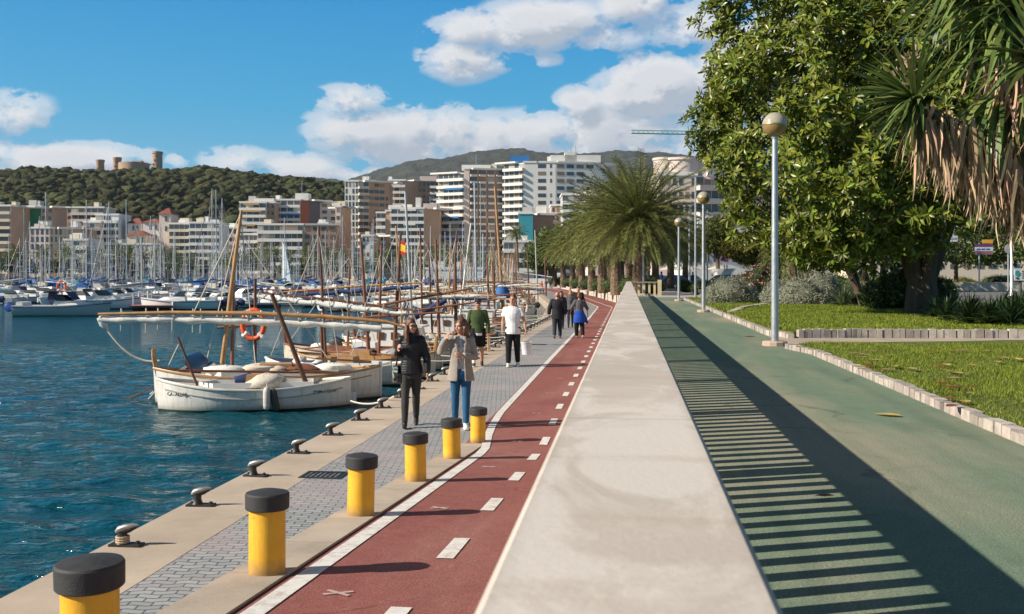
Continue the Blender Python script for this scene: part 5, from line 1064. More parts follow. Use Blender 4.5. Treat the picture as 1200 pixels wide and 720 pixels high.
def feather(mb, c, d0, L, rs, w=.03, ll=.5, n=26, droop=1.0, mi=0):
    p = Vector(c); d = Vector(d0).normalized(); pts = [p.copy()]; N = 10
    for s in range(N): p = p + d * (L / N); d = (d + Vector((0, 0, -droop / N * (.5 + s / N)))).normalized(); pts.append(p.copy())
    mb.tube(pts[::2], [.05 * (1 - i / 6) + .01 for i in range(6)], 3, mi, cap=False)
    for i in range(n):
        q = .12 + .88 * (i + rs.random() * .5) / n; k = min(int(q * N), N - 1); o = pts[k].lerp(pts[k + 1], q * N - k); t = (pts[k + 1] - pts[k]).normalized(); sd_ = t.cross(Vector((0, 0, 1))); sd_ = sd_.normalized() if sd_.length > .05 else Vector((1, 0, 0)); up_ = sd_.cross(t)
        l = ll * (.55 + .6 * math.sin(min(1, q * 1.05) * PI) ** .7) * rs.uniform(.85, 1.1)
        for s in (-1, 1):
            e = (sd_ * s * .75 + t * .75 + up_ * rs.uniform(.05, .4)).normalized(); m1 = o + e * l * .55; m2 = o + (e + Vector((0, 0, -.35))).normalized() * l; ww = t * w
            mb.add([o - ww * .4, o + ww * .4, m1 + ww * .5, m2, m1 - ww * .5], [(0, 1, 2, 4), (4, 2, 3)], mi)
def palm(name, lab, base, H, L, nf, rs, cat='palm', group=None, lean=0, trunk_r=.26, n=26, ll=.55, up_=1.25, dn=-.75, w=.03, droop=1.1, skirt=True):
    t = thing(name, lab, cat, base, rs.uniform(0, 6), group); b = MB(); pts = []; rr = []
    for i in range(15): q = i / 14; pts.append((lean * q * q * H, 0, q * H - .2)); rr.append(trunk_r * (1.25 - .35 * q) * (1 + .06 * (i % 2)))
    b.tube(pts, rr, 10)
    for k in range(int(H * 14)):
        z = H * (k + .5) / int(H * 14); a = k * 2.4; r_ = trunk_r * (1.2 - .3 * z / H); b.add([(lean * (z / H) ** 2 * H + r_ * .95 * math.cos(a + s), r_ * .95 * math.sin(a + s), z + dz) for s, dz in ((-.3, 0), (.3, 0))] + [(lean * (z / H) ** 2 * H + r_ * 1.3 * math.cos(a), r_ * 1.3 * math.sin(a), z + .16)], [(0, 1, 2)])
    b.build('trunk', PBARK, t); c = Vector((lean * H, 0, H)); cm = MB()
    for i in range(nf):
        f = i * 2.39996; e = up_ - (up_ - dn) * ((i + .5) / nf) ** .85; d = Vector((math.cos(f) * math.cos(e), math.sin(f) * math.cos(e), math.sin(e))); feather(cm, c + d * .15, d, L * rs.uniform(.85, 1.08) * (1 if e > -.4 else .85), rs, w, ll, n, droop * (1 - .2 * e))
    for i in range(22 if skirt else 0):
        f = rs.uniform(0, 6.28); cm.tube([c + Vector((0, 0, -.1)), c + Vector((math.cos(f) * .5, math.sin(f) * .5, .1)), c + Vector((math.cos(f) * .9, math.sin(f) * .9, -.3))], [.06, .04, .02], 4)
    cm.build('crown', PALML, t); return t
rs = random.Random(3); nrs = np.random.RandomState(9)
pal0 = palm('date_palm', 'largest date palm with a broad drooping crown just beyond the balustrade end', xz(749, 75, UP), 5.4, 5.6, 170, rs, trunk_r=.42, n=40, ll=.7, group=None, w=.045, droop=1.0, dn=-.62)
pv2 = palm('date_palm', 'date palm with dense crown left of the largest palm', xz(722, 84, UP), 6.0, 4.8, 100, rs, trunk_r=.38, n=24, ll=.7, group='date palms along the hedge', w=.08, droop=1.0, dn=-.65)
pv3 = palm('date_palm', 'slim date palm trunk in the middle of the hedge row', xz(706, 93, UP), 5.7, 4.6, 90, rs, trunk_r=.36, n=24, ll=.7, group='date palms along the hedge', w=.08, droop=1.0, dn=-.65)
for k, (px, Z, s) in enumerate([(693, 103, 1), (682, 112, 1.0), (671, 123, 1), (660, 136, 1), (650, 152, 1), (694, 122, 1.05), (678, 145, 1.1), (738, 98, 1.1), (768, 99, 1.0), (786, 112, 1.05), (716, 108, 1.1), (803, 128, 1.0), (728, 125, 1.1), (758, 120, 1.1)]):
    dup(pv2 if k % 2 else pv3, xz(px, Z, UP), rs.uniform(0, 6), 'date palm of the row behind the hedge, %s from %s' % ((ordn(k), 'the slim trunk leftwards') if k < 7 else (ordn(k - 7), 'the largest palm going back')), s * .84)
sp_ = palm('fan_palm', 'tall thin palm standing alone left of the rounded green tree', xz(607, 205, .7), 10.5, 2.6, 34, rs, trunk_r=.22, n=12, ll=.6, w=.1, lean=-.03, skirt=False)
fp0 = palm('palm', 'tall palm before the orange block across the marina', xz(388, 322, .7), 8.5, 3.4, 34, rs, trunk_r=.28, n=9, ll=.8, w=.16, group='palms on the far promenade', skirt=False)
k = 0
for px in np.linspace(-10, 598, 46):
    px = px + rs.uniform(-6, 6); Z = rs.uniform(322, 352)
    dup(fp0, xz(px, Z, .7), rs.uniform(0, 6), 'far promenade palm, %s from the left edge behind the masts' % ordn(k), rs.uniform(.75, 1.15)); k += 1
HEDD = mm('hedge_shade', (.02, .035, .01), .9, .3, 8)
def tree(name, lab, base, th, blobs, n, size, m, rs_=nrs, tr=.2, cat='tree', group=None, shell=.4, bk=BARK, wide=1.0, limbs=True):
    t = thing(name, lab, cat, base, 0, group); b = MB(); b.tube([(0, 0, -.2), (.03, 0, th * .5), (0, .05, th)], [tr * 1.3, tr, tr * .75], 8)
    if limbs:
        for c, r in blobs: c = Vector(c); b.tube([(0, 0, th * .8), (c * .5 + Vector((0, 0, th * .45))), c], [tr * .6, tr * .4, tr * .15], 6)
    b.build('trunk', bk, t)
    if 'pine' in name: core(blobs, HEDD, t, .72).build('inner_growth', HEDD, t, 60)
    leafcloud('crown', blobs, n, size, m, nrs, parent=t, shell=shell, wide=wide); return t
ft0 = tree('round_tree', 'dark rounded tree on the far promenade at left', xz(10, 335, .7), 3, [((0, 0, 5.5), (3, 3, 2.8)), ((1.8, .5, 4.8), (2.2, 2, 2)), ((-1.7, 0, 5), (2.2, 2, 2))], 1500, .8, HEDG, group='round trees on the far promenade')
k = 1
for px in np.linspace(-6, 600, 30): dup(ft0, xz(px + rs.uniform(-8, 8), rs.uniform(345, 375), .7), rs.uniform(0, 6), 'round tree under the far buildings, %s from the left edge' % ordn(k), (rs.uniform(.8, 1.3), 1, rs.uniform(.7, 1.35))); k += 1
# rounded tree left of the palms, pines, garden trees
tree('round_tree', 'rounded bright green tree beyond the left end of the palm row', xz(650, 150, UP), 3, [((0, 0, 5.2), (3.8, 3, 3)), ((-2.2, 0, 4.0), (2.4, 2.2, 2.2)), ((2.6, 0, 4.6), (2.8, 2.4, 2.4))], 9000, .5, HEDG)
tree('stone_pine', 'dark olive pine with rounded crown beside the rounded block', xz(841, 92, UP), 3.4, [((0, 0, 5.2), (1.6, 1.5, 1.5)), ((-.6, 0, 4.2), (1.2, 1.1, 1.0)), ((.8, .2, 4.5), (1.3, 1.2, 1.1))], 11000, .24, PINL, wide=.8)
tree('stone_pine', 'yellowish spreading pine left of the rubber tree', xz(884, 86, UP), 2.6, [((-1.4, 0, 3.5), (1.5, 1.3, .8)), ((.2, 0, 4.1), (1.6, 1.4, 1.0)), ((1.6, 0, 3.3), (1.5, 1.3, .8)), ((-.6, .3, 2.9), (1.0, 1, .6)), ((2.6, 0, 3.9), (1.2, 1, .9))], 13000, .24, PINY, wide=.8)
for k, (px, Z, th, bl, m, lab) in enumerate([(1120, 98, 3, [((0, 0, 5.0), (4, 3, 3.2)), ((3.5, 0, 4.2), (3, 2.5, 2.4)), ((-3, 0, 4.4), (2.8, 2.4, 2.4))], HEDG, 'dark garden tree behind the white arrow signs'), (1190, 104, 3, [((0, 0, 5.4), (4.2, 3, 3.4)), ((-3.6, 0, 4.2), (2.8, 2.4, 2.6))], OLEA, 'dark garden tree behind the bus stop sign at right'), (1046, 88, 3, [((0, 0, 4.6), (3.6, 3, 3)), ((2.5, 0, 3.6), (2.4, 2, 2))], HEDG, 'dense tree behind the slatted brown post'), (960, 112, 3, [((0, 0, 4.8), (4, 3, 3)), ((-3.8, 0, 4), (2.6, 2, 2.2))], OLEA, 'shaded street tree beyond the small palm'), (915, 120, 3, [((0, 0, 4.8), (3.4, 3, 3)), ((-2.8, 0, 3.8), (2.4, 2, 2))], HEDG, 'shaded street tree behind the yellowish pine'), (1250, 92, 3, [((0, 0, 5), (4.4, 3, 3.6))], HEDG, 'garden tree at the right frame edge beyond the road')]):
    tree('garden_tree', lab, xz(px, Z, UP), th, bl, 5200, .42, m)
# ---------------- the big rubber tree
def rubber_tree():
    base = xz(1080, 33, UP); t = thing('rubber_tree', 'huge glossy-leaved rubber tree filling the upper right', 'tree', base); b = MB(); r0 = random.Random(8)
    for k in range(5):
        a = k * 1.26; b.tube([(.28 * math.cos(a), .28 * math.sin(a), -.2), (.2 * math.cos(a), .2 * math.sin(a), 1.2), (.9 * math.cos(a), .9 * math.sin(a), 3.2), (2.4 * math.cos(a + .3), 2.4 * math.sin(a + .3), 6.0), (3.4 * math.cos(a + .4), 3.4 * math.sin(a + .4), 8.5)], [.34, .26, .2, .12, .04], 9)
    b.build('trunk', BARK, t, 60)
    rs_ = np.random.RandomState(12); C = np.array([-.75 * RT.x, -.75 * RT.y, 7.3]); RR = np.array([6.0, 5.4, 6.3])
    nc = 390; cd = rnd_dir(nc, rs_); cd = cd[cd[:, 2] > -.93]; sq = cd / ((np.abs(cd) ** 2.9).sum(1, keepdims=True) ** (1 / 2.9)); cp = C + (sq * .55 + cd * .45) * np.array([1, 1, .96]) * RR * rs_.uniform(.82, 1.0, len(cd))[:, None]; cp[:, 2] = np.maximum(cp[:, 2], 1.55 + rs_.uniform(0, .9, len(cd)))
    P_, A_ = [], []
    for c, d in zip(cp, cd):
        n = rs_.randint(17, 26); q = rnd_dir(n, rs_) * .8 + d * .55; q /= np.linalg.norm(q, axis=1, keepdims=True); P_.append(c + q * np.array([1, 1, .8]) * rs_.uniform(.55, 1.0, n)[:, None] * 1.0); A_.append(q * .7 + np.array([0, 0, .45]) + d * .25)
    n = 3600; d = rnd_dir(n, rs_); P_.append(np.maximum(C + d * RR * rs_.uniform(.35, .9, n)[:, None], [-99, -99, 2.2])); A_.append(d + np.array([0, 0, .4]))
    P_ = np.concatenate(P_); A_ = np.concatenate(A_); rr_ = P_ @ np.array([RT.x, RT.y, 0]) + .5; lo = np.interp(rr_, [-6, -3, -1.6, .2, .9, 6], [2.3, 2.0, 1.5, 1.2, 3.1, 3.4]) + rs_.normal(0, .22, len(P_)); kp = P_[:, 2] > lo; P_ = P_[kp]; A_ = A_[kp]; A_ /= np.linalg.norm(A_, axis=1, keepdims=True); n = len(P_); K = 8
    e1 = np.cross(A_, rs_.normal(size=(n, 3))); e1 /= np.linalg.norm(e1, axis=1, keepdims=True); e2 = np.cross(A_, e1)
    ph = np.arange(K) * 2.4 + rs_.uniform(0, 6, (n, 1)); lift = rs_.uniform(-.1, 1.0, (n, K)); dd = np.cos(ph)[..., None] * e1[:, None] + np.sin(ph)[..., None] * e2[:, None] + lift[..., None] * A_[:, None]
    pos = np.repeat(P_, K, 0) + dd.reshape(-1, 3) * .03; v, f = leaf_mesh(pos, dd.reshape(-1, 3), np.repeat(A_, K, 0) + rs_.normal(size=(n * K, 3)) * .25, rs_.uniform(.18, .32, n * K), LEAF, LEAFF, 1.1)
    link('crown', polys('crown', v, f, FICL), t)
    return t
rubber_tree()
# ---------------- leaning yucca at right with dead skirt
def yucca_right():
    Zy = 12.0; base = xz(1292, Zy, UP); t = thing('yucca', 'old yucca leaning in from the right with hanging dead leaves', 'tree', base); r0 = random.Random(5); q = lambda x, y, dz=0: at(x, y, Zy + dz) - base
    b = MB(); b.tube([(0, 0, -.2), q(1285, 380), q(1262, 260)], [.3, .24, .2], 9); A = [q(1262, 262), q(1215, 205), q(1150, 168), q(1085, 132)]; B = [q(1262, 262), q(1240, 120), q(1195, 40), q(1160, -10)]
    for p in (A, B): b.tube(p, [.18, .14, .12, .09], 8)
    b.build('trunk', BARK, t, 60)
    g = MB()
    straps(g, q(1072, 118), 80, .86, .055, .55, r0, axis=(-.55, -.25, .35), spread=(.1, 1.55)); straps(g, q(1078, 122), 34, .8, .05, 1.3, r0, axis=(-.3, -.2, -.3), spread=(.3, 1.5))
    for c, n in ((q(1155, -5), 90), (q(1190, 15, -.3), 70), (q(1120, -30, .3), 60)): straps(g, c, n, 1.35, .075, 1.25, r0, axis=(-.3, -.35, .3), spread=(.2, 1.7), segs=7)
    straps(g, q(1215, 70, -.8), 60, 1.0, .07, .7, r0, axis=(-.5, -.5, .2), spread=(.2, 1.6)); straps(g, q(1175, 110, .1), 50, 1.1, .065, 2.0, r0, axis=(-.2, -.3, -.5), spread=(.2, 1.2), segs=6)
    g.build('crown', YUCL, t)
    d = MB()
    def hang(path, n, L0, L1, sp):
        for i in range(n):
            u = r0.random() * (len(path) - 1); k = min(int(u), len(path) - 2); p = Vector(path[k]).lerp(Vector(path[k + 1]), u - k) + Vector((r0.gauss(0, sp), r0.gauss(0, sp), r0.uniform(-.1, .1)))
            l = r0.uniform(L0, L1); a = r0.uniform(0, 6.28); sdx = Vector((math.cos(a), math.sin(a), 0)); w = r0.uniform(.025, .05); vs = []; dx = Vector((r0.gauss(-.05, .22), r0.gauss(0, .22), -1)).normalized(); pp = p + Vector((0, 0, 0))
            for s in range(5): ww = w * (1, 1.1, .9, .6, .1)[s]; vs += [pp - sdx * ww / 2, pp + sdx * ww / 2]; pp = pp + dx * (l / 4); dx = (dx + Vector((r0.gauss(0, .1), r0.gauss(0, .1), -.1))).normalized(); sdx = (sdx + Vector((r0.gauss(0, .25), r0.gauss(0, .25), 0))).normalized()
            d.add(vs, [(2 * s, 2 * s + 1, 2 * s + 3, 2 * s + 2) for s in range(4)])
    hang(A[1:], 460, .45, .95, .12); hang(A[:2], 260, .5, .95, .16); hang([q(1250, 190), q(1225, 100), q(1205, 50)], 320, .6, 1.3, .2); hang([q(1180, 60, .2), q(1210, 120, -.2)], 160, .5, 1.0, .15)
    straps(d, q(1085, 128), 30, .75, .04, 1.8, r0, axis=(-.2, -.2, -.9), spread=(.1, .8)); d.build('dead_skirt', DEADL, t)
    fl = MB(); fs_ = q(1066, 84); 
    for i in range(60):
        p = Vector(fs_) + Vector((r0.gauss(0, .07), r0.gauss(0, .07), r0.uniform(-.25, .25))); fl.tube([p, p + Vector((r0.gauss(0, .04), r0.gauss(0, .04), r0.uniform(-.02, .08)))], .012, 3)
    fl.build('old_flower_spike', mm('dry_flower', (.36, .22, .16), .8), t)
yucca_right()
def yucca_cluster():
    base = xz(1020, 41, UP); t = thing('yucca', 'cluster of dark slanting yucca trunks under the rubber tree', 'tree', base); r0 = random.Random(6); q = lambda x, y, dz=0: at(x, y, 41 + dz) - base; b = MB(); g = MB(); d = MB()
    for x0, x1, y1, dz in ((1012, 970, 262, -.5), (1020, 990, 240, .3), (1016, 952, 290, -.8), (1026, 1014, 250, .2), (1030, 1048, 262, 0)):
        pts = [q(x0, 364, dz), q(x0 * .55 + x1 * .45, 324 * .5 + y1 * .5 - 5, dz), q(x1, y1, dz)]; b.tube(pts, [.14, .11, .09], 7); straps(g, pts[-1], 70, 1.1, .07, .8, r0, spread=(.1, 1.9)); straps(g, q(x0 * .4 + x1 * .6, 324 * .4 + y1 * .6 - 5, dz), 26, .8, .06, 1.4, r0, spread=(1.0, 2.2))
        for k in range(40): p = pts[0].lerp(pts[1], r0.random()) if r0.random() < .5 else pts[1].lerp(pts[2], r0.random()); a = r0.uniform(0, 6.28); d.add([p + Vector((.14 * math.cos(a), .14 * math.sin(a), 0)), p + Vector((.14 * math.cos(a + .4), .14 * math.sin(a + .4), 0)), p + Vector((.24 * math.cos(a + .2), .24 * math.sin(a + .2), -.22))], [(0, 1, 2)])
    b.build('trunk', BARK, t, 60); g.build('crown', YUCL, t); d.build('leaf_stubs', BARK, t)
yucca_cluster()
palm('palm', 'small drooping palm between the silver bushes and yucca trunks', xz(931, 56, UP), 3.0, 2.6, 46, rs, trunk_r=.24, n=22, ll=.5, w=.03, dn=-1.1, droop=1.5)
dw = dup(pv3, xz(948, 66, UP), 1.0, 'shaded palm just right of the small drooping palm', .72)
# ---------------- bushes, hedges
def bush(name, lab, base, blobs, n, size, m, group=None, wide=1.0, dark=None, cat='bush'):
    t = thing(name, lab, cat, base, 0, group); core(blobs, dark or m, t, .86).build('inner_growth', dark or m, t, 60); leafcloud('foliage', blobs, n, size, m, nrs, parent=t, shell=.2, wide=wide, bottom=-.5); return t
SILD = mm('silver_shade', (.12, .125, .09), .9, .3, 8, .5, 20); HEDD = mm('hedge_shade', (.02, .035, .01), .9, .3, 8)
sg = 'silver bushes on the lawn'
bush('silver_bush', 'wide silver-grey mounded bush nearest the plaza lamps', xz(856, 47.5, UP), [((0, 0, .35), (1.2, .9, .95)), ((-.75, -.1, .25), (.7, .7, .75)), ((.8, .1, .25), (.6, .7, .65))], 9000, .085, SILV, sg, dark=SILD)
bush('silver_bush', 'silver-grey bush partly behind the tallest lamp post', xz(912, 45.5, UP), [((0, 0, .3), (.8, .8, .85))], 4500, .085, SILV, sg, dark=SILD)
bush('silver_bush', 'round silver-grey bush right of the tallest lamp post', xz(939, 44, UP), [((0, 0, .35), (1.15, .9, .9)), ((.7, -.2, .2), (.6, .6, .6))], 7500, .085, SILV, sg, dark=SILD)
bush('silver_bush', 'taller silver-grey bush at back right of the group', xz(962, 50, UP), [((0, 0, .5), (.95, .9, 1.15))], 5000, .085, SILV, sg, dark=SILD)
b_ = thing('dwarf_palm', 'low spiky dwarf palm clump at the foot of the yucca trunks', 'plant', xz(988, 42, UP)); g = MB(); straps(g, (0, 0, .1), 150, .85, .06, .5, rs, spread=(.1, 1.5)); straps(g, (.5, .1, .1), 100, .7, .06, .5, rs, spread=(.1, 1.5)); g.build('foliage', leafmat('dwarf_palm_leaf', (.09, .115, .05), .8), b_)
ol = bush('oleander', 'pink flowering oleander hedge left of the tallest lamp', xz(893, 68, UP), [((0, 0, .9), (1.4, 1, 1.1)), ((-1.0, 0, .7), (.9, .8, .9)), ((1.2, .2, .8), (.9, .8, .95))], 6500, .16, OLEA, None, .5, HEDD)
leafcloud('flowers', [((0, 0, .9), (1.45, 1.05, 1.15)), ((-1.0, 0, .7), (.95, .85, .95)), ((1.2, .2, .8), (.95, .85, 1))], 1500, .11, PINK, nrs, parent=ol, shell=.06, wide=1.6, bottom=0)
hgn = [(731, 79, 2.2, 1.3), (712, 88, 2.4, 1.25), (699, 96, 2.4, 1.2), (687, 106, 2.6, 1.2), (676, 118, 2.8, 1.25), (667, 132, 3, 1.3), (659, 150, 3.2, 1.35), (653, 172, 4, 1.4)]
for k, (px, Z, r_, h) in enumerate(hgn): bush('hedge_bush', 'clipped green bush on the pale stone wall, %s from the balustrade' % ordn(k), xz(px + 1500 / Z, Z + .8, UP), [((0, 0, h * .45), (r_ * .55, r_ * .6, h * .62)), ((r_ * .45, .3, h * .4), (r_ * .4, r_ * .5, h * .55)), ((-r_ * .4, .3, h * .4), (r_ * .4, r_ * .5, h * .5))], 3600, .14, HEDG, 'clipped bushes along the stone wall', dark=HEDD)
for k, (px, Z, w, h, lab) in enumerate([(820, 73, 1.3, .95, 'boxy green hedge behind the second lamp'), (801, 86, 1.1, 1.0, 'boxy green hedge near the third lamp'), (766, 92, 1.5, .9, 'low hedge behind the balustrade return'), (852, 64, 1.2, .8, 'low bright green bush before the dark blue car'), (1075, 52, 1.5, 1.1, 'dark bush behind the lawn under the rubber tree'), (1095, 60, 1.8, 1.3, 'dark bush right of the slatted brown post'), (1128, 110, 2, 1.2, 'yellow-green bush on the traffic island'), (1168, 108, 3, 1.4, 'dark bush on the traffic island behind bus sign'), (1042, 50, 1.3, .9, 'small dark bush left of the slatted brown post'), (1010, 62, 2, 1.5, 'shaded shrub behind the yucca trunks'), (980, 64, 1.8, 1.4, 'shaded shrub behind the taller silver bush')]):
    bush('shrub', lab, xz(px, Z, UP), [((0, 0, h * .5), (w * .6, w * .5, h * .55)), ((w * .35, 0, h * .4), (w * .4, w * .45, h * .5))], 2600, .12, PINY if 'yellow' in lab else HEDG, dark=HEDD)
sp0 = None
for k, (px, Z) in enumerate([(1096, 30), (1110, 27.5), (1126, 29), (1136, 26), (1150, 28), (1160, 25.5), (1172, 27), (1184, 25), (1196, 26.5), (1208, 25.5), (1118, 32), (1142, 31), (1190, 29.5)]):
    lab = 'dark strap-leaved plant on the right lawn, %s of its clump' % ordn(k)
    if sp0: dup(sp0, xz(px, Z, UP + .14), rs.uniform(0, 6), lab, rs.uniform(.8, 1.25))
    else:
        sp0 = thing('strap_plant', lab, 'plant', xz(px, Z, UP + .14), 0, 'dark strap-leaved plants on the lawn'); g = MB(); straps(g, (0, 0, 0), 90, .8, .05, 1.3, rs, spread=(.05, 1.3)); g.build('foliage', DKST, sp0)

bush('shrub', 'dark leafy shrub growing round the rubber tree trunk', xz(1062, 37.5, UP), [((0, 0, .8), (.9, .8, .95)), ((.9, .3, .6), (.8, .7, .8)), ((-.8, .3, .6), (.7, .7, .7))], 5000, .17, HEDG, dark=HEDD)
# ------------------------------------------------------------------ lawns, kerbs, garden path, road
def m_lawn():
    m, nt, b = nodes('lawn_grass'); v = coord(nt); n = noise(nt, v, 1.2, 5, .6); f = noise(nt, v, 60, 3, .7)
    col = mixc(nt, ramp(nt, n, [(.35, 0), (.65, 1)]), (.10, .14, .016, 1), (.16, .185, .026, 1)); col = mixc(nt, mth(nt, 'MULTIPLY', f, .7), col, (.04, .055, .008, 1)); col = mixc(nt, mth(nt, 'MULTIPLY', ramp(nt, noise(nt, v, .55, 7, .7, .5), [(.56, 0), (.64, 1)]), .75), col, (.17, .125, .07, 1)); nt.links.new(col, b.inputs['Base Color']); b.inputs['Roughness'].default_value = .9; bump(nt, b, f, .8, .03); return m
LAWN = m_lawn(); BLADE = leafmat('grass_blade', (.19, .235, .026), .9, .55, .3, .25)
YA = 20.0
lawnA = [(UX + .16, -2), (22, -2), tuple(gp(1260, 402.5, UP).xy), tuple(gp(960, 406, UP).xy), tuple(gp(935, 408, UP).xy), (UX + .16, 18.2)]
lb_ = 21.6
lawnB = [tuple(xz(930, 22.4).xy), tuple(xz(1000, 22.6).xy), tuple(xz(1300, 22.2).xy), tuple(xz(1320, 50).xy), tuple(xz(905, 46).xy), (UX + .16, 34.5), (UX + .16, 24)]
lawnC = [(UX + .16, 35.4), tuple(xz(905, 47).xy), tuple(xz(1010, 48).xy), tuple(xz(1000, 60).xy), (UX + .16, 60)]
for nm, pl, z in (('lawn', lawnA, UP + .07), ('lawn', lawnB, UP + .13), ('lawn', lawnC, UP + .10)): struct(nm, MB().prism(pl, UP - .3, z), LAWN)
def inside(poly, P):
    r = np.zeros(len(P), bool); j = len(poly) - 1
    for i in range(len(poly)):
        xi, yi = poly[i]; xj, yj = poly[j]; c = ((yi > P[:, 1]) != (yj > P[:, 1])) & (P[:, 0] < (xj - xi) * (P[:, 1] - yi) / (yj - yi + 1e-12) + xi); r ^= c; j = i
    return r
def grass(poly, z, n, h, w, clip):
    rr = np.random.RandomState(2); x0, x1, y0, y1 = clip; P = np.stack([rr.uniform(x0, x1, n), rr.uniform(y0, y1, n)], -1); P = P[inside(poly, P)]; k = len(P)
    hh = h * rr.uniform(.5, 1.2, k) * (1 + .35 * np.sin(P[:, 0] * 2.1) * np.sin(P[:, 1] * 1.7)); a = rr.uniform(0, 6.28, k); ln_ = rr.normal(0, .45, (k, 2)) * hh[:, None]; ww = w * rr.uniform(.7, 1.3, k)
    b0 = np.stack([P[:, 0] - np.cos(a) * ww, P[:, 1] - np.sin(a) * ww, np.full(k, z)], -1); b1 = np.stack([P[:, 0] + np.cos(a) * ww, P[:, 1] + np.sin(a) * ww, np.full(k, z)], -1); tp = np.stack([P[:, 0] + ln_[:, 0], P[:, 1] + ln_[:, 1], z + hh], -1)
    v = np.stack([b0, b1, tp], 1).reshape(-1, 3); return tag(link('grass', npmesh('grass', v, np.arange(3 * k).reshape(-1, 3), BLADE)), kind='stuff')
grass(lawnA, UP + .06, 170000, .055, .006, (UX, 13, 5.5, 20)); grass(lawnB, UP + .12, 170000, .07, .011, (UX, 17, 21, 47)); grass(lawnC, UP + .09, 30000, .08, .016, (UX, 12, 35, 60))
SETT = mat('pale_granite_sett', (.38, .33, .29), .85, .3, 5, .5, 40, island=.45)
def setts(name, path, w, h, L0, z0, gap=.012):
    b = MB(); r0 = random.Random(1)
    for p, q in zip(path, path[1:]):
        p, q = Vector((*p, 0)), Vector((*q, 0)); d = q - p; L_ = d.length; d.normalize(); s = 0; a = math.atan2(d.y, d.x)
        while s < L_:
            l = L0 * r0.uniform(.75, 1.25); c = p + d * (s + l / 2); b.box((c.x + r0.gauss(0, .006), c.y + r0.gauss(0, .006), z0 + h / 2 - .05 + r0.uniform(-.012, .012)), (l - gap, w * r0.uniform(.9, 1.1), h + .1), a + r0.gauss(0, .02), taper=.93); s += l
    return struct(name, b, SETT)
setts('lawn_kerb', [(UX + .08, 1), (UX + .08, 18.0), tuple(gp(925, 409, UP).xy)], .13, .085, .2, UP); setts('lawn_kerb', [tuple(xz(927, 21.9).xy), (UX + .08, 24.5), (UX + .08, 59)], .14, .11, .26, UP)
setts('stone_edging', [tuple(xz(934, 22.0).xy), tuple(xz(1000, 22.2).xy), tuple(xz(1290, 21.8).xy)], .14, .20, .16, UP); setts('stone_edging', [(UX + .3, 34.9), tuple(xz(870, 39.5).xy), tuple(xz(905, 46.4).xy)], .25, .17, .5, UP)
struct('garden_path', MB().sheet([(UX - .05, 18.6), tuple(gp(960, 406.2, UP).xy), tuple(gp(1300, 402.7, UP).xy), tuple(xz(1300, 21.9).xy), tuple(xz(930, 22.1).xy), (UX - .05, 23.5)], UP + .012), m_concrete('worn_path_stone', (.40, .33, .26), 1.6, .35, 30, .5))
rd = [tuple(xz(960, 60).xy), tuple(xz(1300, 52).xy), (200, 58), (260, 90), tuple(xz(1250, 90).xy), tuple(xz(1090, 92).xy), tuple(xz(900, 98).xy), tuple(xz(800, 106).xy), tuple(xz(780, 94).xy), tuple(xz(870, 74).xy)]
struct('road', MB().prism(rd, UP - .5, UP + .008), m_asphalt('pale_road', (.17, .165, .16), (.21, .2, .2), (.26, .25, .24), .3))
b = MB(); strip(b, [tuple(xz(1000, 66).xy), tuple(xz(1300, 64).xy)], .14, lambda y: UP + .014); strip(b, [tuple(xz(985, 88).xy), tuple(xz(1300, 86.5).xy)], .2, lambda y: UP + .014); struct('road_marking', b, PAINT)
t_is = [tuple(xz(1093, 93).xy), tuple(xz(1300, 91).xy), tuple(xz(1320, 118).xy), tuple(xz(1085, 120).xy)]
struct('traffic_island', MB().prism(t_is, UP - .3, UP + .75), LAWN)
b = MB()
for p, q in zip(t_is, t_is[1:2] + []): pass
pA, pB = Vector((*t_is[0], 0)), Vector((*t_is[1], 0)); dd_ = (pB - pA).normalized(); tag(MB().box((*((pA + pB) / 2 - Vector((-dd_.y, dd_.x, 0)) * .12).xy, UP + .3), ((pB - pA).length, .2, 1.0), math.atan2(dd_.y, dd_.x)).build('island_wall', STONE), 'low stone retaining wall round the planted traffic island', 'wall')
# fallen leaves
FL = [leafmat('fallen_leaf_yellow', (.55, .42, .12), .3), leafmat('fallen_leaf_brown', (.28, .12, .05), .4), leafmat('fallen_leaf_tan', (.45, .34, .2), .3)]
def leafobj(p, s, m, lab, group=None):
    b = MB(); n = 8; r0 = R; c = [(-.5, 0), (-.3, .2), (0, .27), (.3, .17), (.55, 0), (.3, -.17), (0, -.27), (-.3, -.2)]; k = r0.uniform(.05, .2)
    b.add([(x * s, y * s, s * k * (abs(y) * 2 + x * x) + .006) for x, y in c] + [(0, 0, .006)], [(i, (i + 1) % 8, 8) for i in range(8)]); o = b.build('fallen_leaf', m, None, None, p); o.rotation_euler = (0, 0, r0.uniform(0, 6)); return tag(o, lab, 'leaf', group)
leafobj(gp(1041, 488, UP) + Vector((0, 0, .004)), .26, FL[0], 'yellow fallen leaf alone on the green path'); leafobj(gp(967, 587, UP) + Vector((0, 0, .02)), .12, FL[1], 'brown curled leaf lying in the striped shadow'); leafobj(gp(878, 395, UP), .28, FL[1], 'small brown leaf on the path near the second lamp')
rr = random.Random(14); k = 0
for px, py, pl, z in [(rr.uniform(985, 1195), rr.uniform(409, 440), 0, UP + .1) for _ in range(26)] + [(rr.uniform(950, 1195), rr.uniform(364, 384), 1, UP + .16) for _ in range(34)] + [(rr.uniform(1090, 1198), rr.uniform(440, 480), 0, UP + .1) for _ in range(8)]:
    leafobj(gp(px, py, z), rr.uniform(.14, .26), rr.choice(FL), 'dry fallen leaf scattered on the %s lawn' % ('near' if pl == 0 else 'far'), 'fallen leaves on the %s lawn' % ('near' if pl == 0 else 'far'))
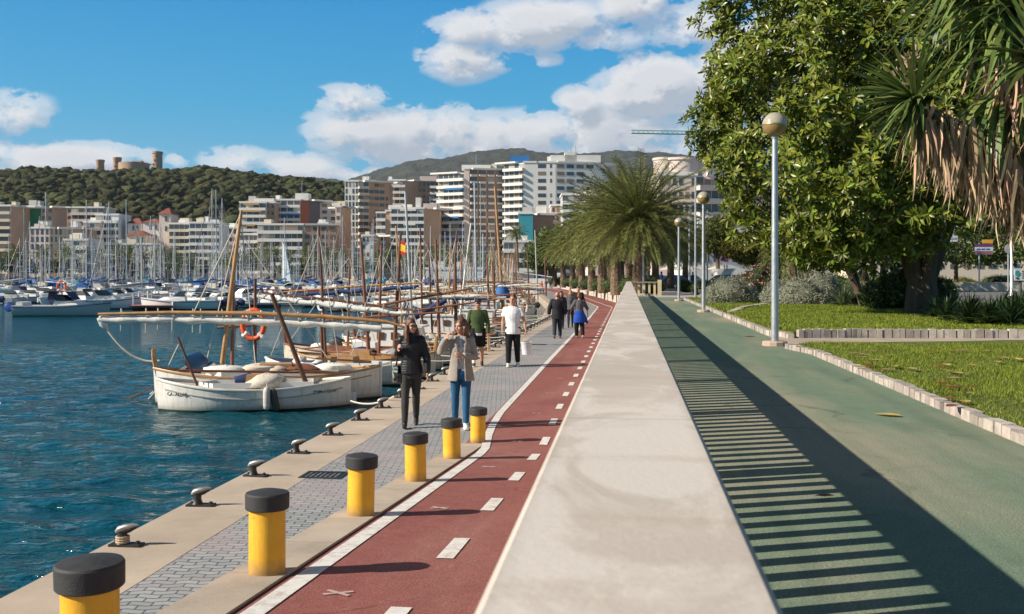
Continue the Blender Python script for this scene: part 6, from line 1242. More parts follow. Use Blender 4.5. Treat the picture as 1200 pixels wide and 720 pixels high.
# ------------------------------------------------------------------ people
def fused(mb, voxel, it=3):
    """fuse overlapping limbs into one continuous surface"""
    me = bpy.data.meshes.new('tmp'); me.from_pydata(mb.v, [], mb.f); o = bpy.data.objects.new('tmp', me); COL.objects.link(o)
    r = o.modifiers.new('r', 'REMESH'); r.mode = 'VOXEL'; r.voxel_size = voxel; s = o.modifiers.new('s', 'SMOOTH'); s.iterations = it; s.factor = .5
    dg = bpy.context.evaluated_depsgraph_get(); out = bpy.data.meshes.new_from_object(o.evaluated_get(dg)); bpy.data.objects.remove(o); bpy.data.meshes.remove(me)
    out.polygons.foreach_set('use_smooth', [True] * len(out.polygons)); return out
SKIN = mat('skin_tan', (.50, .26, .17), .5, .08, 12, spec=.4); SKINR = mat('skin_ruddy', (.52, .22, .15), .5, .08, 12); 
def cloth(name, c, r=.85, b=.35, bs=45, var=.15): return mat(name, c, r, var, 9, b, bs, spec=.25)
LIP = mm('lips', (.30, .07, .06), .5); EYE = mm('dark_eye', (.02, .015, .012), .2)
def ring(z, a, b, y=0, x=0, n=16): return [(x + a * math.cos(2 * PI * j / n), y + b * math.sin(2 * PI * j / n), z) for j in range(n)]
class Fig:
    def __init__(s, lab, foot, face, h, female=True, group=None, voxel=.009, lean=0.0):
        s.t = thing('person', lab, 'person', foot, face, group); s.s = h / 1.70; s.t.scale = (s.s,) * 3; s.f = female; s.vx = voxel; s.lean = lean
    def pose(s, legs, arms, head_yaw=0, head_tilt=0, twist=0):
        """legs: (thigh swing, knee bend, out) right then left; arms: (elbow offset, wrist offset) from each shoulder"""
        sw = .152 if s.f else .182; hz = 0; s.legs = []
        for sd_, (a, k, o) in zip((1, -1), legs):
            th_ = Vector((math.sin(o) * sd_, math.sin(a), -math.cos(a))).normalized() * .43; sh_ = Vector((math.sin(o) * sd_ * .5, math.sin(a - k), -math.cos(a - k))).normalized() * .42
            hip = Vector((.085 * sd_, 0, 0)); kn = hip + th_; an = kn + sh_; s.legs.append([hip, kn, an, a - k]); hz = max(hz, -an.z + .085 - (.05 if math.cos(a - k) < .9 and a < 0 else 0))
        s.pz = hz
        for l in s.legs:
            for q in l[:3]: q.z += hz
        s.up = Vector((0, s.lean, 1)); z0 = s.pz
        s.sh = [Vector((sw * sd_, s.lean * .5, z0 + .468)) for sd_ in (1, -1)]; s.arm = []
        for S, (e, w) in zip(s.sh, arms): E = S + Vector(e); s.arm.append([S, E, E + Vector(w)])
        s.head = Vector((0, s.lean * .75 + .03, z0 + .70)); s.hr = Matrix.Rotation(head_yaw, 3, 'Z') @ Matrix.Rotation(head_tilt, 3, 'X'); return s
    def H(s, x, y, z): return s.head + s.hr @ Vector((x, y, z))
    def torso(s, mb, off=0.0, z0=-.12, z1=.55, rip=0, flare=0.0):
        z = s.pz; L_ = ([(-.14, .16, .115), (-.04, .168, .12), (.05, .15, .105), (.16, .122, .09), (.28, .138, .105), (.37, .15, .115), (.46, .155, .09), (.51, .13, .075), (.545, .07, .06)] if s.f else [(-.14, .15, .11), (-.04, .16, .12), (.05, .15, .11), (.16, .148, .105), (.28, .17, .12), (.37, .185, .125), (.46, .19, .10), (.515, .15, .08), (.55, .075, .065)])
        zs = np.linspace(z0, z1, 34); rg = []
        for q in zs:
            a = np.interp(q, [l[0] for l in L_], [l[1] for l in L_]); b = np.interp(q, [l[0] for l in L_], [l[2] for l in L_]); r_ = rip * abs(math.sin(q * 2 * PI / .075)) if rip and q < .47 else 0; fl_ = flare * max(0, (.12 - q) / .3)
            rg.append(ring(z + q, a + off + r_ + fl_, b + off + r_ + fl_ * .8, s.lean * q))
        mb.rings(rg)
    def legmesh(s, mb, off=0.0, upto=1.0, r=(.092, .078, .056, .058, .036), sole=True):
        for hip, kn, an, _ in s.legs:
            m = hip.lerp(kn, .45); c = kn.lerp(an, .3); pts = [hip + Vector((0, 0, .05)), m, kn, c, an]; rr = [q + off for q in r]
            if upto < 1: pts[-1] = kn.lerp(an, upto) if upto > .3 else pts[-1]
            if upto <= .3: pts = pts[:3]; rr = rr[:3]; pts[-1] = m.lerp(kn, upto / .3)
            mb.tube(pts, rr, 12)
    def armmesh(s, mb, off=0.0, upto=1.0, r=(.056, .048, .040, .026)):
        for S, E, W in s.arm:
            w = E.lerp(W, upto) if upto > .15 else None; p0 = S.lerp(Vector((0, S.y, S.z - .03)), .25)
            if w is None: mb.tube([p0, S, S.lerp(E, .62)], [r[0] + off * .5, r[0] + off * .5, r[1] + off * 1.0], 10)
            else: mb.tube([p0, S, S.lerp(E, .5), E, E.lerp(w, .5), w], [r[0] + off, r[0] + off, r[1] + off, r[2] + off, r[2] * .92 + off, r[3] + off], 10)
            mb.ell(S, r[0] + off * (.5 if w is None else 1) + .003, 10, 7)
    def hand(s, mb, i, curl=.6, k=1.0):
        S, E, W = s.arm[i]; d = (W - E).normalized(); sd_ = 1 if i == 0 else -1
        pal = Vector((-sd_, 0, 0)) - d * (-sd_ * d.x); pal = pal.normalized() if pal.length > .2 else Vector((0, 1, 0)); wv = d.cross(pal).normalized()
        mb.rings([[W + d * q + wv * (a * math.cos(f)) + pal * (b * math.sin(f)) for f in [2 * PI * j / 10 for j in range(10)]] for q, a, b in ((-.01, .024, .02), (.03, .036, .018), (.07, .041, .016), (.088, .038, .013))])
        for j, (w_, l_) in enumerate(((-.03, .068), (-.01, .078), (.011, .072), (.03, .056))):
            p = W + d * .082 + wv * w_; a = 0; pts = [p - d * .02, p]
            for g_ in range(3): a += curl * (.35 + .25 * g_); p = p + (d * math.cos(a) + pal * math.sin(a)) * (l_ / 3); pts.append(p.copy())
            mb.tube(pts, [.0105, .0105, .0098, .009, .0075], 7)
        th_ = -wv if (wv.y < 0) == (sd_ > 0) else wv; fw_ = wv if wv.y > 0 else -wv
        p = W + d * .02 + fw_ * .028; q = p + (d * .6 + fw_ * .75 + pal * .25).normalized() * .04; mb.tube([W + d * .01, p, q, q + (d * .9 + pal * .45).normalized() * .034], [.015, .015, .012, .009], 7)
    def body(s, skin=SKIN, bare_legs=False, curl=(.6, .6), hands=True):
        b = MB(); H = s.H
        def E_(c, r, **k):
            o = len(b.v); b.ell((0, 0, 0), r, 16, 10, **k); b.v[o:] = [tuple(s.head + s.hr @ (Vector(c) + Vector(p))) for p in b.v[o:]]
        E_((0, -.012, .02), (.076, .096, .098)); E_((0, .012, -.045), (.062, .075, .075)); E_((0, .032, -.085), (.040, .048, .034)); E_((0, .085, -.018), (.012, .02, .026)); E_((0, .098, -.032), (.015, .014, .012)); E_((0, .074, .022), (.052, .02, .012))
        for q in (-1, 1): E_((q * .076, -.012, -.012), (.010, .02, .032)); E_((q * .035, .062, -.035), (.024, .022, .02))
        n0 = Vector((0, s.lean * .52, s.pz + .50)); b.tube([n0, n0.lerp(s.head, .5) + Vector((0, -.01, 0)), H(0, -.01, -.05)], [.062, .05, .052] if s.f else [.072, .06, .058], 12)
        s.torso(b, -.014); s.legmesh(b, -.008 if not bare_legs else .004, r=(.092, .078, .054, .058, .036)); s.armmesh(b, -.006)
        if hands: s.hand(b, 0, curl[0]); s.hand(b, 1, curl[1])
        o = link('body', fused(b, s.vx, 2), s.t); o.data.materials.append(skin)
        for q in (-1, 1):
            e = MB().ell((0, 0, 0), (.013, .008, .008), 8, 6); e.v = [tuple(H(q * .032, .079, .0) + s.hr @ Vector(p)) for p in e.v]; e.build('eye', EYE, s.t, 80)
        e = MB().ell((0, 0, 0), (.022, .010, .006), 8, 6); e.v = [tuple(H(0, .082, -.066) + s.hr @ Vector(p)) for p in e.v]; e.build('mouth', LIP, s.t, 80); return o
    def wear(s, name, m, fn, vx=None, it=3):
        b = MB(); fn(b); me = fused(b, vx or s.vx * 1.15, it); o = link(name, me, s.t); me.materials.append(m); return o
    def top(s, name, m, off=.016, z0=-.12, rip=0, flare=0, sleeve=1.0, z1=.545):
        return s.wear(name, m, lambda b: (s.torso(b, off, z0, z1, rip, flare), s.armmesh(b, off * .9 + .002, sleeve) if sleeve else None))
    def trousers(s, m, off=.008, upto=.98, name='trousers', r=(.092, .078, .056, .056, .040)):
        def f(b): s.torso(b, .006, -.14, .1); s.legmesh(b, off, upto, r)
        return s.wear(name, m, f)
    def shoes(s, m, sole=None, tall=.0):
        for (hip, kn, an, pt) in s.legs:
            b = MB(); rt = Matrix.Rotation(max(-.9, min(.5, -pt * .8)) * -1 if False else max(-.2, min(.7, -pt)) * -1, 3, 'X')
            T = lambda v: an + rt @ Vector(v)
            b.tube([T((0, -.055, -.05)), T((0, .0, -.05)), T((0, .08, -.058)), T((0, .165, -.066))], [.036, .042, .042, .028], 10, flat=.85); b.tube([T((0, -.005, -.05)), T((0, -.005, .03 + tall))], [.043, .045], 10)
            o = link('shoe', fused(b, .01, 2), s.t); o.data.materials.append(m)
            if sole: 
                sb_ = MB().rings([[T((x * w, y, z)) for x, y in ((-1, -.09), (1, -.09), (1, .1), (.6, .19), (-.6, .19), (-1, .1))] for z, w in ((-.086, .042), (-.066, .044))]); sb_.build('sole', sole, o)
    def hair(s, m, blobs, strands=(), name='hair', vx=.011):
        b = MB()
        for c, r in blobs:
            o = len(b.v); b.ell((0, 0, 0), r, 12, 8, jit=.05); b.v[o:] = [tuple(s.head + s.hr @ (Vector(c) + Vector(p))) for p in b.v[o:]]
        for pts, rr in strands: b.tube([s.H(*p) for p in pts], rr, 8)
        o = link(name, fused(b, vx, 1), s.t); o.data.materials.append(m); return o
def hairm(name, c): return mat(name, c, .5, .4, 22, .6, 60, stretch=(1, 1, .3))
HB = hairm('brown_hair', (.095, .038, .018)); HD = hairm('dark_hair', (.025, .015, .01)); HR = hairm('auburn_hair', (.16, .055, .025)); HBL = hairm('sandy_hair', (.26, .15, .07))
BLKC = cloth('black_cloth', (.012, .012, .014)); DKJ = cloth('dark_jeans', (.03, .035, .05)); CHJ = cloth('charcoal_jeans', (.045, .043, .042)); BLUJ = cloth('blue_jeans', (.025, .10, .20)); WHC = cloth('white_cotton', (.74, .74, .75)); BOOT = mm('black_boot', (.015, .014, .013), .5); SNK = mm('white_sneaker', (.68, .66, .62), .6)
CAPHAIR = [((0, -.02, .035), (.085, .104, .098)), ((0, -.05, -.02), (.08, .075, .09))]
# --- woman in black quilted jacket
p = gp(482, 500.5); A = Fig('woman in black quilted jacket and sunglasses walking with a floral bag', p, TH + PI + .05, 1.70).pose(((.22, .12, .02), (-.20, .30, -.03)), (((.07, -.06, -.26), (-.02, .16, .12)), ((-.10, .03, -.28), (-.01, .07, -.24))), .6, .04)
A.body(curl=(1.1, .5)); A.top('quilted_jacket', cloth('black_nylon', (.016, .016, .019), .45), .026, -.07, .014, 0, .97); A.trousers(CHJ); A.shoes(BOOT, None, .06)
A.wear('collar', cloth('black_nylon_collar', (.016, .016, .019), .45), lambda b: b.rings([ring(A.pz + z, r_, r_ * .95, .015) for z, r_ in ((.49, .10), (.54, .085), (.60, .078))]))
A.hair(HB, CAPHAIR + [((.0, -.05, -.08), (.088, .07, .12))], [([(q * .075, .0, .02), (q * .095, .01, -.10), (q * .10, .03, -.20), (q * .085, .05, -.30)], [.03, .04, .038, .015]) for q in (-1, 1)] + [([(q * .04, -.07, 0), (q * .06, -.075, -.15), (q * .05, -.06, -.28)], [.04, .05, .02]) for q in (-1, 1)])
b = MB()
for q in (-1, 1): b.rings([[A.H(q * .034 + .027 * math.cos(f), y, .004 + .022 * math.sin(f)) for f in [2 * PI * j / 12 for j in range(12)]] for y in (.086, .094)])
b.bar(A.H(-.07, .06, .01), A.H(-.06, .09, .01), .006); b.bar(A.H(.07, .06, .01), A.H(.06, .09, .01), .006); b.bar(A.H(-.012, .092, .01), A.H(.012, .092, .01), .007); b.build('sunglasses', mm('black_lens', (.01, .01, .01), .1, spec=.8), A.t)
w_ = A.t.matrix_basis if False else Matrix.LocRotScale(A.t.location, A.t.rotation_euler, A.t.scale)
def m_floral():
    m, nt, b = nodes('floral_canvas'); v = coord(nt); vo = nd(nt, 'ShaderNodeTexVoronoi'); vo.inputs['Scale'].default_value = 22; nt.links.new(v, vo.inputs['Vector'])
    nt.links.new(mixc(nt, ramp(nt, vo.outputs['Distance'], [(.3, 1), (.5, 0)]), (.05, .05, .055, 1), mixc(nt, .45, vo.outputs['Color'], (.5, .47, .38, 1))), b.inputs['Base Color']); b.inputs['Roughness'].default_value = .85; return m
bag = thing('shoulder_bag', 'floral canvas bag hanging at the hip of the black-jacketed woman', 'bag', w_ @ Vector((.245, -.02, A.pz - .20)), A.t.rotation_euler[2])
MB().rings([[(x * .06, y * .13 * k, z) for x, y in ((-.5, -1), (.5, -1), (1, 0), (.5, 1), (-.5, 1), (-1, 0))] for z, k in ((0, .8), (.06, 1.1), (.2, 1), (.27, .8))]).build('pouch', m_floral(), bag, 50)
sh_ = Vector((-.11, .02, .70)); MB().tube([(0, .06, .26), (-.05, .06, .5), sh_, (-.04, -.08, .5), (0, -.08, .26)], .011, 6).build('strap', BLKC, bag)
# --- woman in beige coat
p = gp(540, 502); B = Fig('curly-haired woman in beige coat and blue jeans facing her companion', p, TH + PI + .1, 1.70).pose(((-.10, .16, .0), (.16, .10, -.01)), (((.19, .0, -.17), (-.10, .10, .21)), ((-.07, .06, -.27), (.20, .14, .05))), -.85, 0)
B.body(curl=(.8, .6)); B.top('shirt', mat('checked_shirt', (.42, .42, .44), .85, .55, 30), .006, -.10)
BG = cloth('beige_wool', (.30, .265, .23), .9)
def coat(b):
    B.armmesh(b, .022, .96); z = B.pz; n = 22
    rg = []
    for q, a, d in ((-.17, .225, .165), (-.12, .215, .16), (-.06, .205, .155), (.08, .18, .135), (.2, .165, .125), (.34, .182, .138), (.45, .18, .11), (.52, .13, .09), (.56, .085, .075)):
        out = [(a * math.cos(f), d * math.sin(f), z + q) for f in [PI / 2 + .30 + (2 * PI - .60) * j / n for j in range(n + 1)]]; inn = [(x * .86, y * .82, zz) for x, y, zz in out[::-1]]; rg.append(out + inn)
    b.rings(rg)
B.wear('coat', BG, coat, .0105, 2); B.trousers(BLUJ); B.shoes(SNK, SNK)
for q in (-1, 1): B.wear('lapel', BG, lambda b: b.tube([(q * .06, .09, B.pz + .54), (q * .075, .125, B.pz + .42), (q * .05, .145, B.pz + .25)], [.028, .035, .012], 8, flat=.5), .009, 1)
B.hair(HB, CAPHAIR + [((R.uniform(-.1, .1), R.uniform(-.11, .03), R.uniform(-.16, .06)), (.045, .045, .045)) for _ in range(26)] + [((q * .085, -.02, -.08), (.045, .06, .09)) for q in (-1, 1)])
# --- man in green jumper
p = gp(560, 429.5); C_ = Fig('young man in green jumper, dark cap and black shorts', p, TH + PI, 1.76, False).pose(((.16, .10, .02), (-.14, .24, .02)), (((.07, -.03, -.28), (-.01, .08, -.23)), ((-.08, .02, -.28), (0, .05, -.25))), .1, .05)
C_.body(SKIN, True); GJ = cloth('green_knit', (.055, .085, .03)); C_.top('jumper', GJ, .022, -.06); C_.top('tshirt_hem', WHC, .016, -.13, sleeve=.0, z1=.1)
C_.trousers(BLKC, .03, .28, 'shorts', (.092, .085, .075, .06, .04)); C_.shoes(mm('dark_trainer', (.03, .03, .035), .6), SNK)
for hip, kn, an, pt in C_.legs: C_.wear('sock', WHC, lambda b: b.tube([an + Vector((0, 0, .14)), an], [.046, .044], 10))
C_.hair(HD, [((0, -.03, .0), (.083, .095, .09))]); C_.wear('cap', cloth('navy_cap', (.025, .028, .04)), lambda b: (b.ell(C_.H(0, -.01, .065), (.09, .105, .075), 14, 8), b.rings([[C_.H(x * .075, .07 + y, .055 - .1 * y) for x, y in ((-1, 0), (-.8, .09), (0, .125), (.8, .09), (1, 0))], [C_.H(x * .075, .07 + y, .067 - .1 * y) for x, y in ((-1, 0), (-.8, .09), (0, .125), (.8, .09), (1, 0))]])))
b = MB().ell(C_.H(0, .088, .004), (.062, .014, .017), 12, 6); b.build('sunglasses', mm('black_lens', (.01, .01, .01), .1, spec=.8), C_.t, 60)
wc = Matrix.LocRotScale(C_.t.location, C_.t.rotation_euler, C_.t.scale); hp = wc @ (C_.arm[1][2] + Vector((-.03, .02, -.06)))
bd = thing('paper_bag', 'flat tan paper carrier held by the man in green', 'bag', hp, C_.t.rotation_euler[2]); MB().rings([[(-.035, -.17, z), (.035, -.17, z), (.05, 0, z), (.035, .17, z), (-.035, .17, z)] for z in (-.42, -.3, -.02)]).build('bag_body', mm('tan_paper', (.42, .26, .15), .8, .2, 6), bd); MB().tube([(0, -.06, -.03), (0, -.05, .05), (0, .05, .05), (0, .06, -.03)], .008, 5).build('handle', mm('tan_paper', (.42, .26, .15), .8), bd)
# --- man in white t-shirt with bucket
p = gp(601, 430); D = Fig('young man in white t-shirt and black trousers carrying a bucket', p, TH + PI - .1, 1.86, False).pose(((.10, .04, .03), (-.10, .20, .03)), (((.07, -.03, -.28), (0, .09, -.23)), ((-.10, .02, -.27), (-.04, .06, -.24))), -.15, .22)
D.body(SKIN, curl=(.6, 1.2)); D.top('tshirt', WHC, .026, -.13, 0, .015, .05); D.trousers(BLKC, .012, .97, r=(.095, .085, .07, .06, .048)); D.shoes(SNK, SNK)
D.hair(HB, [((0, -.025, .05), (.084, .10, .085)), ((0, -.05, .0), (.08, .07, .08))] + [((R.uniform(-.05, .05), R.uniform(-.04, .07), .12), (.035, .04, .03)) for _ in range(7)])
wd = Matrix.LocRotScale(D.t.location, D.t.rotation_euler, D.t.scale); hp = wd @ (D.arm[1][2] + Vector((-.02, .03, -.10)))
bk = thing('bucket', 'white plastic bucket carried by the man in white t-shirt', 'bucket', hp + Vector((0, 0, -.52))); MB().rings([ring(z, r_, r_, n=20) for z, r_ in ((0, .115), (.3, .145), (.31, .155), (.33, .155), (.33, .145), (.02, .11))]).build('pail', mm('white_plastic', (.72, .73, .75), .35), bk, 50); MB().tube([(.15, 0, .31), (.10, 0, .47), (0, 0, .53), (-.10, 0, .47), (-.15, 0, .31)], .006, 6).build('handle', STEEL, bk)
# --- couple walking away
p = gp(653, 396.5); E = Fig('balding man in dark jacket walking away from the camera', p, TH - .05, 1.76, False, voxel=.011).pose(((.18, .10, .03), (-.18, .22, .03)), (((.10, -.02, -.27), (.02, .06, -.22)), ((-.11, -.02, -.27), (-.02, .06, -.22))), .1, 0)
E.body(SKINR); E.top('jacket', cloth('dark_jacket', (.022, .022, .027)), .045, -.20, 0, .03); E.trousers(DKJ, .02, .97, r=(.095, .085, .07, .062, .05)); E.shoes(mm('brown_shoe', (.12, .07, .05), .5))
E.hair(hairm('thin_greying_hair', (.20, .12, .09)), [((0, -.06, -.02), (.074, .05, .06))])
p = gp(679, 396.5); G = Fig('woman seen from behind with bright blue jacket tied round her waist', p, TH + .1, 1.74, True, voxel=.011).pose(((-.14, .20, .02), (.16, .08, .02)), (((.15, .02, -.25), (.03, .05, -.22)), ((-.16, .0, -.25), (-.04, .05, -.22))), -.1, 0)
G.body(SKIN); G.top('tshirt', cloth('grey_tshirt', (.10, .10, .105)), .03, -.1, 0, .0, .3); G.trousers(BLKC, .02, .97, r=(.1, .09, .075, .062, .05)); G.shoes(mm('grey_trainer', (.3, .27, .25), .6))
BJ = cloth('bright_blue_jacket', (.012, .06, .36)); G.wear('tied_jacket', BJ, lambda b: b.rings([ring(G.pz + z, a, d, -.02 + dy) for z, a, d, dy in ((-.34, .25, .15, -.06), (-.3, .245, .17, -.05), (-.1, .21, .17, -.02), (.06, .185, .14, 0), (.12, .17, .125, 0))]))
G.wear('tied_sleeve', BJ, lambda b: b.tube([(.17, -.03, G.pz - .02), (.24, -.05, G.pz - .2), (.31, -.06, G.pz - .36)], [.05, .06, .035], 8)); G.hair(HR, CAPHAIR + [((0, -.06, -.04), (.08, .06, .08)), ((.0, -.09, .06), (.045, .045, .045))])
# --- walkers behind the couple, coming closer
for px, Z, h, lab, hm_, top_, fem in ((657.5, 47, 1.70, 'dark-haired woman coming closer, half hidden behind the balding man', HD, cloth('black_top', (.015, .015, .018)), True), (668.5, 48.5, 1.72, 'sandy-haired woman in grey top between the walking couple', HBL, cloth('grey_top', (.10, .10, .11)), True), (677.5, 52, 1.86, 'dark-haired man in black coming closer beyond the blue-jacket woman', HD, cloth('black_jumper', (.018, .017, .017)), False)):
    f = Fig(lab, xz(px, Z, 0), TH + PI, h, fem, voxel=.013).pose(((.16, .1, .02), (-.15, .22, .02)), (((.07, -.02, -.28), (0, .08, -.23)), ((-.07, .04, -.28), (0, .09, -.22))))
    f.body(SKIN); f.top('jacket', top_, .025, -.12); f.trousers(DKJ); f.shoes(BOOT); f.hair(hm_, CAPHAIR + ([((q * .075, -.02, -.1), (.04, .05, .11)) for q in (-1, 1)] if fem else []))
# --- small distant figures (single simple copies)
def far_person(lab, loc, face, h, shirt, pants=DKJ, hair=HD):
    f = Fig(lab, loc, face, h, False, voxel=.02).pose(((.2, .1, .02), (-.2, .25, .02)), (((.07, -.04, -.28), (0, .08, -.23)), ((-.07, .04, -.28), (0, .09, -.22)))); f.body(SKIN, hands=False); f.top('top', shirt, .025, -.12); f.trousers(pants, .015); f.shoes(BOOT); f.hair(hair, CAPHAIR); return f.t
far_person('person in bright red top at the quay edge by the far boats', gp(635, 343.5), TH + 2.2, 1.70, cloth('red_top', (.45, .02, .03)))
fp_ = far_person('distant walker in blue near the white shelter', xz(640, 196, 0), TH + PI, 1.76, cloth('mid_blue_top', (.03, .07, .25)))
for k, (px, Z, z, lab) in enumerate([(645, 205, 0, 'distant walker in dark blue just left of the palm row wall'), (648.5, 214, 0, 'farthest walker in blue beside the palm row wall'), (775, 102, UP, 'pedestrian in blue standing under the palms right of the largest'), (789, 120, UP, 'pedestrian in blue by the far parasols'), (812, 110, UP, 'pedestrian in blue by the plaza hedge')]): dup(fp_, xz(px, Z, z), TH + PI + k, lab)
# ------------------------------------------------------------------ cars, signs, poles, parasols
def carpaint(n, c): return mat(n, c, .22, .05, 1, coat=.8, spec=.6)
TYRE = mm('tyre_rubber', (.018, .018, .018), .8); HUB = mm('alloy_hub', (.4, .4, .41), .35, metal=.6)
def car(lab, px, Z, a, paint, van=False, z=UP + .01):
    t = thing('parked_car', lab, 'car', xz(px, Z, z), a); L_, W_ = (4.9, 1.9) if van else (4.2, 1.75)
    P = [(-.5, .35), (-.5, .62), (-.47, .95), (-.40, 1.0), (-.30, 1.42), (-.1, 1.48), (.10, 1.44), (.24, 1.0), (.42, .9), (.49, .72), (.5, .35)] if not van else [(-.5, .35), (-.5, .9), (-.49, 1.9), (-.45, 2.0), (-.1, 2.02), (.22, 1.95), (.36, 1.25), (.46, 1.1), (.495, .8), (.5, .5), (.5, .35)]
    b = MB(); top = 1.0 if not van else 1.2
    b.rings([[(x * L_, y * W_ / 2 * (1 - .16 * max(0, zz - top)), zz) for x, zz in P] for y in (-1, -.96, .96, 1)][0:4]); body = b.build('body', paint, t, 40)
    win = [(-.27, 1.04), (-.25, 1.36), (.08, 1.36), (.2, 1.04)] if not van else [(.02, 1.3), (.02, 1.8), (.2, 1.8), (.3, 1.3)]
    for s in (-1, 1):
        w = MB(); w.rings([[(x * L_, s * (W_ / 2 * (1 - .16 * max(0, zz - top)) + d), zz) for x, zz in win] for d in (-.02, .008)]); w.build('side_window', GLASS, t)
        for x in (-.3, .31):
            wh = MB(); wh.rings([[(x * L_ + r * math.cos(f), s * y, .33 + r * math.sin(f)) for f in [2 * PI * j / 18 for j in range(18)]] for y, r in ((W_ / 2 - .2, .31), (W_ / 2 - .19, .33), (W_ / 2 - .0, .33), (W_ / 2 + .012, .30))]); o = wh.build('wheel', TYRE, t, 50); MB().rings([[(x * L_ + r * math.cos(f), s * y, .33 + r * math.sin(f)) for f in [2 * PI * j / 14 for j in range(14)]] for y, r in ((W_ / 2 - .05, .2), (W_ / 2 + .022, .19))]).build('hub', HUB, o)
        MB().box((.488 * L_, s * W_ * .36, .72), (.1, .3, .14)).build('headlight', mm('headlight_glass', (.7, .7, .68), .1), t); MB().box((-.497 * L_, s * W_ * .38, .82), (.06, .24, .16)).build('tail_light', mm('tail_red', (.4, .01, .01), .2), t)
    x0, x1 = (-.40, -.31) if not van else (-.5, -.5)
    if not van:
        for q0, q1 in (((-.393, 1.04), (-.31, 1.38)), ((.228, 1.04), (.115, 1.41))): 
            n_ = Vector((q1[1] - q0[1], 0, (q0[0] - q1[0]) * L_)).normalized() * (.012 if q0[0] > 0 else -.012); MB().rings([[Vector((x * L_, y * W_ * .40, zz)) + n_ * d for (x, zz), y in ((q0, -1), (q0, 1), (q1, .92), (q1, -.92))] for d in (-1, 1)]).build('windscreen', GLASS, t)
    else: MB().rings([[(.228 * L_ + d, y * .8, 1.85) for y in (-1, 1)] + [(.35 * L_ + d, y * .85, 1.32) for y in (1, -1)] for d in (0, .03)]).build('windscreen', GLASS, t)
    return t
DKB = carpaint('dark_blue_car_paint', (.012, .03, .06)); WCP = carpaint('white_car_paint', (.75, .75, .75)); SCP = carpaint('silver_car_paint', (.35, .36, .38)); BCP = carpaint('black_car_paint', (.015, .015, .018)); RCP = carpaint('blue_car_paint', (.02, .09, .25))
car('dark blue parked car behind the silver bushes', 847, 84, TH + 3.1, DKB); car('white van behind the pink oleander', 868, 92, TH + .1, WCP, True); car('dark car in shade behind the small palm', 961, 80, TH + .1, BCP); car('white van parked left of the palm row', 656, 205, TH + 1.6, WCP, True); car('blue car beyond the white shelter wall', 639, 232, TH + 1.5, RCP)
car('white car parked behind the clipped wall bushes', 697, 150, TH + .2, WCP); car('black car beside the lamp behind the balustrade', 764, 104, TH + 1.4, BCP); car('silver car on the road right of the rubber tree', 1076, 112, TH + .2, SCP); car('dark car under the trees left of the plaza', 792, 118, TH + .2, DKB); car('silver car far down the road behind the lamps', 810, 135, TH + .3, SCP); car('black car behind the bus stop sign', 1186, 126, TH, BCP)
def pole(lab, px, Z, top, r=.07, z=UP, m=STEEL, name='pole', bot=None):
    p = xz(px, Z, z); h = CZ + (HZ - top) / F * Z - z; return tag(MB().lathe([(r * 2, 0), (r * 2, .05), (r, .08), (r * .7, h)], n=10).build(name, m, None, 40, p), lab, 'pole')
pole('tall thin steel pole left of the second lamp', 815, 66, 208); pole('tall steel mast pole behind the third lamp', 808, 90, 236, .1); pole('steel pole just right of the second lamp', 829, 95, 246); pole('thin pole right of the dark olive pine', 852, 100, 262)
def sign(name, lab, px, Z, pole_top, panels, r=.06, pm=STEEL, z=UP):
    p = xz(px, Z, z); t = thing(name, lab, 'sign', p, TH); zz = lambda y: CZ + (HZ - y) / F * Z - z; X = lambda x: (x - px) / F * Z
    MB().tube([(0, 0, -.1), (0, 0, zz(pole_top))], r, 10).build('post', pm, t, 40)
    for x0, x1, y0, y1, m, arrow in panels:
        a, b_, c, d = X(x0), X(x1), zz(y0), zz(y1)
        pts = [(a, c), (b_, c), (b_, d), (a, d)] if not arrow else [(a, c), (b_, c), (b_, d), (a + (b_ - a) * .35, d), (a, (c + d) / 2)]
        MB().rings([[(x, y, q) for x, q in pts] for y in (-.1, -.06)]).build('panel', m, t)
    return t, X, zz
WS = mm('sign_white', (.62, .62, .63), .5); PUR = mm('sign_purple', (.16, .04, .16), .5); ORG = mm('sign_orange', (.72, .36, .03), .5); MAU = mm('sign_mauve', (.26, .12, .16), .5); SBL = mm('sign_blue', (.03, .10, .22), .5); STE = mm('sign_teal', (.03, .28, .32), .5); SGR = mm('sign_grey', (.36, .36, .37), .5)
t, X, zz = sign('bus_stop_sign', 'bus stop sign with orange, purple and white panels on the island', 1147.5, 90, 285, [(1151, 1163, 281, 285.5, ORG, 0), (1142, 1163, 286.2, 289.5, PUR, 0), (1142, 1163, 289.8, 294.5, WS, 0), (1142, 1163, 294.8, 298.5, MAU, 0)])
for k in range(3): MB().box((X(1146 + 5.5 * k), -.115, zz(292.2)), (.3, .02, .1)).build('text_line', SBL, t)
t, X, zz = sign('direction_sign', 'two white direction arrows on a pale post under the rubber tree', 1093.5, 70, 262, [(1107, 1121.5, 262, 273, WS, 1), (1106, 1121.5, 275.5, 283.5, WS, 1)], .11, WHITE)
MB().bar((0, -.05, zz(268)), (X(1114), -.05, zz(268)), .06).build('arm', STEEL, t); MB().bar((0, -.05, zz(279)), (X(1114), -.05, zz(279)), .06).build('arm', STEEL, t)
for y in (267, 279.5): MB().box((X(1115.5), -.115, zz(y)), (.45, .02, .1)).build('text_line', SGR, t)
t, X, zz = sign('information_sign', 'white information board with teal emblem and blue top at right edge', 1195.5, 47, 315, [(1187.5, 1206, 314.6, 329, WS, 0), (1187.5, 1206, 312.6, 314.4, SBL, 0)], .07, mm('dark_green_post', (.06, .08, .07), .6))
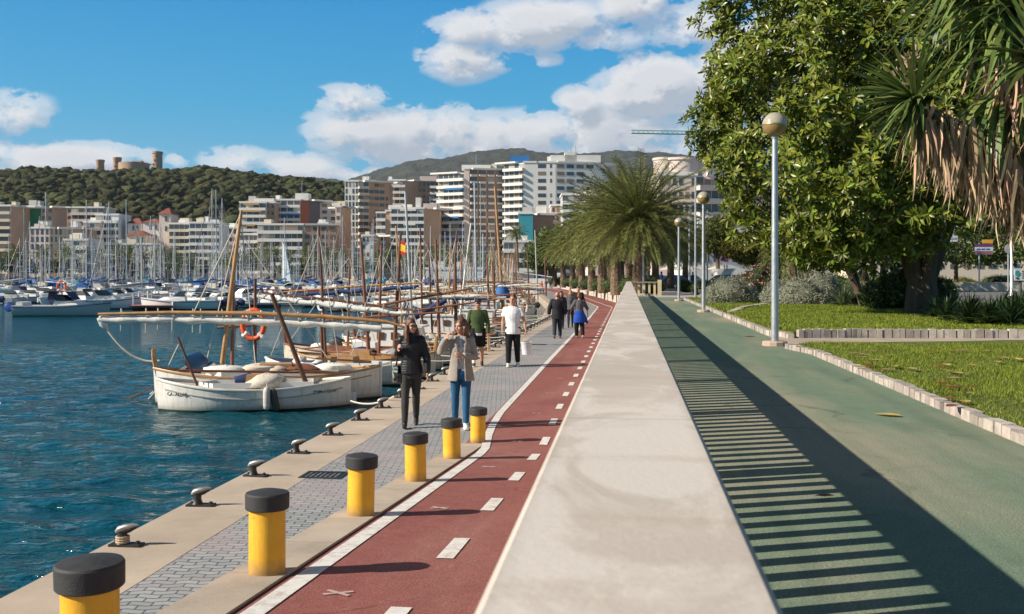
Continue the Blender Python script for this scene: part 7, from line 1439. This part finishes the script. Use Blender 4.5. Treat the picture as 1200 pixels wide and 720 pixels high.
MB().rings([[(X(1190.7) + .10 * math.cos(f), y, zz(320.3) + .13 * math.sin(f)) for f in [2 * PI * j / 20 for j in range(20)]] for y in (-.125, -.1)]).build('emblem', STE, t); MB().box((X(1190.5), -.115, zz(326)), (.08, .02, .08)).build('mark', PM, t)
for k in range(4): MB().box((X(1199), -.115, zz(318 + 2.4 * k)), (.28, .02, .035)).build('text_line', mm('sign_red', (.4, .1, .08), .5) if k == 0 else SGR, t)
t, X, zz = sign('round_sign', 'back of a round grey traffic sign beside tall white pole', 1181.5, 86, 288, [])
MB().rings([[(.33 * math.cos(f), y, zz(292) + .40 * math.sin(f)) for f in [2 * PI * j / 24 for j in range(24)]] for y in (-.1, -.06)]).build('disc', SGR, t)
pole('tall white pole in front of the round traffic sign', 1185.5, 70, 225, .10, m=WHITE)
t, X, zz = sign('traffic_sign', 'small pink and white street sign behind the plaza lamps', 849, 98, 300, [(844, 853, 303, 306, mm('sign_pink', (.5, .05, .2), .5), 0), (844, 853, 307, 310.5, WS, 0)])
t, X, zz = sign('no_entry_sign', 'small red round sign by the lamp beyond the balustrade', 759, 96, 313, [])
MB().rings([[(.3 * math.cos(f), y, zz(313.5) + .3 * math.sin(f)) for f in [2 * PI * j / 20 for j in range(20)]] for y in (-.1, -.06)]).build('disc', mm('sign_red2', (.5, .03, .04), .5), t); MB().box((0, -.115, zz(313.5)), (.4, .02, .09)).build('bar', WS, t)
# brown slatted post
p = xz(1066, 54, UP); t = thing('slatted_stand', 'brown wooden stand of slanted slats under the rubber tree', 'stand', p, TH); RB = mm('reddish_brown_wood', (.20, .065, .04), .6, .25, 6)
for x in (-.26, .27): MB().box((x, 0, 1.02 if x > 0 else .85), (.08, .1, 2.06 if x > 0 else 1.72)).build('post', RB, t)
for k in range(5): MB().bar((-.30, -.07, .38 + .34 * k), (.24, -.07, .26 + .34 * k), .05, .16).build('slat', RB, t)
MB().lathe([(.1, 0), (.13, .75), (.1, .9), (.02, .92)], n=14).build('bollard_stone', STONE, None, 40, xz(879, 60, UP)); tag(bpy.data.objects['bollard_stone'], 'pale stone stump between the oleander and silver bushes', 'stone')
bpy.data.objects['bollard_stone'].name = 'stone_stump'
def parasol(lab, px, Z, m, first=None):
    if first: return dup(first, xz(px, Z, UP), 0, lab)
    t = thing('parasol', lab, 'parasol', xz(px, Z, UP), 0, 'cafe parasols across the road'); MB().tube([(0, 0, 0), (0, 0, 2.9)], .04, 6).build('pole', STEEL, t); MB().rings([ring(2.3, 1.6, 1.6, n=8), ring(2.36, 1.58, 1.58, n=8), ring(2.9, .06, .06, n=8)]).build('canopy', m, t); return t
pz = parasol('cream cafe parasol left of the second lamp', 806, 140, BEIGEC); parasol('cream cafe parasol behind the tall mast pole', 816, 148, BEIGEC, pz); parasol('cream cafe parasol near the small street sign', 842, 142, BEIGEC, pz); parasol('cream cafe parasol left of the third lamp', 786, 150, BEIGEC, pz)
b0_ = bld('blue-signed shop row across the road behind the lamps', [(800, 900, 0, 2, 'win', 'white', 9)], 272, 165, base=1.0); 
b = MB().box((0, -.3, 7.4), (13, .5, .8), TH).build('shop_fascia', WCOL['blue'], b0_)
# ------------------------------------------------------------------ air
hzb = tag(MB().span(-4000, 4000, -60, 7400, -5.2, 640).build('haze', None or mm('haze_slot', (.8, .8, .8))), kind='stuff')
hm_, nt, _b = nodes('thin_sea_haze'); nt.nodes.remove(_b); pvn = nd(nt, 'ShaderNodeVolumePrincipled'); pvn.inputs['Color'].default_value = (.80, .88, 1, 1); pvn.inputs['Density'].default_value = .00004; pvn.inputs['Anisotropy'].default_value = .2
nt.links.new(pvn.outputs[0], nt.nodes['Material Output'].inputs['Volume']); hzb.data.materials.clear(); hzb.data.materials.append(hm_)
